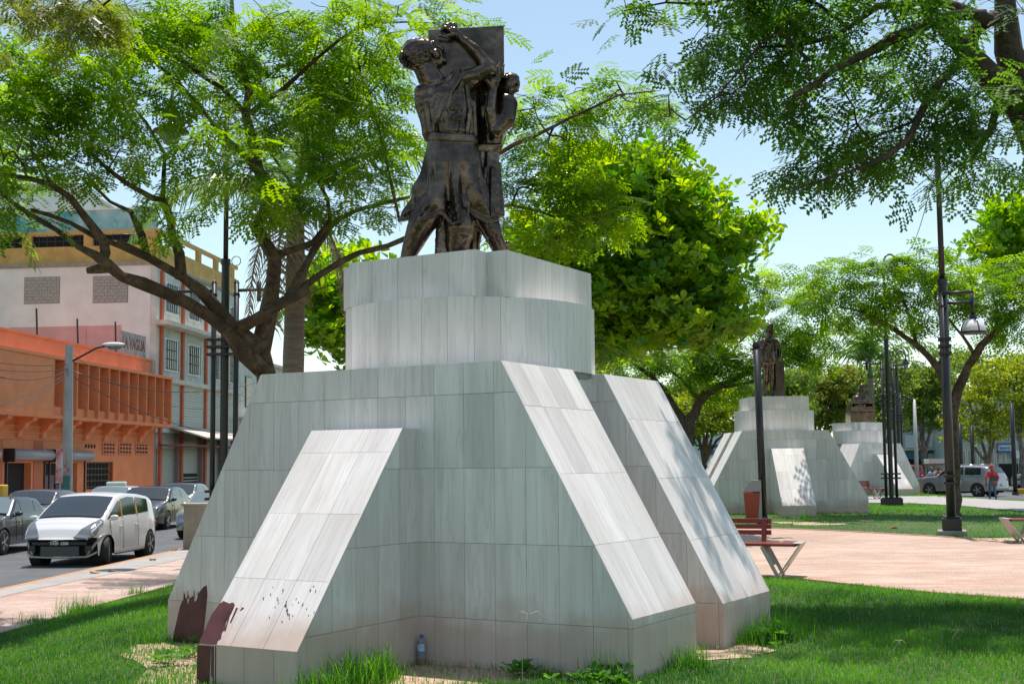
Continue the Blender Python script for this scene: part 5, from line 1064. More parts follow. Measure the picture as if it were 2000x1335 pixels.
# ------------------------------------------------------------------ cars
def paint(name, col, rough=.28, metal=.0): return mat(name, col, rough, metal, coat=.6)
def smooth_profile(pts, xs):
    px = [p[0] for p in pts]; pz = [p[1] for p in pts]; return np.interp(xs, px, pz)
def car(name, label, loc, heading, L, W, prof, belt, glass, col, wheel=.31, wx=(.30, -.305), sill=.22, cat='car', group=None, screen=M['glass'], side=None, rim='alloy', no_bumper=False, lights=True, roofw=.80, tail=True, plate=True, z=0, bslope=.0, steer=0, win_frame=None, grille=True, door_xs=(.13, -.10)):
    """prof: roofline points (x fraction of length from the tail -0.5 to the nose 0.5, z); glass: x fractions (ws_base, ws_top, rear_top, rear_base)"""
    t = empty(name, label, cat, loc, heading, group); side = side or screen
    H = max(p[1] for p in prof); xs = np.unique(np.concatenate([np.linspace(-.5, .5, 61), [p[0] for p in prof], [wx[0] + s * q for s in (-1, 1) for q in np.linspace(0, (wheel + .06) / L, 8)], [wx[1] + s * q for s in (-1, 1) for q in np.linspace(0, (wheel + .06) / L, 8)]]))
    xs = xs[(xs >= -.5) & (xs <= .5)]; topz = smooth_profile(prof, xs)
    k_ = np.ones(3) / 3; tz = np.convolve(np.pad(topz, 1, 'edge'), k_, 'valid'); tz[0] = topz[0]; tz[-1] = topz[-1]; topz = tz
    def fx(x): a = abs(x) / .5; return 1 - .17 * a ** 7 - .02 * a ** 2
    def hw(x, zz):
        b = W / 2 * fx(x)
        if zz <= belt: u = (zz - .55 * belt) / (.55 * belt); return b * (1 - .055 * max(0, u) ** 2 - .05 * max(0, -u) ** 2.0)
        u = (zz - belt) / (H - belt); return b * (.945 - (.945 - roofw) * u ** 1.15)
    def low(x):
        zz = sill + .05 * max(0, (abs(x) - .42) / .08)
        for w_ in wx:
            dx = (x - w_) * L; Rr = wheel + .055
            if abs(dx) < Rr: zz = max(zz, wheel + math.sqrt(Rr * Rr - dx * dx) * .98)
        if no_bumper and x > .425: zz = max(zz, .60 + (x - .425) * .4)
        return zz
    NZ, NT = 9, 9; V = []; Fs = []
    def mark(i): return len(V)
    sides = {}
    for s in (-1, 1):
        idx = []
        for i, x in enumerate(xs):
            l_ = min(low(x), topz[i] - .03); row = []
            te = topz[i] - .035
            zz_list = np.linspace(l_, te, NZ - 1)
            if te > belt > l_: # keep a crease at the belt line
                j = int(np.argmin(abs(zz_list - belt))); zz_list[j] = belt
            for zz in zz_list: row.append(len(V)); V.append((x * L, s * hw(x, zz), zz))
            row.append(len(V)); V.append((x * L, s * (hw(x, te) - .045), topz[i] - .008)); idx.append(row)
        sides[s] = idx
        for i in range(len(xs) - 1):
            for k in range(NZ - 1):
                q = (idx[i][k], idx[i + 1][k], idx[i + 1][k + 1], idx[i][k + 1]); Fs.append(q if s < 0 else q[::-1])
    tops = []
    for i, x in enumerate(xs):
        row = [sides[-1][i][-1]]; y0 = -V[row[0]][1]
        for k in range(1, NT - 1): tt = -1 + 2 * k / (NT - 1); row.append(len(V)); V.append((x * L, tt * y0, topz[i] + .035 * (1 - tt * tt) - .008))
        row.append(sides[1][i][-1]); tops.append(row)
    for i in range(len(xs) - 1):
        for k in range(NT - 1): Fs.append((tops[i][k], tops[i + 1][k], tops[i + 1][k + 1], tops[i][k + 1]))
    # bulging nose and tail
    for end, i, bul in ((1, len(xs) - 1, .07), (-1, 0, -.05)):
        prev = sides[-1][i]
        for k in range(1, NT):
            tt = -1 + 2 * k / (NT - 1)
            if k == NT - 1: row = sides[1][i]
            else:
                row = []
                for j in range(NZ):
                    if j == NZ - 1: row.append(tops[i][k]); continue
                    v = V[sides[-1][i][j]]; row.append(len(V)); V.append((v[0] + bul * (1 - tt * tt) * math.sin(math.pi * (j + 1) / (NZ + 1)) , tt * -v[1], v[2]))
            for j in range(NZ - 1):
                q = (prev[j], row[j], row[j + 1], prev[j + 1]); Fs.append(q if end > 0 else q[::-1])
            prev = row
    mb = MB(); mb.add(V, Fs); body = mb.build('body', col, t, True, clean=True)
    mb = MB(); mb.box(-.44 * L, (.40 if no_bumper else .46) * L, -W * .40, W * .40, .2, .5); mb.build('underbody', M['dark'], t)
    # wheel housings are dark
    # glass
    def side_glass(xa, xb, ztop_off=.085, za=None):
        for s in (-1, 1):
            mb = MB(); n = 10; rows = []
            for i in range(n + 1):
                x = xa + (xb - xa) * i / n; t0 = float(np.interp(x, xs, topz)) - ztop_off; z0 = belt + .035 + bslope * (.3 - x); t0 = max(t0, z0 + .004)
                rows.append([(x * L, s * (hw(x, z0 + (t0 - z0) * k / 4) + .006), z0 + (t0 - z0) * k / 4) for k in range(5)])
            for i in range(n):
                for k in range(4):
                    q = [rows[i][k], rows[i + 1][k], rows[i + 1][k + 1], rows[i][k + 1]]; mb.add(q if s < 0 else q[::-1], [(0, 1, 2, 3)])
            mb.build('side_window', side, t, True, clean=True)
    wb_, wt_, rt_, rb_ = glass; pil = .018
    d0, d1 = door_xs
    cuts = [(wb_ - .035, d0 - 0 + pil * .3), (d0 - pil * .7, d1 + pil * .5), (d1 - pil * .5, max(rb_ + .03, d1 - .22) if len(glass) == 4 else d1 - .2)]
    side_glass(d0 + .01, wb_ - .03); side_glass(d1 + .012, d0 - .008); side_glass(max(rb_ + .035, d1 - .20), d1 - .008)
    for (xa, xb, nm) in ((wt_ - .002, wb_ - .004, 'windscreen'), (rb_ + .006, rt_ + .004, 'rear_window')):
        mb = MB(); n = 8; rows = []
        for i in range(n + 1):
            x = xa + (xb - xa) * i / n; tz_ = float(np.interp(x, xs, topz)); y0 = hw(x, tz_ - .035) - .075
            rows.append([(x * L + (.004 if xa > 0 else -.004), tt * y0, tz_ + .035 * (1 - tt * tt) + .010) for tt in np.linspace(-1, 1, 9)])
        for i in range(n):
            for k in range(8): mb.add([rows[i][k], rows[i + 1][k], rows[i + 1][k + 1], rows[i][k + 1]], [(0, 1, 2, 3)])
        mb.build(nm, screen, t, True, clean=True)
    mb = MB(); yb = hw(wb_, float(np.interp(wb_, xs, topz)) - .035) - .09; zb_ = float(np.interp(wb_ + .006, xs, topz)); mb.tube([((wb_ + .006) * L, tt * yb, zb_ + .035 * (1 - tt * tt) + .0) for tt in np.linspace(-1, 1, 9)], .016, 5); mb.build('windscreen_cowl', M['dark'], t)
    for s in (-1, 1):
        mb = MB(); pp = [(x * L, s * (hw(x, float(np.interp(x, xs, topz)) - .035) - .10), float(np.interp(x, xs, topz)) + .002) for x in np.linspace(wb_ + .03, .47, 8)]; mb.tube(pp, .005, 4, False); mb.build('bonnet_seam', M['dark'], t)
    # door seams and handles
    mb = MB()
    for s in (-1, 1):
        for xd in (d0, d1, wb_ - .06):
            p_ = [(xd * L, s * (hw(xd, zz) + .001), zz) for zz in np.linspace(sill + .08, belt, 6)]
            mb.tube(p_, .006, 4, False)
    mb.build('door_seams', M['dark'], t)
    for s in (-1, 1):
        for xd in (d0 + .035, d1 + .03):
            mb = MB(); y_ = s * (hw(xd, belt - .13) + .012); mb.box(xd * L - .09, xd * L + .09, y_ - .014, y_ + .014, belt - .15, belt - .12); mb.build('door_handle', col, t, bevel=.005)
        mb = MB(); xm = (wb_ - .055) * L; ym = s * (W / 2 * .93 + .12); mb.ball((xm, ym, belt + .08), (.055, .105, .06), 12); mb.bar((xm, ym, belt + .04), (xm, s * W / 2 * .92, belt + .02), .04); mb.build('wing_mirror', col, t, True)
    # lamps
    if lights:
        for s in (-1, 1):
            hz_ = belt * .76; mb = MB()
            if False:
                pts = [(.475, .60, .655), (.49, .56, .62), (.44, .735, .76), (.37, .80, .86), (.385, .755, .875), (.455, .62, .74)]
                A = [Vector((a * L + .012, s * b_ * W / 1.7, c)) for a, b_, c in pts]; c0 = sum(A, Vector()) / 6 + Vector((.05, s * .03, .01))
                mb.add([c0] + A, [((0, k + 1, (k + 1) % 6 + 1) if s > 0 else (0, (k + 1) % 6 + 1, k + 1)) for k in range(6)]); mb.add([a - Vector((.06, 0, 0)) for a in A], [(0, 1, 2, 3, 4, 5)])
                mb.ball((.435 * L, s * .70 * W / 1.7, .735), (.17, .10, .075), 12, Matrix.Rotation(-s * R(38), 3, 'Z') @ Matrix.Rotation(R(-14), 3, 'Y'))
            n = 10; rows = []; xh0 = .355 if no_bumper else .41; xh1 = .4985; T_ = lambda x: float(np.interp(x, xs, topz))
            for i in range(n + 1):
                u = i / n; x = xh0 + (xh1 - xh0) * u; tz_ = T_(x); y0 = hw(x, tz_ - .035) - .045; dep = (.02 + .16 * u ** .8) if no_bumper else (.02 + .12 * min(1, u * 1.6)); dep = min(dep, tz_ - low(x) - .04); inn = 1 - (.03 + .36 * u ** 1.3); row = []
                for q in range(4): tt = inn + (1 - inn) * q / 3; row.append((x * L + .006, s * tt * y0, tz_ + .035 * (1 - tt * tt) - .008 + .010))
                for q in range(1, 5): zz = tz_ - .035 - (dep - .0) * q / 4; row.append((x * L + .004, s * (hw(x, zz) + .010), zz))
                rows.append(row)
            if not no_bumper or True:
                last = rows[-1]; row = []
                for (a_, b_, c_) in last: row.append((.5 * L + .055 * (1 - min(1, abs(b_) / (W * .42)) ** 2) + .015, b_ * .985, c_ - .01))
                rows.append(row); row2 = []
                for (a_, b_, c_) in row: row2.append((a_ + .003, b_, c_ - (.10 if not no_bumper else .03)))
                rows.append(row2)
            mb = MB()
            for i in range(len(rows) - 1):
                for q in range(7):
                    f_ = [rows[i][q], rows[i + 1][q], rows[i + 1][q + 1], rows[i][q + 1]]; mb.add(f_ if s > 0 else f_[::-1], [(0, 1, 2, 3)])
            mb.build('headlight', M['lamp'], t, True, clean=True)
            if tail: mb = MB(); mb.ball((-.482 * L, s * W * .36, belt * .84), (.09, .13, .09), 12, Matrix.Rotation(s * R(24), 3, 'Z')); mb.build('tail_light', M['tail'], t, True)
    if grille and not no_bumper:
        mb = MB(); mb.box(.5 * L - .04, .5 * L + .062, -W * .2, W * .2, belt * .60, belt * .74); mb.build('grille', M['dark'], t, bevel=.01)
        mb = MB(); mb.box(.5 * L - .04, .5 * L + .055, -W * .3, W * .3, .27, .37); mb.build('lower_intake', M['dark'], t, bevel=.01)
        for k in range(3): mb = MB(); zz = belt * (.62 + .045 * k); mb.box(.5 * L + .03, .5 * L + .07, -W * .195, W * .195, zz, zz + .008); mb.build('grille_bar', M['chrome'], t)
    if plate: mb = MB(); mb.box(-.5 * L - .062, -.5 * L - .04, -.17, .17, .62, .74); mb.build('rear_plate', M['white'], t)
    for w_, st in ((wx[0], steer), (wx[1], 0)):
        for s in (-1, 1):
            wcx, wcy = w_ * L, s * (W / 2 - .10); Mr = Matrix.Rotation(st, 3, 'Z') @ Matrix.Rotation(-s * math.pi / 2, 3, 'X')
            q = empty('wheel', parent=t); q.location = (wcx, wcy, wheel)
            mb = MB(); rr = wheel; mb.lathe([(rr * .66, -.10), (rr * .9, -.105), (rr, -.075), (rr, .075), (rr * .9, .105), (rr * .66, .10)], n=28, M=Mr); mb.build('tyre', M['rubber'], q, True)
            mb = MB(); mb.lathe([(rr * .64, .0), (rr * .665, .07), (rr * .70, .102), (rr * .64, .104), (rr * .60, .06), (rr * .1, .045)], n=28, M=Mr); mb.build('rim_dish', M['dark'] if rim == 'alloy' else M['steel'], q, True)
            mb = MB()
            for k in range(5):
                for dk in (-.13, .13):
                    an = 2 * math.pi * k / 5; a = Mr @ Vector((rr * .1 * math.cos(an), rr * .1 * math.sin(an), .085)); b_ = Mr @ Vector((rr * .65 * math.cos(an + dk), rr * .65 * math.sin(an + dk), .092)); mb.bar(a, b_, .022, .03, Mr @ Vector((0, 0, 1)))
            mb.lathe([(.05, .07), (.045, .105)], n=12, M=Mr); mb.build('spokes', M['steel'], q)
            mb = MB(); hin = Matrix.Rotation(-s * math.pi / 2, 3, 'X'); mb.lathe([(wheel + .05, -.16), (wheel + .05, .07)], (wcx, wcy - s * .03, wheel), 24, hin); mb.build('wheel_arch_liner', M['dark'], t)
    return t, hw
M['tail'] = mat('tail_lamp_red', (.35, .01, .012), .2, coat=.5)
HATCH = [(-.5, .55), (-.495, .95), (-.485, 1.08), (-.43, 1.33), (-.37, 1.42), (-.2, 1.49), (-.02, 1.52), (.08, 1.48), (.14, 1.42), (.325, 1.03), (.36, .985), (.42, .90), (.475, .76), (.5, .62)]
SEDAN = [(-.5, .55), (-.492, .92), (-.47, 1.0), (-.40, 1.04), (-.335, 1.06), (-.20, 1.38), (-.12, 1.425), (.0, 1.435), (.07, 1.41), (.12, 1.36), (.255, .985), (.29, .96), (.42, .86), (.475, .76), (.5, .55)]
SED80 = [(-.5, .5), (-.495, .90), (-.47, .96), (-.36, .99), (-.30, 1.0), (-.205, 1.33), (-.13, 1.375), (.0, 1.385), (.06, 1.37), (.09, 1.34), (.205, .96), (.24, .93), (.45, .80), (.49, .72), (.5, .5)]
SUV = [(-.5, .6), (-.495, 1.05), (-.475, 1.2), (-.42, 1.62), (-.36, 1.70), (-.1, 1.74), (.04, 1.72), (.10, 1.66), (.215, 1.19), (.26, 1.15), (.40, 1.09), (.475, 1.0), (.5, .7)]
GS, GH = (.255, .115, -.195, -.335), (.335, .13, -.40, -.478)
ROT = -math.pi / 2
# the white hatchback with its bumper missing
hx = -9.62
hc, hhw = car('white_hatchback', 'white hatchback missing its front bumper, driving towards the camera beside the kerb', (hx + .05, 28.75, ROAD_Z + .004), ROT - R(4.5), 3.9, 1.70, HATCH, .93, GH, paint('white_car_paint', (.60, .60, .61)), wheel=.30, wx=(.315, -.325), no_bumper=True, steer=R(20), bslope=.16, door_xs=(.10, -.13), roofw=.80, cat='car', side=M['glass'])
XF = .425 * 3.9
mb = MB(); mb.box(XF - .3, XF + .0, -.72, .72, .22, .62); mb.build('engine_bay', M['dark'], hc)
mb = MB(); mb.box(XF + .07, XF + .14, -.42, .42, .22, .43); mb.build('radiator', mat('radiator_core', (.09, .09, .09), .6, .4, var=.5, scale=60, stretch=(1, 30, 1)), hc)
mb = MB(); mb.box(XF + .10, XF + .17, -.60, .60, .455, .53); mb.build('crash_bar', M['black'], hc, bevel=.01)
mb = MB(); mb.tube([(XF + .02, -.78, .30), (XF + .16, -.62, .21), (XF + .20, 0, .19), (XF + .16, .62, .21), (XF + .02, .78, .30)], .022, 8); mb.build('lower_rail', M['steel'], hc, True)
for s in (-1, 1):
    mb = MB(); mb.tube([(XF + .12, s * .60, .22), (XF + .06, s * .70, .42), (XF - .04, s * .80, .60), (XF - .22, s * .84, .66)], .035, 8); mb.build('bent_bracket', mat('bare_bracket_metal', (.30, .29, .27), .5, .6, var=.3, scale=12) if s < 0 else bpy.data.materials['bare_bracket_metal'], hc, True)
    mb = MB(); mb.box(XF + .0, XF + .12, s * .62 - .07, s * .62 + .07, .28, .45); mb.build('headlamp_carrier', M['black'], hc, bevel=.01)
random.seed(5); mb = MB()
for k in range(26): y_ = random.uniform(-.6, .6); z_ = random.uniform(.53, .64); mb.bar((XF + random.uniform(-.02, .12), y_, z_), (XF + random.uniform(.0, .14), y_ + random.uniform(-.2, .2), z_ + random.uniform(-.04, .04)), random.uniform(.012, .05), random.uniform(.01, .03))
mb.build('exposed_fittings', M['black'], hc); mb = MB()
for k in range(9): y_ = random.uniform(-.5, .5); z_ = random.uniform(.54, .62); mb.bar((XF + .12, y_, z_), (XF + .13, y_ + random.uniform(.04, .14), z_ + random.uniform(-.03, .03)), .015)
mb.build('loose_metal_strips', M['chrome'], hc)
text('plate_lettering', 'TA20  2208', .085, M['white'], hc, (XF + .176, .0, .492), (R(90), 0, R(90)), .002, 1.0, bold=.003)
for s in (-1, 1):
    mb = MB(); mb.tube([(1.335, s * .1, 1.015), (1.20, s * .32 + .1, 1.06), (1.07, s * .42 + .15, 1.12)], .010, 5); mb.build('wiper', M['black'], hc)
    mb = MB(); mb.ball((1.12, s * .845, .80), (.035, .012, .02), 8); mb.build('side_indicator', bpy.data.materials['yellow_painted_kerb'], hc)
    mb = MB(); mb.box(-1.0, .75, s * .80 - .02, s * .80 + .02, .19, .25); mb.build('sill_trim', M['black'], hc)
mb = MB(); mb.box(XF + .10, XF + .145, -.66, .66, .60, .625); mb.build('bonnet_edge_trim', mat('red_edge_trim', (.25, .05, .05), .5), hc)
for s in (-1,1):
    for xd, c in ((.1, 1), (-.13, 1)): mb = MB(); zz0, zz1 = .98, 1.38; mb.bar((xd * 3.9, s * (hhw(xd, zz0) + .011), zz0), (xd * 3.9 - .03, s * (hhw(xd, zz1) + .011), zz1), .06, .006, (0, 1, 0)); mb.build('striped_pillar_tape', mat('yellow_red_tape', (.55, .38, .03), .5, col2=(.5, .06, .02), scale=5, detail=1), hc)
# others, all facing the camera
def sedan(label, x, y, col, L=4.6, W=1.78, prof=SEDAN, gl=GS, belt=.93, name='parked_car', rot=0, z=ROAD_Z + .004, **kw): return car(name, label, (x, y, z), ROT + rot, L, W, prof, belt, gl, col, **kw)[0]
NAVY = paint('dark_navy_paint', (.02, .024, .032)); BLKP = paint('black_car_paint', (.012, .012, .014)); GREYB = paint('blue_grey_paint', (.09, .12, .15), .25, .3)
sedan('dark navy saloon with an arm at its open window, cut by the left edge', -13.35, 32.3, NAVY, 4.7, 1.75, SED80, (.205, .085, -.20, -.30), .90, 'sedan', wheel=.31, wx=(.30, -.29), door_xs=(.06, -.13), screen=M['glass_clear'], side=M['glass'])
sedan('dark charcoal saloon directly behind the navy one, at the left edge', -15.05, 40.0, paint('charcoal_paint', (.035, .038, .042)), 4.7, 1.8, name='sedan')
tx_ = sedan('silver taxi with a pale roof sign, beyond the white hatchback', -15.1, 47.8, paint('silver_taxi_paint', (.45, .47, .48), .25, .4), 4.4, 1.72, name='taxi', cat='taxi', screen=M['glass_clear'])
mb = MB(); mb.box(-.16, .16, -.36, .36, 1.44, 1.60); o = mb.build('taxi_sign', mat('pale_green_roof_sign', (.55, .66, .60), .4), tx_, bevel=.05)
sedan('shiny black saloon with open windows behind the white hatchback', -12.75, 44.6, BLKP, 4.75, 1.82, name='sedan')
sedan('blue grey saloon behind the black one, near the shuttered shops', -14.4, 54.6, GREYB, 4.8, 1.85, name='sedan')
sedan('old beige saloon half hidden by the concrete pier and the pedestal', -9.15, 39.2, paint('champagne_paint', (.46, .40, .30), .3, .3), 4.7, 1.75, SED80, (.205, .085, -.20, -.30), .90, 'sedan', door_xs=(.06, -.13), screen=M['glass_clear'])
# right-hand street
suv, _ = car('silver_suv', 'silver grey estate car crossing behind the man in red', (25.9, 72.6, -.375), R(180 - 46), 4.85, 1.95, SUV, 1.12, (.235, .12, -.40, -.47), paint('silver_grey_paint', (.30, .31, .33), .28, .5), wheel=.37, wx=(.31, -.29), cat='car', roofw=.82, sill=.3, door_xs=(.07, -.13))
for s in (-1, 1): mb = MB(); mb.tube([(-1.7, s * .68, 1.78), (.3, s * .70, 1.80)], .02, 6); mb.build('roof_rail', M['chrome'], suv, True)
car('red_van', 'small red van parked behind the two pedestrians', (30.3, 96, -.36), R(80), 4.2, 1.7, SUV, 1.1, (.235, .12, -.40, -.47), paint('red_car_paint', (.33, .03, .02)), wheel=.33, cat='van', roofw=.86, sill=.3)
car('white_pickup', 'white off-road car partly behind the dark post at the right edge', (36.6, 86, -.375), R(196), 4.8, 1.85, SUV, 1.1, (.235, .12, -.40, -.47), paint('white_pickup_paint', (.6, .63, .63)), wheel=.36, cat='car', roofw=.84, sill=.32)
car('dark_red_car', 'dark red car roof just visible above the silver estate car', (32.5, 94, -.36), R(185), 4.5, 1.8, SEDAN, .93, GS, paint('dark_red_paint', (.16, .02, .03)), cat='car')
car('black_car', 'black car at the far right beyond the yellow kerb', (40.2, 92, -.36), R(180), 4.5, 1.8, SEDAN, .93, GS, BLKP, cat='car')

# ------------------------------------------------------------------ bodies by blended capsules
def body(name, caps, m, parent, voxel=.02, smooth=4, extra=None, balls=(), disp=None):
    """caps: (a, b, ra, rb); merged into one skin by a voxel remesh"""
    mb = MB()
    for a, b_, ra, rb in caps:
        a, b_ = Vector(a), Vector(b_); n = max(2, int((b_ - a).length / max(.3 * min(ra, rb), .01)) ); n = min(n, 14)
        pts = [a.lerp(b_, i / n) for i in range(n + 1)]; rad = [ra + (rb - ra) * i / n for i in range(n + 1)]
        d = (b_ - a).normalized(); pts = [a - d * ra * .8] + [a - d * ra * .45] + pts + [b_ + d * rb * .45] + [b_ + d * rb * .8]; rad = [ra * .55, ra * .88] + rad + [rb * .88, rb * .55]
        mb.tube(pts, rad, 14)
    for c, r_, *Mx in balls: mb.ball(c, r_, 16, Mx[0] if Mx else None)
    if extra: extra(mb)
    me = bpy.data.meshes.new(name); me.from_pydata(mb.v, [], mb.f)
    bm = bmesh.new(); bm.from_mesh(me); bmesh.ops.recalc_face_normals(bm, faces=bm.faces); bm.to_mesh(me); bm.free()
    o = link(name, me, m, parent, True); rm = o.modifiers.new('remesh', 'REMESH'); rm.mode = 'VOXEL'; rm.voxel_size = voxel; rm.use_smooth_shade = True
    if smooth: s_ = o.modifiers.new('smooth', 'SMOOTH'); s_.iterations = smooth; s_.factor = .5
    if disp:
        tx = bpy.data.textures.new(name + '_relief', 'CLOUDS'); tx.noise_scale = disp[0]; dm = o.modifiers.new('relief', 'DISPLACE'); dm.texture = tx; dm.strength = disp[1]; dm.mid_level = .5
    return o
def fingers(palm, dirv, up, n=4, L=.075, r=.0095, w=.08, curl=.5):
    """four unequal bent fingers and a thumb growing out of a palm"""
    d = Vector(dirv).normalized(); u = Vector(up).normalized(); s = d.cross(u).normalized(); u = s.cross(d); out = []; p = Vector(palm)
    out.append((p - d * .03, p + d * .045, w * .36, w * .40))
    out.append((p - d * .03 + s * w * .22, p + d * .045 + s * w * .28, w * .24, w * .22)); out.append((p - d * .03 - s * w * .22, p + d * .045 - s * w * .28, w * .24, w * .22))
    for k in range(n):
        f = (-1.5 + k) / 3; l_ = L * (.86, 1.0, .95, .76)[k]; b0 = p + d * .06 + s * w * f * 1.05; k1 = b0 + (d + s * f * .25) * l_ * .5; k2 = k1 + (d * (1 - curl * .5) - u * curl) * l_ * .35; k3 = k2 + (d * (1 - curl) - u * curl * 1.3) * l_ * .28
        out += [(b0, k1, r * 1.15, r * 1.05), (k1, k2, r * 1.05, r * .95), (k2, k3, r * .95, r * .8)]
    t0 = p - s * w * .45; t1 = t0 + (d * .5 - s * .8) * L * .5; t2 = t1 + (d * .9 - s * .2) * L * .45; out += [(t0, t1, r * 1.4, r * 1.2), (t1, t2, r * 1.2, r)]
    return out
SKIN = mat('brown_skin', (.16, .08, .05), .5); DENIM = mat('blue_denim', (.05, .10, .18), .8, var=.15, scale=12); REDC = mat('bright_red_shirt', (.55, .03, .03), .7, var=.08, scale=8)
def person(label, loc, rz, shirt, trousers, hair, stride=.22, cap=None, bag=None, skirt=None, H=1.75, arms=((.12, .08), (-.1, .1)), child=False):
    t = empty('person', label, 'person', loc, rz); k = H / 1.75
    def S(L): return [(Vector(a) * k, Vector(b_) * k, ra * k, rb * k) for a, b_, ra, rb in L]
    legs = []
    for s, st in ((-1, stride), (1, -stride)):
        hip = (s * .09, 0, .92); kn = (s * .095, st * .45 + .03, .50); an = (s * .10, st * .9, .10)
        legs += [(hip, kn, .088, .062), (kn, an, .060, .042)]
        legs += [(an, (s * .11, st * .9 + .02, .06), .042, .04)]
    feet = [((s * .10, st * .9 - .05, .045), (s * .115, st * .9 + .15, .035), .042, .035) for s, st in ((-1, stride), (1, -stride))]
    torso = [((0, 0, .95), (0, 0, 1.12), .135, .13), ((0, 0, 1.12), (0, .0, 1.34), .135, .15), ((-.15, 0, 1.40), (.15, 0, 1.40), .075, .075), ((-.07, 0, 1.2), (-.1, 0, 1.36), .11, .10), ((.07, 0, 1.2), (.1, 0, 1.36), .11, .10)]
    sleeves = []; hands = []
    for s, (ax, ay) in zip((-1, 1), arms):
        sh = Vector((s * .19, 0, 1.39)); el = Vector((s * (.25 + abs(ax) * .3), -.02 + ay * .2, 1.12)); wr = Vector((s * .26, ay + .08, .90)); sleeves += [(sh, el, .058, .047), (el, wr, .045, .035)]; hands += [(c[0], c[1], c[2], c[3]) for c in fingers(wr + Vector((0, .01, -.06)), (0, .1, -1), (0, 1, 0), L=.07)]
    skin = [((0, 0, 1.44), (0, .01, 1.54), .055, .055), ((0, .01, 1.62), (0, .02, 1.66), .085, .088), ((0, .06, 1.58), (0, .05, 1.6), .055, .06), ((0, .105, 1.615), (0, .112, 1.60), .014, .016)] + hands
    skin += [((s * .085, .0, 1.62), (s * .088, -.005, 1.64), .014, .014) for s in (-1, 1)]
    body('skin', S(skin + (legs if skirt else [])), SKIN, t, .011 * k, 2); body('shirt', S(torso + sleeves), shirt, t, .018 * k, 3)
    if skirt: body('dress', S([((0, 0, 1.05), (0, 0, .95), .15, .18), ((-.08, 0, .95), (-.12, 0, .58), .13, .14), ((.08, 0, .95), (.12, 0, .58), .13, .14), ((0, 0, .95), (0, 0, .6), .14, .2)]), skirt, t, .02, 3)
    else: body('trousers', S(legs + [((-.07, 0, .93), (.07, 0, .93), .11, .11)]), trousers, t, .018 * k, 2)
    body('shoes', S(feet), M['dark'], t, .014 * k, 1)
    if cap: body('cap', S([((0, .0, 1.685), (0, .01, 1.70), .092, .085)]) , cap, t, .016, 1); mb = MB(); mb.ball((0, -.12 * k, 1.665 * k), (.07, .08, .012), 10); mb.build('cap_brim', cap, t, True)
    else: body('hair', S([((0, -.015, 1.66), (0, -.01, 1.70), .095, .088), ((0, -.05, 1.6), (0, -.05, 1.66), .06, .07)]), hair, t, .016, 1)
    if bag: mb = MB(); mb.box(-.16, .16, -.27, -.15, .98, 1.24); mb.build('waist_bag', bag, t, bevel=.03); mb = MB(); mb.tube([(-.15, -.17, 1.2), (-.05, -.14, 1.36), (.12, -.06, 1.47), (.17, .03, 1.4)], .015, 6); mb.build('bag_strap', bag, t)
    return t
rp = P(1938, 940, 60.3); person('man in red long sleeved shirt, red cap and jeans walking away with a dark bag', (rp.x, 60.3, float(g(rp.x, 60.3)) + .02), R(4), REDC, DENIM, M['dark'], cap=REDC, bag=M['black'], H=1.76, stride=.14, arms=((.2, .02), (.2, .02)))
PRINT = mat('navy_white_print', (.03, .05, .12), .8, col2=(.6, .62, .66), scale=9, detail=2)
wp = P(1821, 940, 74); person('woman in a navy and white patterned dress walking past the red van', (wp.x, 74, -.38), R(170), PRINT, DENIM, mat('brown_hair', (.09, .04, .02), .6), skirt=PRINT, H=1.66)
mb = MB(); mb.ball((0, 0, .12), (.1, .07, .16), 10); mb.tube([(-.06, 0, .25), (-.03, 0, .4), (.03, 0, .4), (.06, 0, .25)], .008, 5); o = mb.build('shopping_bag', mat('pale_green_bag', (.5, .7, .66), .5), smooth=True); wq = P(1829.5, 940, 73.8); o.location = (wq.x, 73.8, .22); tag(o, 'pale plastic shopping bag in the hand of the woman in patterned dress', 'bag')
wp = P(1833, 940, 77); person('person in an orange top beside the woman in the patterned dress', (wp.x, 77, -.38), R(150), mat('orange_top', (.5, .15, .03), .8), mat('maroon_trousers', (.12, .03, .04), .8), M['dark'], H=1.72)
# arm and shoulder of the driver at the navy car's window
dv = empty('person', 'driver of the navy saloon with one bent arm raised at the open window', 'person', (-12.62, 31.95, .42)); 
sh_, el_, wr_ = (-.30, .22, .12), (.04, .08, .14), (-.10, -.02, .42)
body('skin', [(sh_, el_, .058, .048), (el_, wr_, .045, .03), ((-.36, .3, .28), (-.36, .3, .40), .08, .085), ((-.34, .28, .18), (-.36, .3, .28), .05, .05)] + fingers(Vector(wr_) + Vector((-.02, 0, .05)), (-.3, .1, 1), (1, 0, 0), L=.07), SKIN, dv, .012, 2)
body('shirt', [((-.55, .3, -.25), (-.5, .3, .08), .16, .14), ((-.3, .28, .08), (-.6, .3, .08), .08, .08)], mat('yellow_red_shirt', (.5, .35, .05), .8, col2=(.4, .05, .03), scale=5, detail=1), dv, .02, 2)
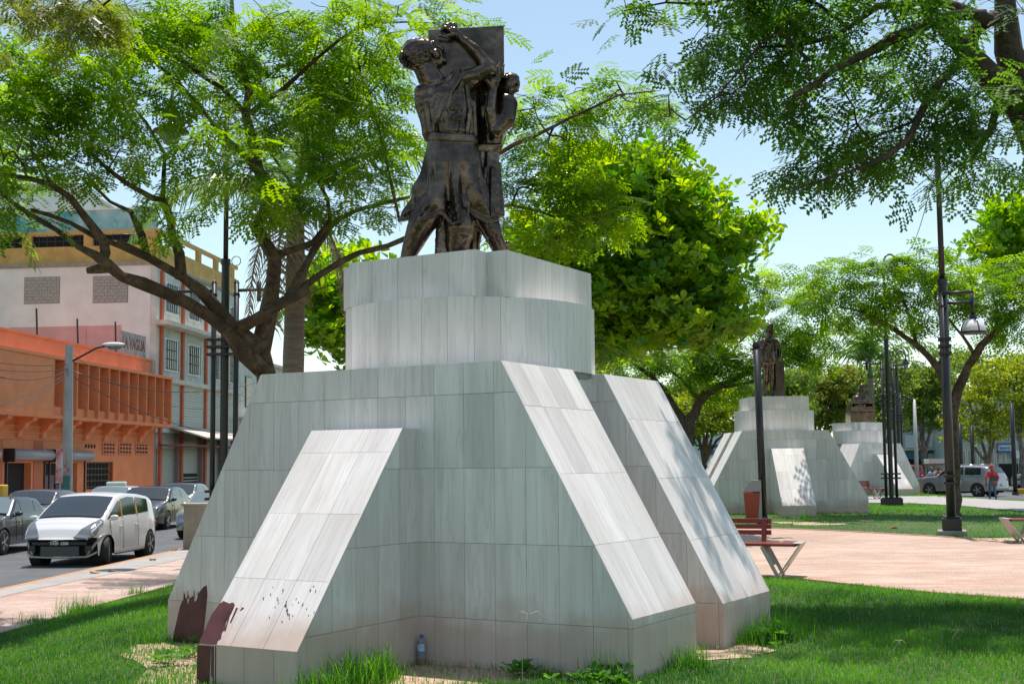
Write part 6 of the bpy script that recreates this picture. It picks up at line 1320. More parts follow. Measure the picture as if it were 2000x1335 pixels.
# ------------------------------------------------------------------ bronze statues
BR = M['bronze']
SD = 11.75
def Sx(px, py, dy=0.): return P(px, py, SD + dy)
K = SD / 2441 * 1.0
st1_base = MW @ Vector((0, 1.549, 3.48))
s1 = empty('statue', 'bronze group of two carriers hoisting a square block, on top of the nearest pedestal', 'statue', tuple(st1_base)); OFF = Vector(st1_base)
def C(a, b_, ra, rb): # photo pixels (x, y, depth) with radii in photo pixels
    return (Sx(*a) - OFF, Sx(*b_) - OFF, ra * K, rb * K)
def lathe_cloth(mb, levels, folds, n=168, ph=0, wave=0, sub=5):
    """cloth tube with sharp drifting folds: levels = (cx, cy_px, half width px, half depth px, fold depth px)"""
    L = np.array(levels, float); m = (len(L) - 1) * sub + 1; ui = np.linspace(0, len(L) - 1, m); LV = np.stack([np.interp(ui, range(len(L)), L[:, c]) for c in range(5)], 1); rows = []
    for li, (cx, cy, hwid, hd, fd) in enumerate(LV):
        u = li / (m - 1); row = []
        for k in range(n):
            t = 2 * math.pi * k / n; a = folds * .5 * t + ph + .55 * math.sin(2.6 * u * 2 + 2 * t) + .35 * math.sin(3 * t + 1.0); f = 1 - 1.7 * abs(math.sin(a)) ** .75; f2 = .35 * math.sin(folds * 1.5 * t + 4 * u + ph * 3); r_ = 1 + fd * (f + f2) / hwid
            x = cx + hwid * r_ * math.cos(t); d = -hd * K * r_ * math.sin(t); yy = cy + wave * u ** 3 * (math.sin(2 * a + 1.1) + .5 * math.sin(5 * t))
            row.append(Sx(x, yy, d) - OFF)
        rows.append(row)
    V = [p for r_ in rows for p in r_]; Fs = []
    for i in range(len(rows) - 1):
        for k in range(n): a = i * n + k; b_ = i * n + (k + 1) % n; Fs.append((a, b_, b_ + n, a + n))
    Fs.append(tuple(range(n))[::-1]); m_ = len(V); li = levels[-1]
    inner = [Sx(li[0] + (li[2] * .74) * math.cos(2 * math.pi * k / n), li[1] - 30, -li[3] * K * .74 * math.sin(2 * math.pi * k / n)) - OFF for k in range(n)]; V += inner; b0 = (len(rows) - 1) * n
    for k in range(n): Fs.append((b0 + k, b0 + (k + 1) % n, m_ + (k + 1) % n, m_ + k))
    Fs.append(tuple(range(m_, m_ + n))); mb.add(V, Fs)
    mb.tube(rows[-1][::2] + [rows[-1][0]], 4.6 * K, 8)
# figure 1, seen from behind, head thrown back to the right
f1 = []
f1 += [C((812, 104, .0), (822, 99, 0), 24, 24), C((834, 97, .0), (843, 100, 0), 20, 16), C((842, 104, 0), (854, 108, 0), 19, 15), C((848, 112, -.0), (860, 118, 0), 14, 10), C((852, 90, 0), (864, 94, 0), 6, 4.6), C((858, 97, 0), (863, 100, 0), 5, 4), C((861, 104, 0), (868, 106, 0), 5, 3.8), C((862, 109, 0), (868, 111.5, 0), 4.4, 3.4), C((861, 117, 0), (869, 119, 0), 8, 5.5), C((846, 84, -.03), (854, 88, -.03), 5, 4), C((850, 104, -.06), (853, 110, -.06), 8, 7), C((845, 122, -.03), (858, 124, -.02), 7, 6), C((828, 114, -.085), (831, 124, -.085), 5, 4)]
f1 += [C((826, 122, 0), (845, 165, 0), 21, 22), C((820, 130, .03), (838, 165, .03), 15, 18), C((845, 135, -.02), (862, 160, 0), 10, 12)]
f1 += [C((828, 185, .0), (895, 168, 0), 21, 24), C((838, 200, .03), (850, 255, .02), 30, 24), C((870, 190, 0), (878, 255, 0), 34, 34), C((898, 190, .02), (902, 255, .02), 28, 24), C((852, 215, -.05), (856, 250, -.04), 14, 12), C((890, 215, -.06), (892, 250, -.05), 14, 12), C((822, 178, 0), (826, 205, .0), 14, 16)]
f1 += [C((896, 158, -.02), (928, 150, -.05), 20, 18), C((928, 150, -.05), (958, 132, -.05), 18, 14), C((958, 132, -.05), (930, 98, -.02), 14, 12), C((930, 98, -.02), (900, 74, .0), 12, 8), C((915, 165, -.02), (900, 185, 0), 18, 14), C((958, 130, -.05), (962, 138, -.05), 12, 12)]
f1 += [C((898, 72, .0), (886, 62, .0), 9, 10)]
# open hand over the top edge of the block: palm, four bent fingers, thumb
hb = [(878, 60), (882, 56), (887, 53), (892, 52)]
for i, ((ax, ay), l_) in enumerate(zip(hb, (18, 21, 20, 15))):
    k1 = (ax - l_ * .42, ay - l_ * .38); k2 = (k1[0] - l_ * .40, k1[1] + l_ * .12 + i * .3); k3 = (k2[0] - l_ * .14, k2[1] + l_ * .34)
    f1 += [C((ax, ay, -.02 + .028 * i), (*k1, -.03 + .028 * i), 3.7, 3.3), C((*k1, -.03 + .028 * i), (*k2, -.03 + .028 * i), 3.3, 2.9), C((*k2, -.03 + .028 * i), (*k3, -.02 + .028 * i), 2.9, 2.4)]
f1 += [C((886, 68, -.04), (872, 72, -.05), 4.5, 4), C((872, 72, -.05), (858, 70, -.04), 4, 3.2)]
# legs
f1 += [C((846, 400, .0), (822, 440, 0), 32, 27), C((822, 440, 0), (800, 492, .02), 27, 17), C((800, 492, .02), (790, 530, .02), 17, 12), C((902, 400, -.04), (900, 450, -.06), 32, 29), C((900, 450, -.06), (890, 505, -.03), 28, 17), C((890, 505, -.03), (888, 530, 0), 16, 12)]
f1 += [C((786, 534, .06), (770, 538, -.1), 9, 7), C((886, 534, .06), (884, 538, -.12), 9, 7)]
body('carrier_figure', f1, BR, s1, .009, 2, disp=(.05, .006))
# hair: twisted strands over the skull
hc_ = [C((810, 106, 0), (822, 102, 0), 28.5, 28.5), C((803, 114, 0), (812, 124, 0), 20, 16), C((826, 95, 0), (832, 94, 0), 23, 19)]
random.seed(8); fdir, udir = (0.93, -.36), (-.36, -.93)
for k in range(22):
    ph = R(-60 + 235 * k / 21); pts = []
    for m_ in range(9):
        th = R(48 + 15.5 * m_); rr = 29.5 + .8 * math.sin(m_ * 2.3 + k * 1.7); p_ = ph + .10 * math.sin(m_ * 1.9 + k * 2.7); a_f = math.cos(th) * rr * 1.02; a_u = math.sin(th) * math.cos(p_) * rr; a_c = math.sin(th) * math.sin(p_) * rr
        pts.append(Sx(817 + fdir[0] * a_f + udir[0] * a_u, 105 + fdir[1] * a_f * .5 + udir[1] * a_u, -a_c * K) - OFF)
    for a, b_ in zip(pts[:-1], pts[1:]): hc_.append((a, b_, 3.0 * K, 2.7 * K))
for i in range(26): a = R(random.uniform(90, 250)); hc_.append(C((806 + 24 * math.cos(a), 112 + 22 * math.sin(a) * .9, random.uniform(-.10, .03)), (808 + 24 * math.cos(a + .2), 114 + 22 * math.sin(a + .2) * .9, random.uniform(-.10, .03)), 4.4, 3.6))
body('hair', hc_, BR, s1, .0075, 1)
# tunic: bodice folds, sash, belt and flaring skirt with a ragged rolled hem
tu = [C((905, 142, -.10), (880, 182, -.14), 6, 5), C((880, 182, -.14), (862, 235, -.155), 5, 4), C((892, 146, -.10), (866, 190, -.14), 5, 4), C((866, 190, -.14), (850, 240, -.13), 5, 4), C((878, 150, -.08), (854, 185, -.13), 5, 5), C((854, 185, -.13), (846, 255, -.12), 4, 4), C((912, 168, -.12), (918, 215, -.12), 5, 5), C((918, 215, -.12), (912, 258, -.11), 5, 5), C((925, 200, -.06), (928, 262, -.06), 6, 5), C((834, 200, -.10), (842, 258, -.09), 4, 4), C((875, 255, -.16), (870, 218, -.165), 4, 5), C((890, 255, -.16), (896, 225, -.15), 5, 4)]
tu += [C((838, 205, 0), (844, 262, 0), 22, 20), C((872, 200, 0), (882, 262, 0), 33, 36), C((905, 200, .0), (905, 262, 0), 24, 24), C((896, 156, -.01), (905, 200, .0), 22, 24)]
for i in range(3): # loop ornaments on the back
    cx, cy = 892 + 3 * i, 206 + 20 * i
    if i < 2:
        ring = [(cx - 12, cy + 6), (cx - 6, cy - 2), (cx + 6, cy - 2), (cx + 12, cy + 4), (cx + 2, cy + 8), (cx - 12, cy + 6)]
        for a, b_ in zip(ring[:-1], ring[1:]): tu.append(C((*a, -.172), (*b_, -.172), 2.2, 2.2))
def skirt(mb):
    lathe_cloth(mb, [(884, 270, 46, 34, 0), (884, 290, 52, 41, 0), (884, 315, 56, 46, 4), (884, 340, 58, 46, 9), (882, 362, 62, 46, 14), (880, 384, 69, 48, 18), (878, 404, 76, 50, 20), (877, 422, 81, 52, 22)], 8, ph=.6, wave=10)
    for k in range(3): lathe_ring = [Sx(884 + (47 + .5 * k) * math.cos(t), 262 + 5 * k + 3 * math.sin(t + 1), -36 * K * math.sin(t)) - OFF for t in np.linspace(0, 2 * math.pi, 33)]; mb.tube(lathe_ring, 3.6 * K, 8)
body('tunic', tu, BR, s1, .0085, 2, extra=skirt, disp=(.06, .006))
body('leg_support', [C((866, 405, -.0), (864, 530, 0), 14, 17), C((846, 522, -.05), (880, 524, -.05), 7, 7)], BR, s1, .014, 1, disp=(.03, .02))
# the block they carry
q = [Sx(836, 58, .03), Sx(984, 50, .06), Sx(985, 152, .06), Sx(838, 158, .03)]; dv_ = Vector((-.005, .42, .075)); mb = MB(); A = [p - OFF for p in q]; mb.add(A + [p + dv_ for p in A], [(3, 2, 1, 0), (4, 5, 6, 7), (0, 1, 5, 4), (1, 2, 6, 5), (2, 3, 7, 6), (3, 0, 4, 7)]); mb.build('carried_block', BR, s1, bevel=.008)
# figure 2, behind and to the right
D2 = .24
def C2(a, b_, ra, rb): return C((a[0], a[1], (a[2] if len(a) > 2 else 0) + D2), (b_[0], b_[1], (b_[2] if len(b_) > 2 else 0) + D2), ra, rb)
f2 = [C2((940, 172, .05), (944, 225, .0), 20, 24), C2((958, 178, .05), (968, 205, 0), 18, 20), C2((991, 170), (998, 164), 20, 20), C2((985, 175), (984, 184), 13, 11), C2((976, 168), (974, 172), 4, 4), C2((992, 182), (985, 200), 14, 16)]
f2 += [C2((982, 205), (962, 215), 26, 24), C2((965, 215), (955, 285), 30, 26), C2((945, 215), (945, 285), 24, 22), C2((955, 285), (952, 350), 18, 21), C2((952, 350), (950, 430), 21, 20), C2((938, 300), (935, 420), 16, 18), C2((958, 350), (962, 420), 16, 15)]
f2 += [C2((988, 205, -.08), (987, 232, -.14), 25, 22), C2((987, 232, -.14), (966, 256, -.22), 21, 16), C2((966, 256, -.22), (957, 215, -.26), 13, 12), C2((957, 215, -.26), (963, 172, -.26), 12, 9), C2((963, 172, -.26), (966, 158, -.26), 9, 11)]
for i, (x, y, l_) in enumerate(((957, 152, 20), (963, 148, 26), (970, 147, 27), (977, 150, 24))): f2 += [C2((x, y, -.27), (x + 1 + i, y - l_ * .5, -.29), 3.6, 3.3), C2((x + 1 + i, y - l_ * .5, -.29), (x + 2.5 + 1.6 * i, y - l_, -.26), 3.3, 2.5)]
f2 += [C2((958, 165, -.27), (949, 156, -.28), 4.4, 3.8), C2((949, 156, -.28), (947, 144, -.27), 3.8, 3)]
f2 += [C2((948, 420, -.1), (962, 455, -.12), 24, 20), C2((962, 455, -.12), (976, 488, -.10), 19, 14), C2((976, 488, -.1), (982, 520, -.1), 13, 11), C2((932, 420), (925, 470), 19, 15), C2((925, 470), (925, 530), 14, 11), C2((982, 524, -.08), (998, 530, -.18), 9, 7), C2((968, 486, -.1), (992, 474, -.12), 6, 5), C2((990, 474, -.1), (986, 488, -.1), 5, 5)]
body('second_carrier_figure', f2, BR, s1, .010, 2, disp=(.05, .007))
h2 = [C2((996, 160, .0), (1000, 160, .0), 20, 19)]
for i in range(22): h2.append(C2((982 + random.uniform(0, 30), 146 + random.uniform(0, 34), random.uniform(-.09, 0)), (985 + random.uniform(0, 28), 150 + random.uniform(0, 32), random.uniform(-.09, 0)), 4.2, 3.2))
body('hair', h2, BR, s1, .010, 1)
c2 = [C2((992, 200, -.1), (1000, 222, -.15), 10, 8), C2((1000, 222, -.15), (990, 248, -.18), 8, 6), C2((985, 196, -.14), (990, 225, -.22), 6, 6), C2((990, 225, -.22), (976, 250, -.24), 6, 5), C2((930, 287, -.12), (978, 284, -.12), 6, 6), C2((930, 293, -.12), (976, 291, -.12), 5, 5), C2((940, 300, -.1), (932, 405, -.12), 7, 10), C2((955, 300, -.12), (950, 412, -.15), 7, 10), C2((968, 300, -.1), (966, 412, -.12), 7, 9), C2((930, 415, -.1), (968, 424, -.12), 10, 10), C2((985, 200), (958, 285), 25, 17), C2((955, 288), (953, 340), 19, 26), C2((953, 340), (948, 412), 26, 30), C2((972, 320, -.08), (978, 418, -.1), 6, 9), C2((948, 330, -.16), (938, 418, -.2), 5, 9), C2((962, 330, -.17), (960, 422, -.21), 5, 8)]
body('smock', c2, BR, s1, .0105, 2, disp=(.05, .008))
# standing man on the second pedestal
def statue_from(name_, label, base, dist, spec, voxel):
    t = empty('statue', label, 'statue', tuple(base)); ob_ = Vector(base); kk = dist / 2441
    for part, caps in spec.items():
        body(part, [(P(a[0], a[1], dist + a[2]) - ob_, P(b_[0], b_[1], dist + b_[2]) - ob_, ra * kk, rb * kk) for a, b_, ra, rb in caps], BR, t, voxel, 2, disp=(.08, .015))
    return t
def c_(a, b_, ra, rb): return ((a[0], a[1], a[2] if len(a) > 2 else 0), (b_[0], b_[1], b_[2] if len(b_) > 2 else 0), ra, rb)
b2_ = (P(1510, 760, 38.3).x, 38.3, 3.479 + .12)
fig = [c_((1504, 640), (1505, 646), 7, 7.2), c_((1506, 650), (1508, 653), 4.5, 3.5), c_((1509, 645), (1510, 648), 1.4, 1.4), c_((1504, 652), (1503, 662), 4.5, 5), c_((1492, 666), (1514, 666), 6, 6), c_((1498, 668), (1500, 700), 9, 9), c_((1507, 668), (1506, 700), 9, 9),
       c_((1489, 668), (1486, 690, -.1), 5.5, 4.5), c_((1486, 690, -.1), (1497, 662, -.2), 4.3, 3), c_((1497, 662, -.2), (1500, 652, -.2), 3.4, 3.2), c_((1517, 668), (1523, 686), 5.4, 4.4), c_((1523, 686), (1523, 700, -.1), 4.2, 3), c_((1521, 701, -.1), (1524, 706, -.1), 3.2, 2.4),
       c_((1497, 702), (1496, 735), 7, 5.6), c_((1496, 735), (1494, 772), 5.6, 4.2), c_((1508, 702), (1509, 735), 7, 5.6), c_((1509, 735), (1508, 772), 5.6, 4.2), c_((1494, 774), (1493, 776, -.18), 4, 3), c_((1508, 774), (1510, 776, -.18), 4, 3)]
for k in range(4): fig.append(c_((1498.5 + k * 1.1, 651, -.2), (1500 + k * .9, 643 + abs(k - 1.5), -.2), 1, .8))
statue_from('s', 'standing bronze man with a raised hand, resting the other on a pillar', b2_, 38.3, {'standing_figure': fig, 'jacket': [c_((1494, 670), (1493, 704, -.02), 9, 11), c_((1508, 670), (1510, 704, -.02), 9, 10), c_((1490, 712, -.05), (1515, 706, -.05), 4, 5), c_((1500, 674, -.16), (1503, 700, -.18), 2, 2)], 'hair': [c_((1503, 637), (1505, 637), 7.4, 7.2), c_((1500, 643), (1500, 646), 5.5, 5)]}, .026)
sx2 = SC.objects['statue.001']; pc = P(1523.5, 740, 38.2) - Vector(b2_); mb = MB(); z1_ = (P(1523, 705, 38.2) - Vector(b2_)).z
for k in range(4): z0 = z1_ * k / 4; mb.box(pc.x - .135 + (k % 2) * .004, pc.x + .135 - (k % 2) * .004, -.14, .14, z0 + .006, z1_ * (k + 1) / 4 - .006)
mb.box(pc.x - .125, pc.x + .125, -.13, .13, 0, z1_ - .01); mb.build('stone_pillar', mat('rusty_brown_bronze', (.07, .045, .03), .5, .4, var=.3, scale=5), sx2)
# seated figure on the third pedestal
b3_ = (P(1680, 800, 61.3).x, 61.3, 3.479 + .06)
fig = [c_((1684, 757), (1685, 762), 6, 6.2), c_((1687, 765), (1688, 767), 3.8, 3), c_((1683, 766), (1682, 771), 4.5, 5), c_((1672, 778), (1690, 776), 6.5, 6), c_((1674, 780), (1675, 800), 10, 11), c_((1686, 780), (1684, 800), 9, 10), c_((1668, 780), (1665, 796), 5, 4.2), c_((1665, 796), (1676, 803, -.3), 4, 3), c_((1694, 780), (1700, 792), 5, 4), c_((1700, 792), (1706, 797, -.1), 3.6, 2.6),
       c_((1672, 806), (1690, 808, .3), 7, 6), c_((1684, 806), (1702, 806, .3), 7, 6), c_((1690, 808, .3), (1692, 830, .3), 5, 4), c_((1702, 806, .3), (1703, 830, .3), 5, 4)]
s3 = statue_from('s', 'seated bronze figure seen from behind on a broad bench, on the farthest pedestal', b3_, 61.3, {'seated_figure': fig, 'hair': [c_((1683, 755), (1685, 755), 6.4, 6.2), c_((1680, 760), (1680, 763), 4.5, 4.2)]}, .035)
mb = MB(); kx3 = lambda p: (P(p, 800, 61.3) - Vector(b3_)).x; mb.box(kx3(1656), kx3(1703), -.5, .5, 0, .5); mb.box(kx3(1659), kx3(1701), -.45, -.36, .5, .78); mb.box(kx3(1657), kx3(1660), -.45, .4, .5, .95); mb.box(kx3(1699), kx3(1702), -.45, .3, .5, .95); mb.box(kx3(1657), kx3(1703), -.47, -.40, .92, 1.0); mb.build('bench_block', BR, s3, bevel=.02)
# ------------------------------------------------------------------ grass and small things
mi = MW.inverted()
def inside_mon(x, y, m=.02):
    q = np.array(mi)[:3, :3]; o = np.array(mi)[:3, 3]; a = q[0, 0] * x + q[0, 1] * y + o[0]; b = q[1, 0] * x + q[1, 1] * y + o[1]
    s = ((abs(a) < 2.38 + m) & (b > -m) & (b < 1.238 + m)) | ((abs(a) < 2.38 + m) & (b > 1.858 - m) & (b < 3.1 + m)) | ((abs(a) < 1.14) & (b > 0) & (b < 3)) | ((abs(a) < .472 + m) & (b > -1.548 - m) & (b < 4.65 + m)); return s, a, b
def in_poly(x, y, poly):
    c = np.zeros(len(x), bool); n = len(poly)
    for i in range(n):
        x0, y0 = poly[i]; x1, y1 = poly[(i + 1) % n]; k = ((y0 > y) != (y1 > y)) & (x < (x1 - x0) * (y - y0) / ((y1 - y0) + 1e-12) + x0); c ^= k
    return c
walk_poly = walk + lawn_edge[::-1]
def fnoise(x, y, s, seed=0):
    return .5 + .25 * (np.sin(x * s * 1.3 + seed) * np.cos(y * s * .9 + 1.7 * seed) + np.sin((x + y) * s * .77 + 2.1 + seed) + .6 * np.sin((x - .6 * y) * s * 2.3 + seed * 3)) 
def soil_mask(x, y):
    s, a, b = inside_mon(x, y); near_ = ((a > .45) & (a < 1.9) & (b < .02) & (b > -.40 - .75 * sm(1.7, .9, a) - .06 * np.sin(a * 9))) | ((a > -.6) & (a < .9) & (b < -1.45) & (b > -2.0) & (fnoise(x, y, 3) > .55)) | ((a < -.5) & (a > -2.2) & (b < -.05) & (b > -1.2 + .2 * np.sin(a * 6)) & (fnoise(x, y, 2.3, 2) > .42)) | ((a > 1.4) & (a < 2.75) & (b > .9) & (b < 2.7) & (fnoise(x, y, 4, 1) > .35) & (b < 2.4))
    return near_
def sample(n, x0, x1, y0, y1):
    x = rng.uniform(x0, x1, n); y = np.exp(rng.uniform(np.log(y0), np.log(y1), n)); vis = (abs(x / y + .0) < .45); x, y = x[vis], y[vis]
    ok = ~inside_mon(x, y)[0] & ~in_poly(x, y, walk_poly) & ~in_poly(x, y, plaza) & ~in_poly(x, y, path) & (x > -8.0); return x[ok], y[ok]
def blades(x, y, h, wd, name, m, bend=.5, segs=2, tone=None, label=None):
    n = len(x); z = g(x, y); az = rng.uniform(0, 2 * math.pi, n); lean = rng.uniform(.1, 1, n) * bend; dx, dy = np.cos(az), np.sin(az); sx_, sy_ = -dy, dx
    h = h * rng.uniform(.5, 1.35, n); w2 = wd * rng.uniform(.6, 1.2, n) / 2
    p0 = np.stack([x - sx_ * w2, y - sy_ * w2, z - .005], 1); p1 = np.stack([x + sx_ * w2, y + sy_ * w2, z - .005], 1)
    mx, my, mz = x + dx * h * lean * .35, y + dy * h * lean * .35, z + h * .62; q0 = np.stack([mx - sx_ * w2 * .8, my - sy_ * w2 * .8, mz], 1); q1 = np.stack([mx + sx_ * w2 * .8, my + sy_ * w2 * .8, mz], 1)
    tx_, ty_, tz_ = x + dx * h * lean * 1.05, y + dy * h * lean * 1.05, z + h * (1 - .45 * lean); t0 = np.stack([tx_ - sx_ * w2 * .12, ty_ - sy_ * w2 * .12, tz_], 1); t1 = np.stack([tx_ + sx_ * w2 * .12, ty_ + sy_ * w2 * .12, tz_], 1)
    V = np.stack([p0, p1, q1, q0, t1, t0], 1).reshape(-1, 3); k = np.arange(n)[:, None] * 6; Fc = np.concatenate([k + [0, 1, 2, 3], k + [3, 2, 4, 5]]); tone = rng.uniform(0, 1, n) if tone is None else np.clip(tone + rng.normal(0, .15, n), 0, 1)
    o = npmesh(name, V, Fc, m, None, {'rnd': np.repeat(tone, 6)}); tag(o, label, 'grass', kind='stuff'); return o
GRASS = leaf_mat('grass_blades', (.016, .10, .010), (.10, .29, .03), .35, .5, .3); DRYG = leaf_mat('dry_grass_blades', (.22, .19, .09), (.36, .32, .17), .3, .6, .3)
x, y = sample(520000, -9, 9, 8.6, 24); soil = soil_mask(x + rng.normal(0, .10, len(x)), y + rng.normal(0, .10, len(x))); keep = ~soil | (rng.uniform(size=len(x)) < .10); x, y = x[keep], y[keep]; hn = fnoise(x, y, 1.7, 5)
blades(x, y, .034 + .048 * hn, .0050 + .00018 * (y - 9), 'lawn_grass', GRASS, .9, tone=-.1 + .65 * fnoise(x, y, .9, 3) + .55 * fnoise(x, y, 3.1, 8) - .1, label='uneven green grass of the near lawn around the pedestal')
x, y = sample(11000, -9, 9, 8.6, 20); blades(x, y, .085, .0035, 'dry_grass', DRYG, 1.0, label='scattered straw coloured blades in the near lawn')
x, y = sample(160000, -10, 34, 24, 62); fl = fnoise(x, y, .35, 4); k_ = rng.uniform(size=len(x)) < .35 + fl; x, y = x[k_], y[k_]; blades(x, y, .05 + .02 * fl[k_], .014 + .0004 * (y - 24), 'far_lawn_grass', GRASS, .8, tone=.25 + .6 * fnoise(x, y, .5, 9), label='short green grass of the lawn beyond the plaza')
# bare soil around the pedestal
SOIL = mat('dry_sandy_soil', (.40, .27, .18), .97, col2=(.52, .38, .27), scale=9, bump=.012, bscale=35, detail=12)
def soil_patch(pts):
    w_ = [MW @ Vector((a, b, 0)) for a, b in pts]; c = sum(w_, Vector()) / len(w_); poly = []
    for i in range(len(w_)):
        for t in np.linspace(0, 1, 6)[:-1]: p = w_[i].lerp(w_[(i + 1) % len(w_)], t); poly.append((p.x + random.uniform(-.03, .03), p.y + random.uniform(-.03, .03)))
    drape('bare_soil', poly, SOIL, .006, .25)
soil_patch([(.45, .05), (1.95, .05), (1.9, -.3), (1.5, -.55), (1.0, -1.2), (.5, -1.3), (.46, -.3)]); soil_patch([(-2.3, .05), (-.5, .05), (-.5, -1.7), (.3, -1.9), (-.6, -2.1), (-1.4, -1.2), (-2.1, -.8), (-2.5, -.3)]); soil_patch([(1.5, 1.3), (2.5, 1.2), (2.75, 1.5), (2.8, 2.0), (2.5, 2.2), (1.6, 1.9)])
soil_patch([(-2.5, 2.9), (-5.6, 3.3), (-5.4, 3.6), (-2.5, 3.2)])
for k_, (px, py, r_) in enumerate(((1560, 1021, .35), (1598, 1024, .42), (1640, 1023, .16), (1528, 1020, .2), (1690, 1017, .2))):
    c = Gt(px, py); drape('dry_soil_patch', [(c.x + r_ * 1.6 * math.cos(t) * random.uniform(.7, 1.2), c.y + r_ * .9 * math.sin(t) * random.uniform(.7, 1.2)) for t in np.linspace(0, 2 * math.pi, 14)[:-1]], SOIL, .011, .5)
# pebbles
pv = []; n = 900; a = rng.uniform(-2.3, 2.6, n); b = rng.uniform(-2., 2.2, n); xx = np.array([tuple(MW @ Vector((p, q, 0)))[:2] for p, q in zip(a, b)]); ok = soil_mask(xx[:, 0], xx[:, 1]) & ~inside_mon(xx[:, 0], xx[:, 1], .03)[0]; mb = MB()
for p in xx[ok][:500]: r_ = random.uniform(.003, .009); mb.ball((p[0], p[1], float(g(*p)) + .008), (r_, r_ * random.uniform(.7, 1.3), r_ * .6), 5)
tag(mb.build('pebbles', mat('pebble_tan', (.45, .33, .24), .9, var=.3, scale=30)), 'small pebbles and grit on the bare soil at the pedestal foot', 'gravel', kind='stuff')
# tall weeds and tufts at the foot of the pedestal
def tuft(label, a, b, n, h, spread, m=GRASS, name='grass_tuft', wd=.008, bend=.8, cat='weed'):
    c = MW @ Vector((a, b, 0)); x = c.x + rng.normal(0, spread, n); y = c.y + rng.normal(0, spread, n); ok = ~inside_mon(x, y, .0)[0]; x, y = x[ok] - c.x, y[ok] - c.y
    n = len(x); az = rng.uniform(0, 2 * math.pi, n); lean = rng.uniform(.1, 1, n) * bend; hh = h * rng.uniform(.4, 1.15, n); V = []; seg = 4; w2 = wd / 2 * rng.uniform(.7, 1.3, n)
    for k in range(seg + 1):
        t = k / seg; r_ = hh * lean * t * t * .8; zz = hh * (t - .5 * lean * t ** 2.5); wk = w2 * (1 - t * .95)
        for s in (-1, 1): V.append(np.stack([x + np.cos(az) * r_ - np.sin(az) * wk * s, y + np.sin(az) * r_ + np.cos(az) * wk * s, zz - .01], 1))
    V = np.stack(V, 1); idx = np.arange(n)[:, None] * (2 * (seg + 1)); Fc = np.concatenate([idx + [2 * k, 2 * k + 1, 2 * k + 3, 2 * k + 2] for k in range(seg)])
    o = npmesh(name, V.reshape(-1, 3), Fc, m, None, {'rnd': np.repeat(rng.uniform(0, 1, n), 2 * (seg + 1))}); o.location = (c.x, c.y, float(g(c.x, c.y))); tag(o, label, cat); return o
tuft('big leafy grass tuft growing against the right side of the front buttress', .62, -1.05, 420, .34, .14, wd=.012); tuft('grass tuft at the front corner of the front buttress', .62, -1.5, 260, .26, .12, wd=.010); tuft('grass tuft left of the water bottle beside the buttress', .64, -.75, 160, .30, .08, wd=.011)
tuft('small clump of weeds below the middle of the front marble face', 1.75, -.2, 160, .16, .09); tuft('tall thin weeds at the right front corner of the pedestal', 2.22, -.14, 160, .34, .10, wd=.006); tuft('bushy weeds at the right foot between the two slabs', 2.5, .75, 260, .26, .12); tuft('weeds against the right end of the rear slab', 2.48, 2.3, 300, .30, .13); tuft('weed clump at the far right foot of the rear slab', 2.5, 2.8, 300, .36, .14)
tuft('thin weeds at the left foot of the pedestal', -2.45, -.1, 180, .18, .12); tuft('low leafy weeds on the bare soil left of the buttress', -1.5, -.35, 200, .14, .22)
c = Gt(700 / 4.683 * 1.0 + 0, 1190)
for lab, px, py, n, h, sp in (('dark tuft of tall grass on the edge of the left sidewalk', 158, 1196, 240, .34, .16), ('smaller grass tuft on the sidewalk edge near the left border', 66, 1218, 120, .22, .10), ('weed on the sidewalk edge close to the left slope of the pedestal', 268, 1160, 120, .2, .1), ('upright grass clump in the far lawn before the second pedestal', 1573, 1014, 90, .35, .12)):
    q = Gt(px, py); l_ = mi @ q; tuft(lab, l_.x, l_.y, n, h, sp)
# broad leaved weeds
def weed(label, a, b, n, r_):
    c = MW @ Vector((a, b, 0)); T = T_rosette(6, .10, .045); pos = np.stack([rng.normal(0, r_, n), rng.normal(0, r_, n), rng.uniform(.01, .10, n)], 1); ok = ~inside_mon(pos[:, 0] + c.x, pos[:, 1] + c.y, .02)[0]; pos = pos[ok]; n = len(pos); az = rng.uniform(0, 6.28, n)
    o = crown_mesh('weed', T, pos, np.stack([np.cos(az), np.sin(az), np.full(n, .1)], 1), rng.uniform(.5, 1.1, n), rng.normal(0, .2, (n, 3)), rng.uniform(0, .6, n), GRASS, None); o.location = (c.x, c.y, float(g(c.x, c.y))); tag(o, label, 'weed')
weed('broad leaved weed under the front marble face', 1.55, -.22, 14, .06); weed('dark broad leaved weeds at the right foot of the front slab', 2.25, -.22, 26, .12); weed('broad leaved weed patch at the foot of the rear slab', 2.55, 2.45, 50, .14); weed('creeping weeds on the soil beside the front buttress', -1.2, -.7, 60, .25); _w = [o for o in SC.objects if o.name.startswith('weed')][-1]; _w.name = 'creeping_weeds'; _w['kind'] = 'stuff'
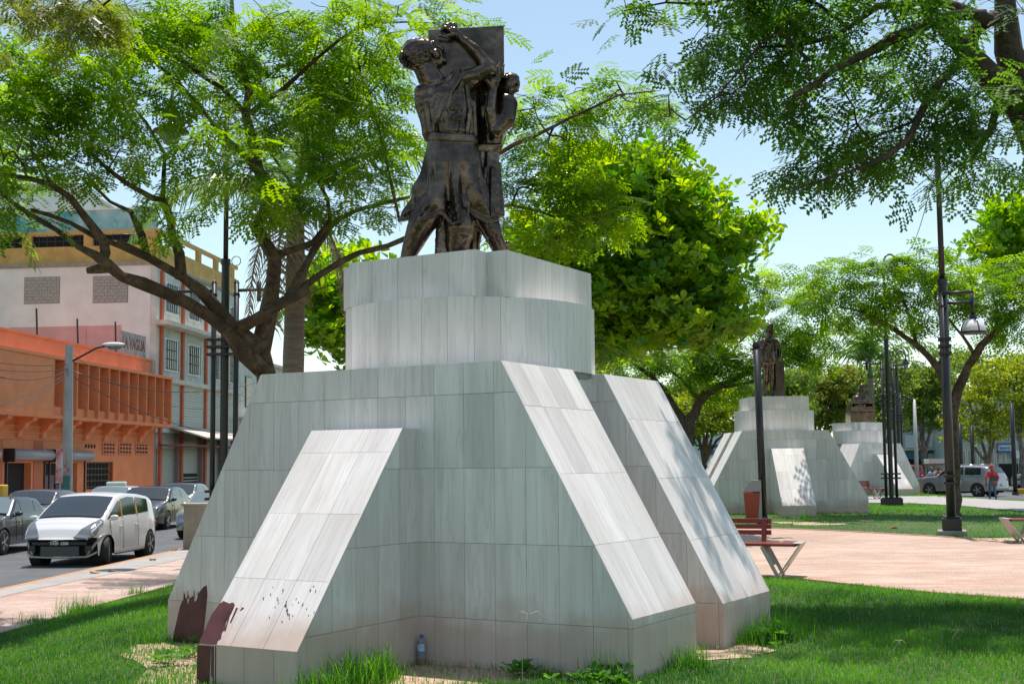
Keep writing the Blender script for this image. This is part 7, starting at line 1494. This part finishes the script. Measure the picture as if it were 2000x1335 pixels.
# stalks with seed heads, one nearly dry in front of the marble
def stalk(label, a, b, h, m, heads=4, hs=1.0):
    c = MW @ Vector((a, b, 0)); mb = MB(); top = Vector((.05, .0, h)); mb.tube([(0, 0, 0), (.0, 0, h * .5), top], [.003, .0025, .002], 5); mb.build
    for k in range(heads): an = k * 2.1 + .4; mb.tube([top, top + Vector((math.cos(an) * .05, math.sin(an) * .03, .012)) * hs_, top + Vector((math.cos(an) * .11, math.sin(an) * .06, -.035)) * hs_] if False else [top, top + Vector((math.cos(an) * .07, math.sin(an) * .04, .02)) * hs, top + Vector((math.cos(an) * .15, math.sin(an) * .08, -.05)) * hs], [.002, .003, .0015], 4)
    o = mb.build('grass_stalk', m); o.location = (c.x, c.y, 0); tag(o, label, 'weed')
M_STRAW = mat('straw', (.45, .40, .24), .8)
stalk('dry grass stalk with a drooping seed head in front of the marble', 1.75, -.55, .52, M_STRAW, 5)
q = mi @ Gt(1860, 1262); stalk('pale forked seed head standing in the right lawn', q.x, q.y, .14, M_STRAW, 4, .45); q = mi @ Gt(1745, 1290); stalk('thin seed stalk in the right lawn near the bottom', q.x, q.y, .16, M_STRAW, 3, .4)
# fallen leaves
LF = mat('fallen_leaf_brown', (.22, .08, .04), .8, var=.3, scale=20)
for k, (px, py, lab) in enumerate(((185, 1118, 'orange fallen leaf on the salmon sidewalk'), (218, 1115, 'dark fallen leaf on the sidewalk beside the orange one'), (298, 1093, 'brown fallen leaf on the concrete band by the kerb'), (340, 1074, 'small fallen leaf by the kerb nearest the pedestal'), (218, 1199, 'rust coloured fallen leaf in the left lawn'), (1745, 1031, 'orange fallen leaf in the far lawn'), (1688, 1017, 'tan fallen leaf in the far lawn'))):
    q = Gt(px, py, .03); mb = MB(); r_ = .07 if q.y > 18 else .05; V = [(r_ * math.cos(t) * 1.4, r_ * .7 * math.sin(t), .01 + .02 * math.sin(2 * t + k)) for t in np.linspace(0, 2 * math.pi, 9)[:-1]]; mb.add(V + [(a_, b_, c_ - .003) for a_, b_, c_ in V], [tuple(range(8)), tuple(range(8, 16))[::-1]] + [(i, 8 + i, 8 + (i + 1) % 8, (i + 1) % 8) for i in range(8)])
    o = mb.build('fallen_leaf', mat('fallen_leaf_orange', (.5, .2, .05), .8) if k == 0 else (bpy.data.materials['fallen_leaf_orange'] if k in (5,) else LF)); o.location = (q.x, q.y, q.z + .005); o.rotation_euler.z = k * 1.3; tag(o, lab, 'leaf')
# the plastic bottle in the inner corner
bo = MW @ Vector((.53, -.07, .008)); t = empty('water_bottle', 'clear plastic water bottle with blue cap in the inner corner of the pedestal', 'bottle', tuple(bo)); BH_ = .235
m_b, n_, l_, b_ = newmat('clear_plastic'); b_.inputs['Base Color'].default_value = (.62, .74, .80, 1); b_.inputs['Roughness'].default_value = .12; b_.inputs['Transmission Weight'].default_value = .75; b_.inputs['IOR'].default_value = 1.2
prof = [(.026, 0), (.032, .006)]
for k in range(8): prof += [(.032, .02 + k * .018), (.0295, .027 + k * .018)]
prof += [(.032, .165), (.028, .185), (.014, .207), (.013, .215)]; mb = MB(); mb.lathe(prof, n=20); mb.build('bottle_body', m_b, t, True)
mb = MB(); mb.lathe([(.0155, .213), (.0155, .236)], n=16); mb.build('cap', mat('blue_cap', (.02, .12, .42), .4), t); mb = MB(); mb.lathe([(.027, .003), (.0327, .008), (.0327, .040), (.028, .041)], n=18); mb.build('amber_liquid', mat('amber_liquid', (.38, .14, .05), .2), t)
mb = MB(); mb.lathe([(.0328, .11), (.0330, .165)], n=18); mb.build('label_wrap', mat('pale_blue_label', (.10, .35, .55), .5, col2=(.6, .7, .75), scale=30), t)
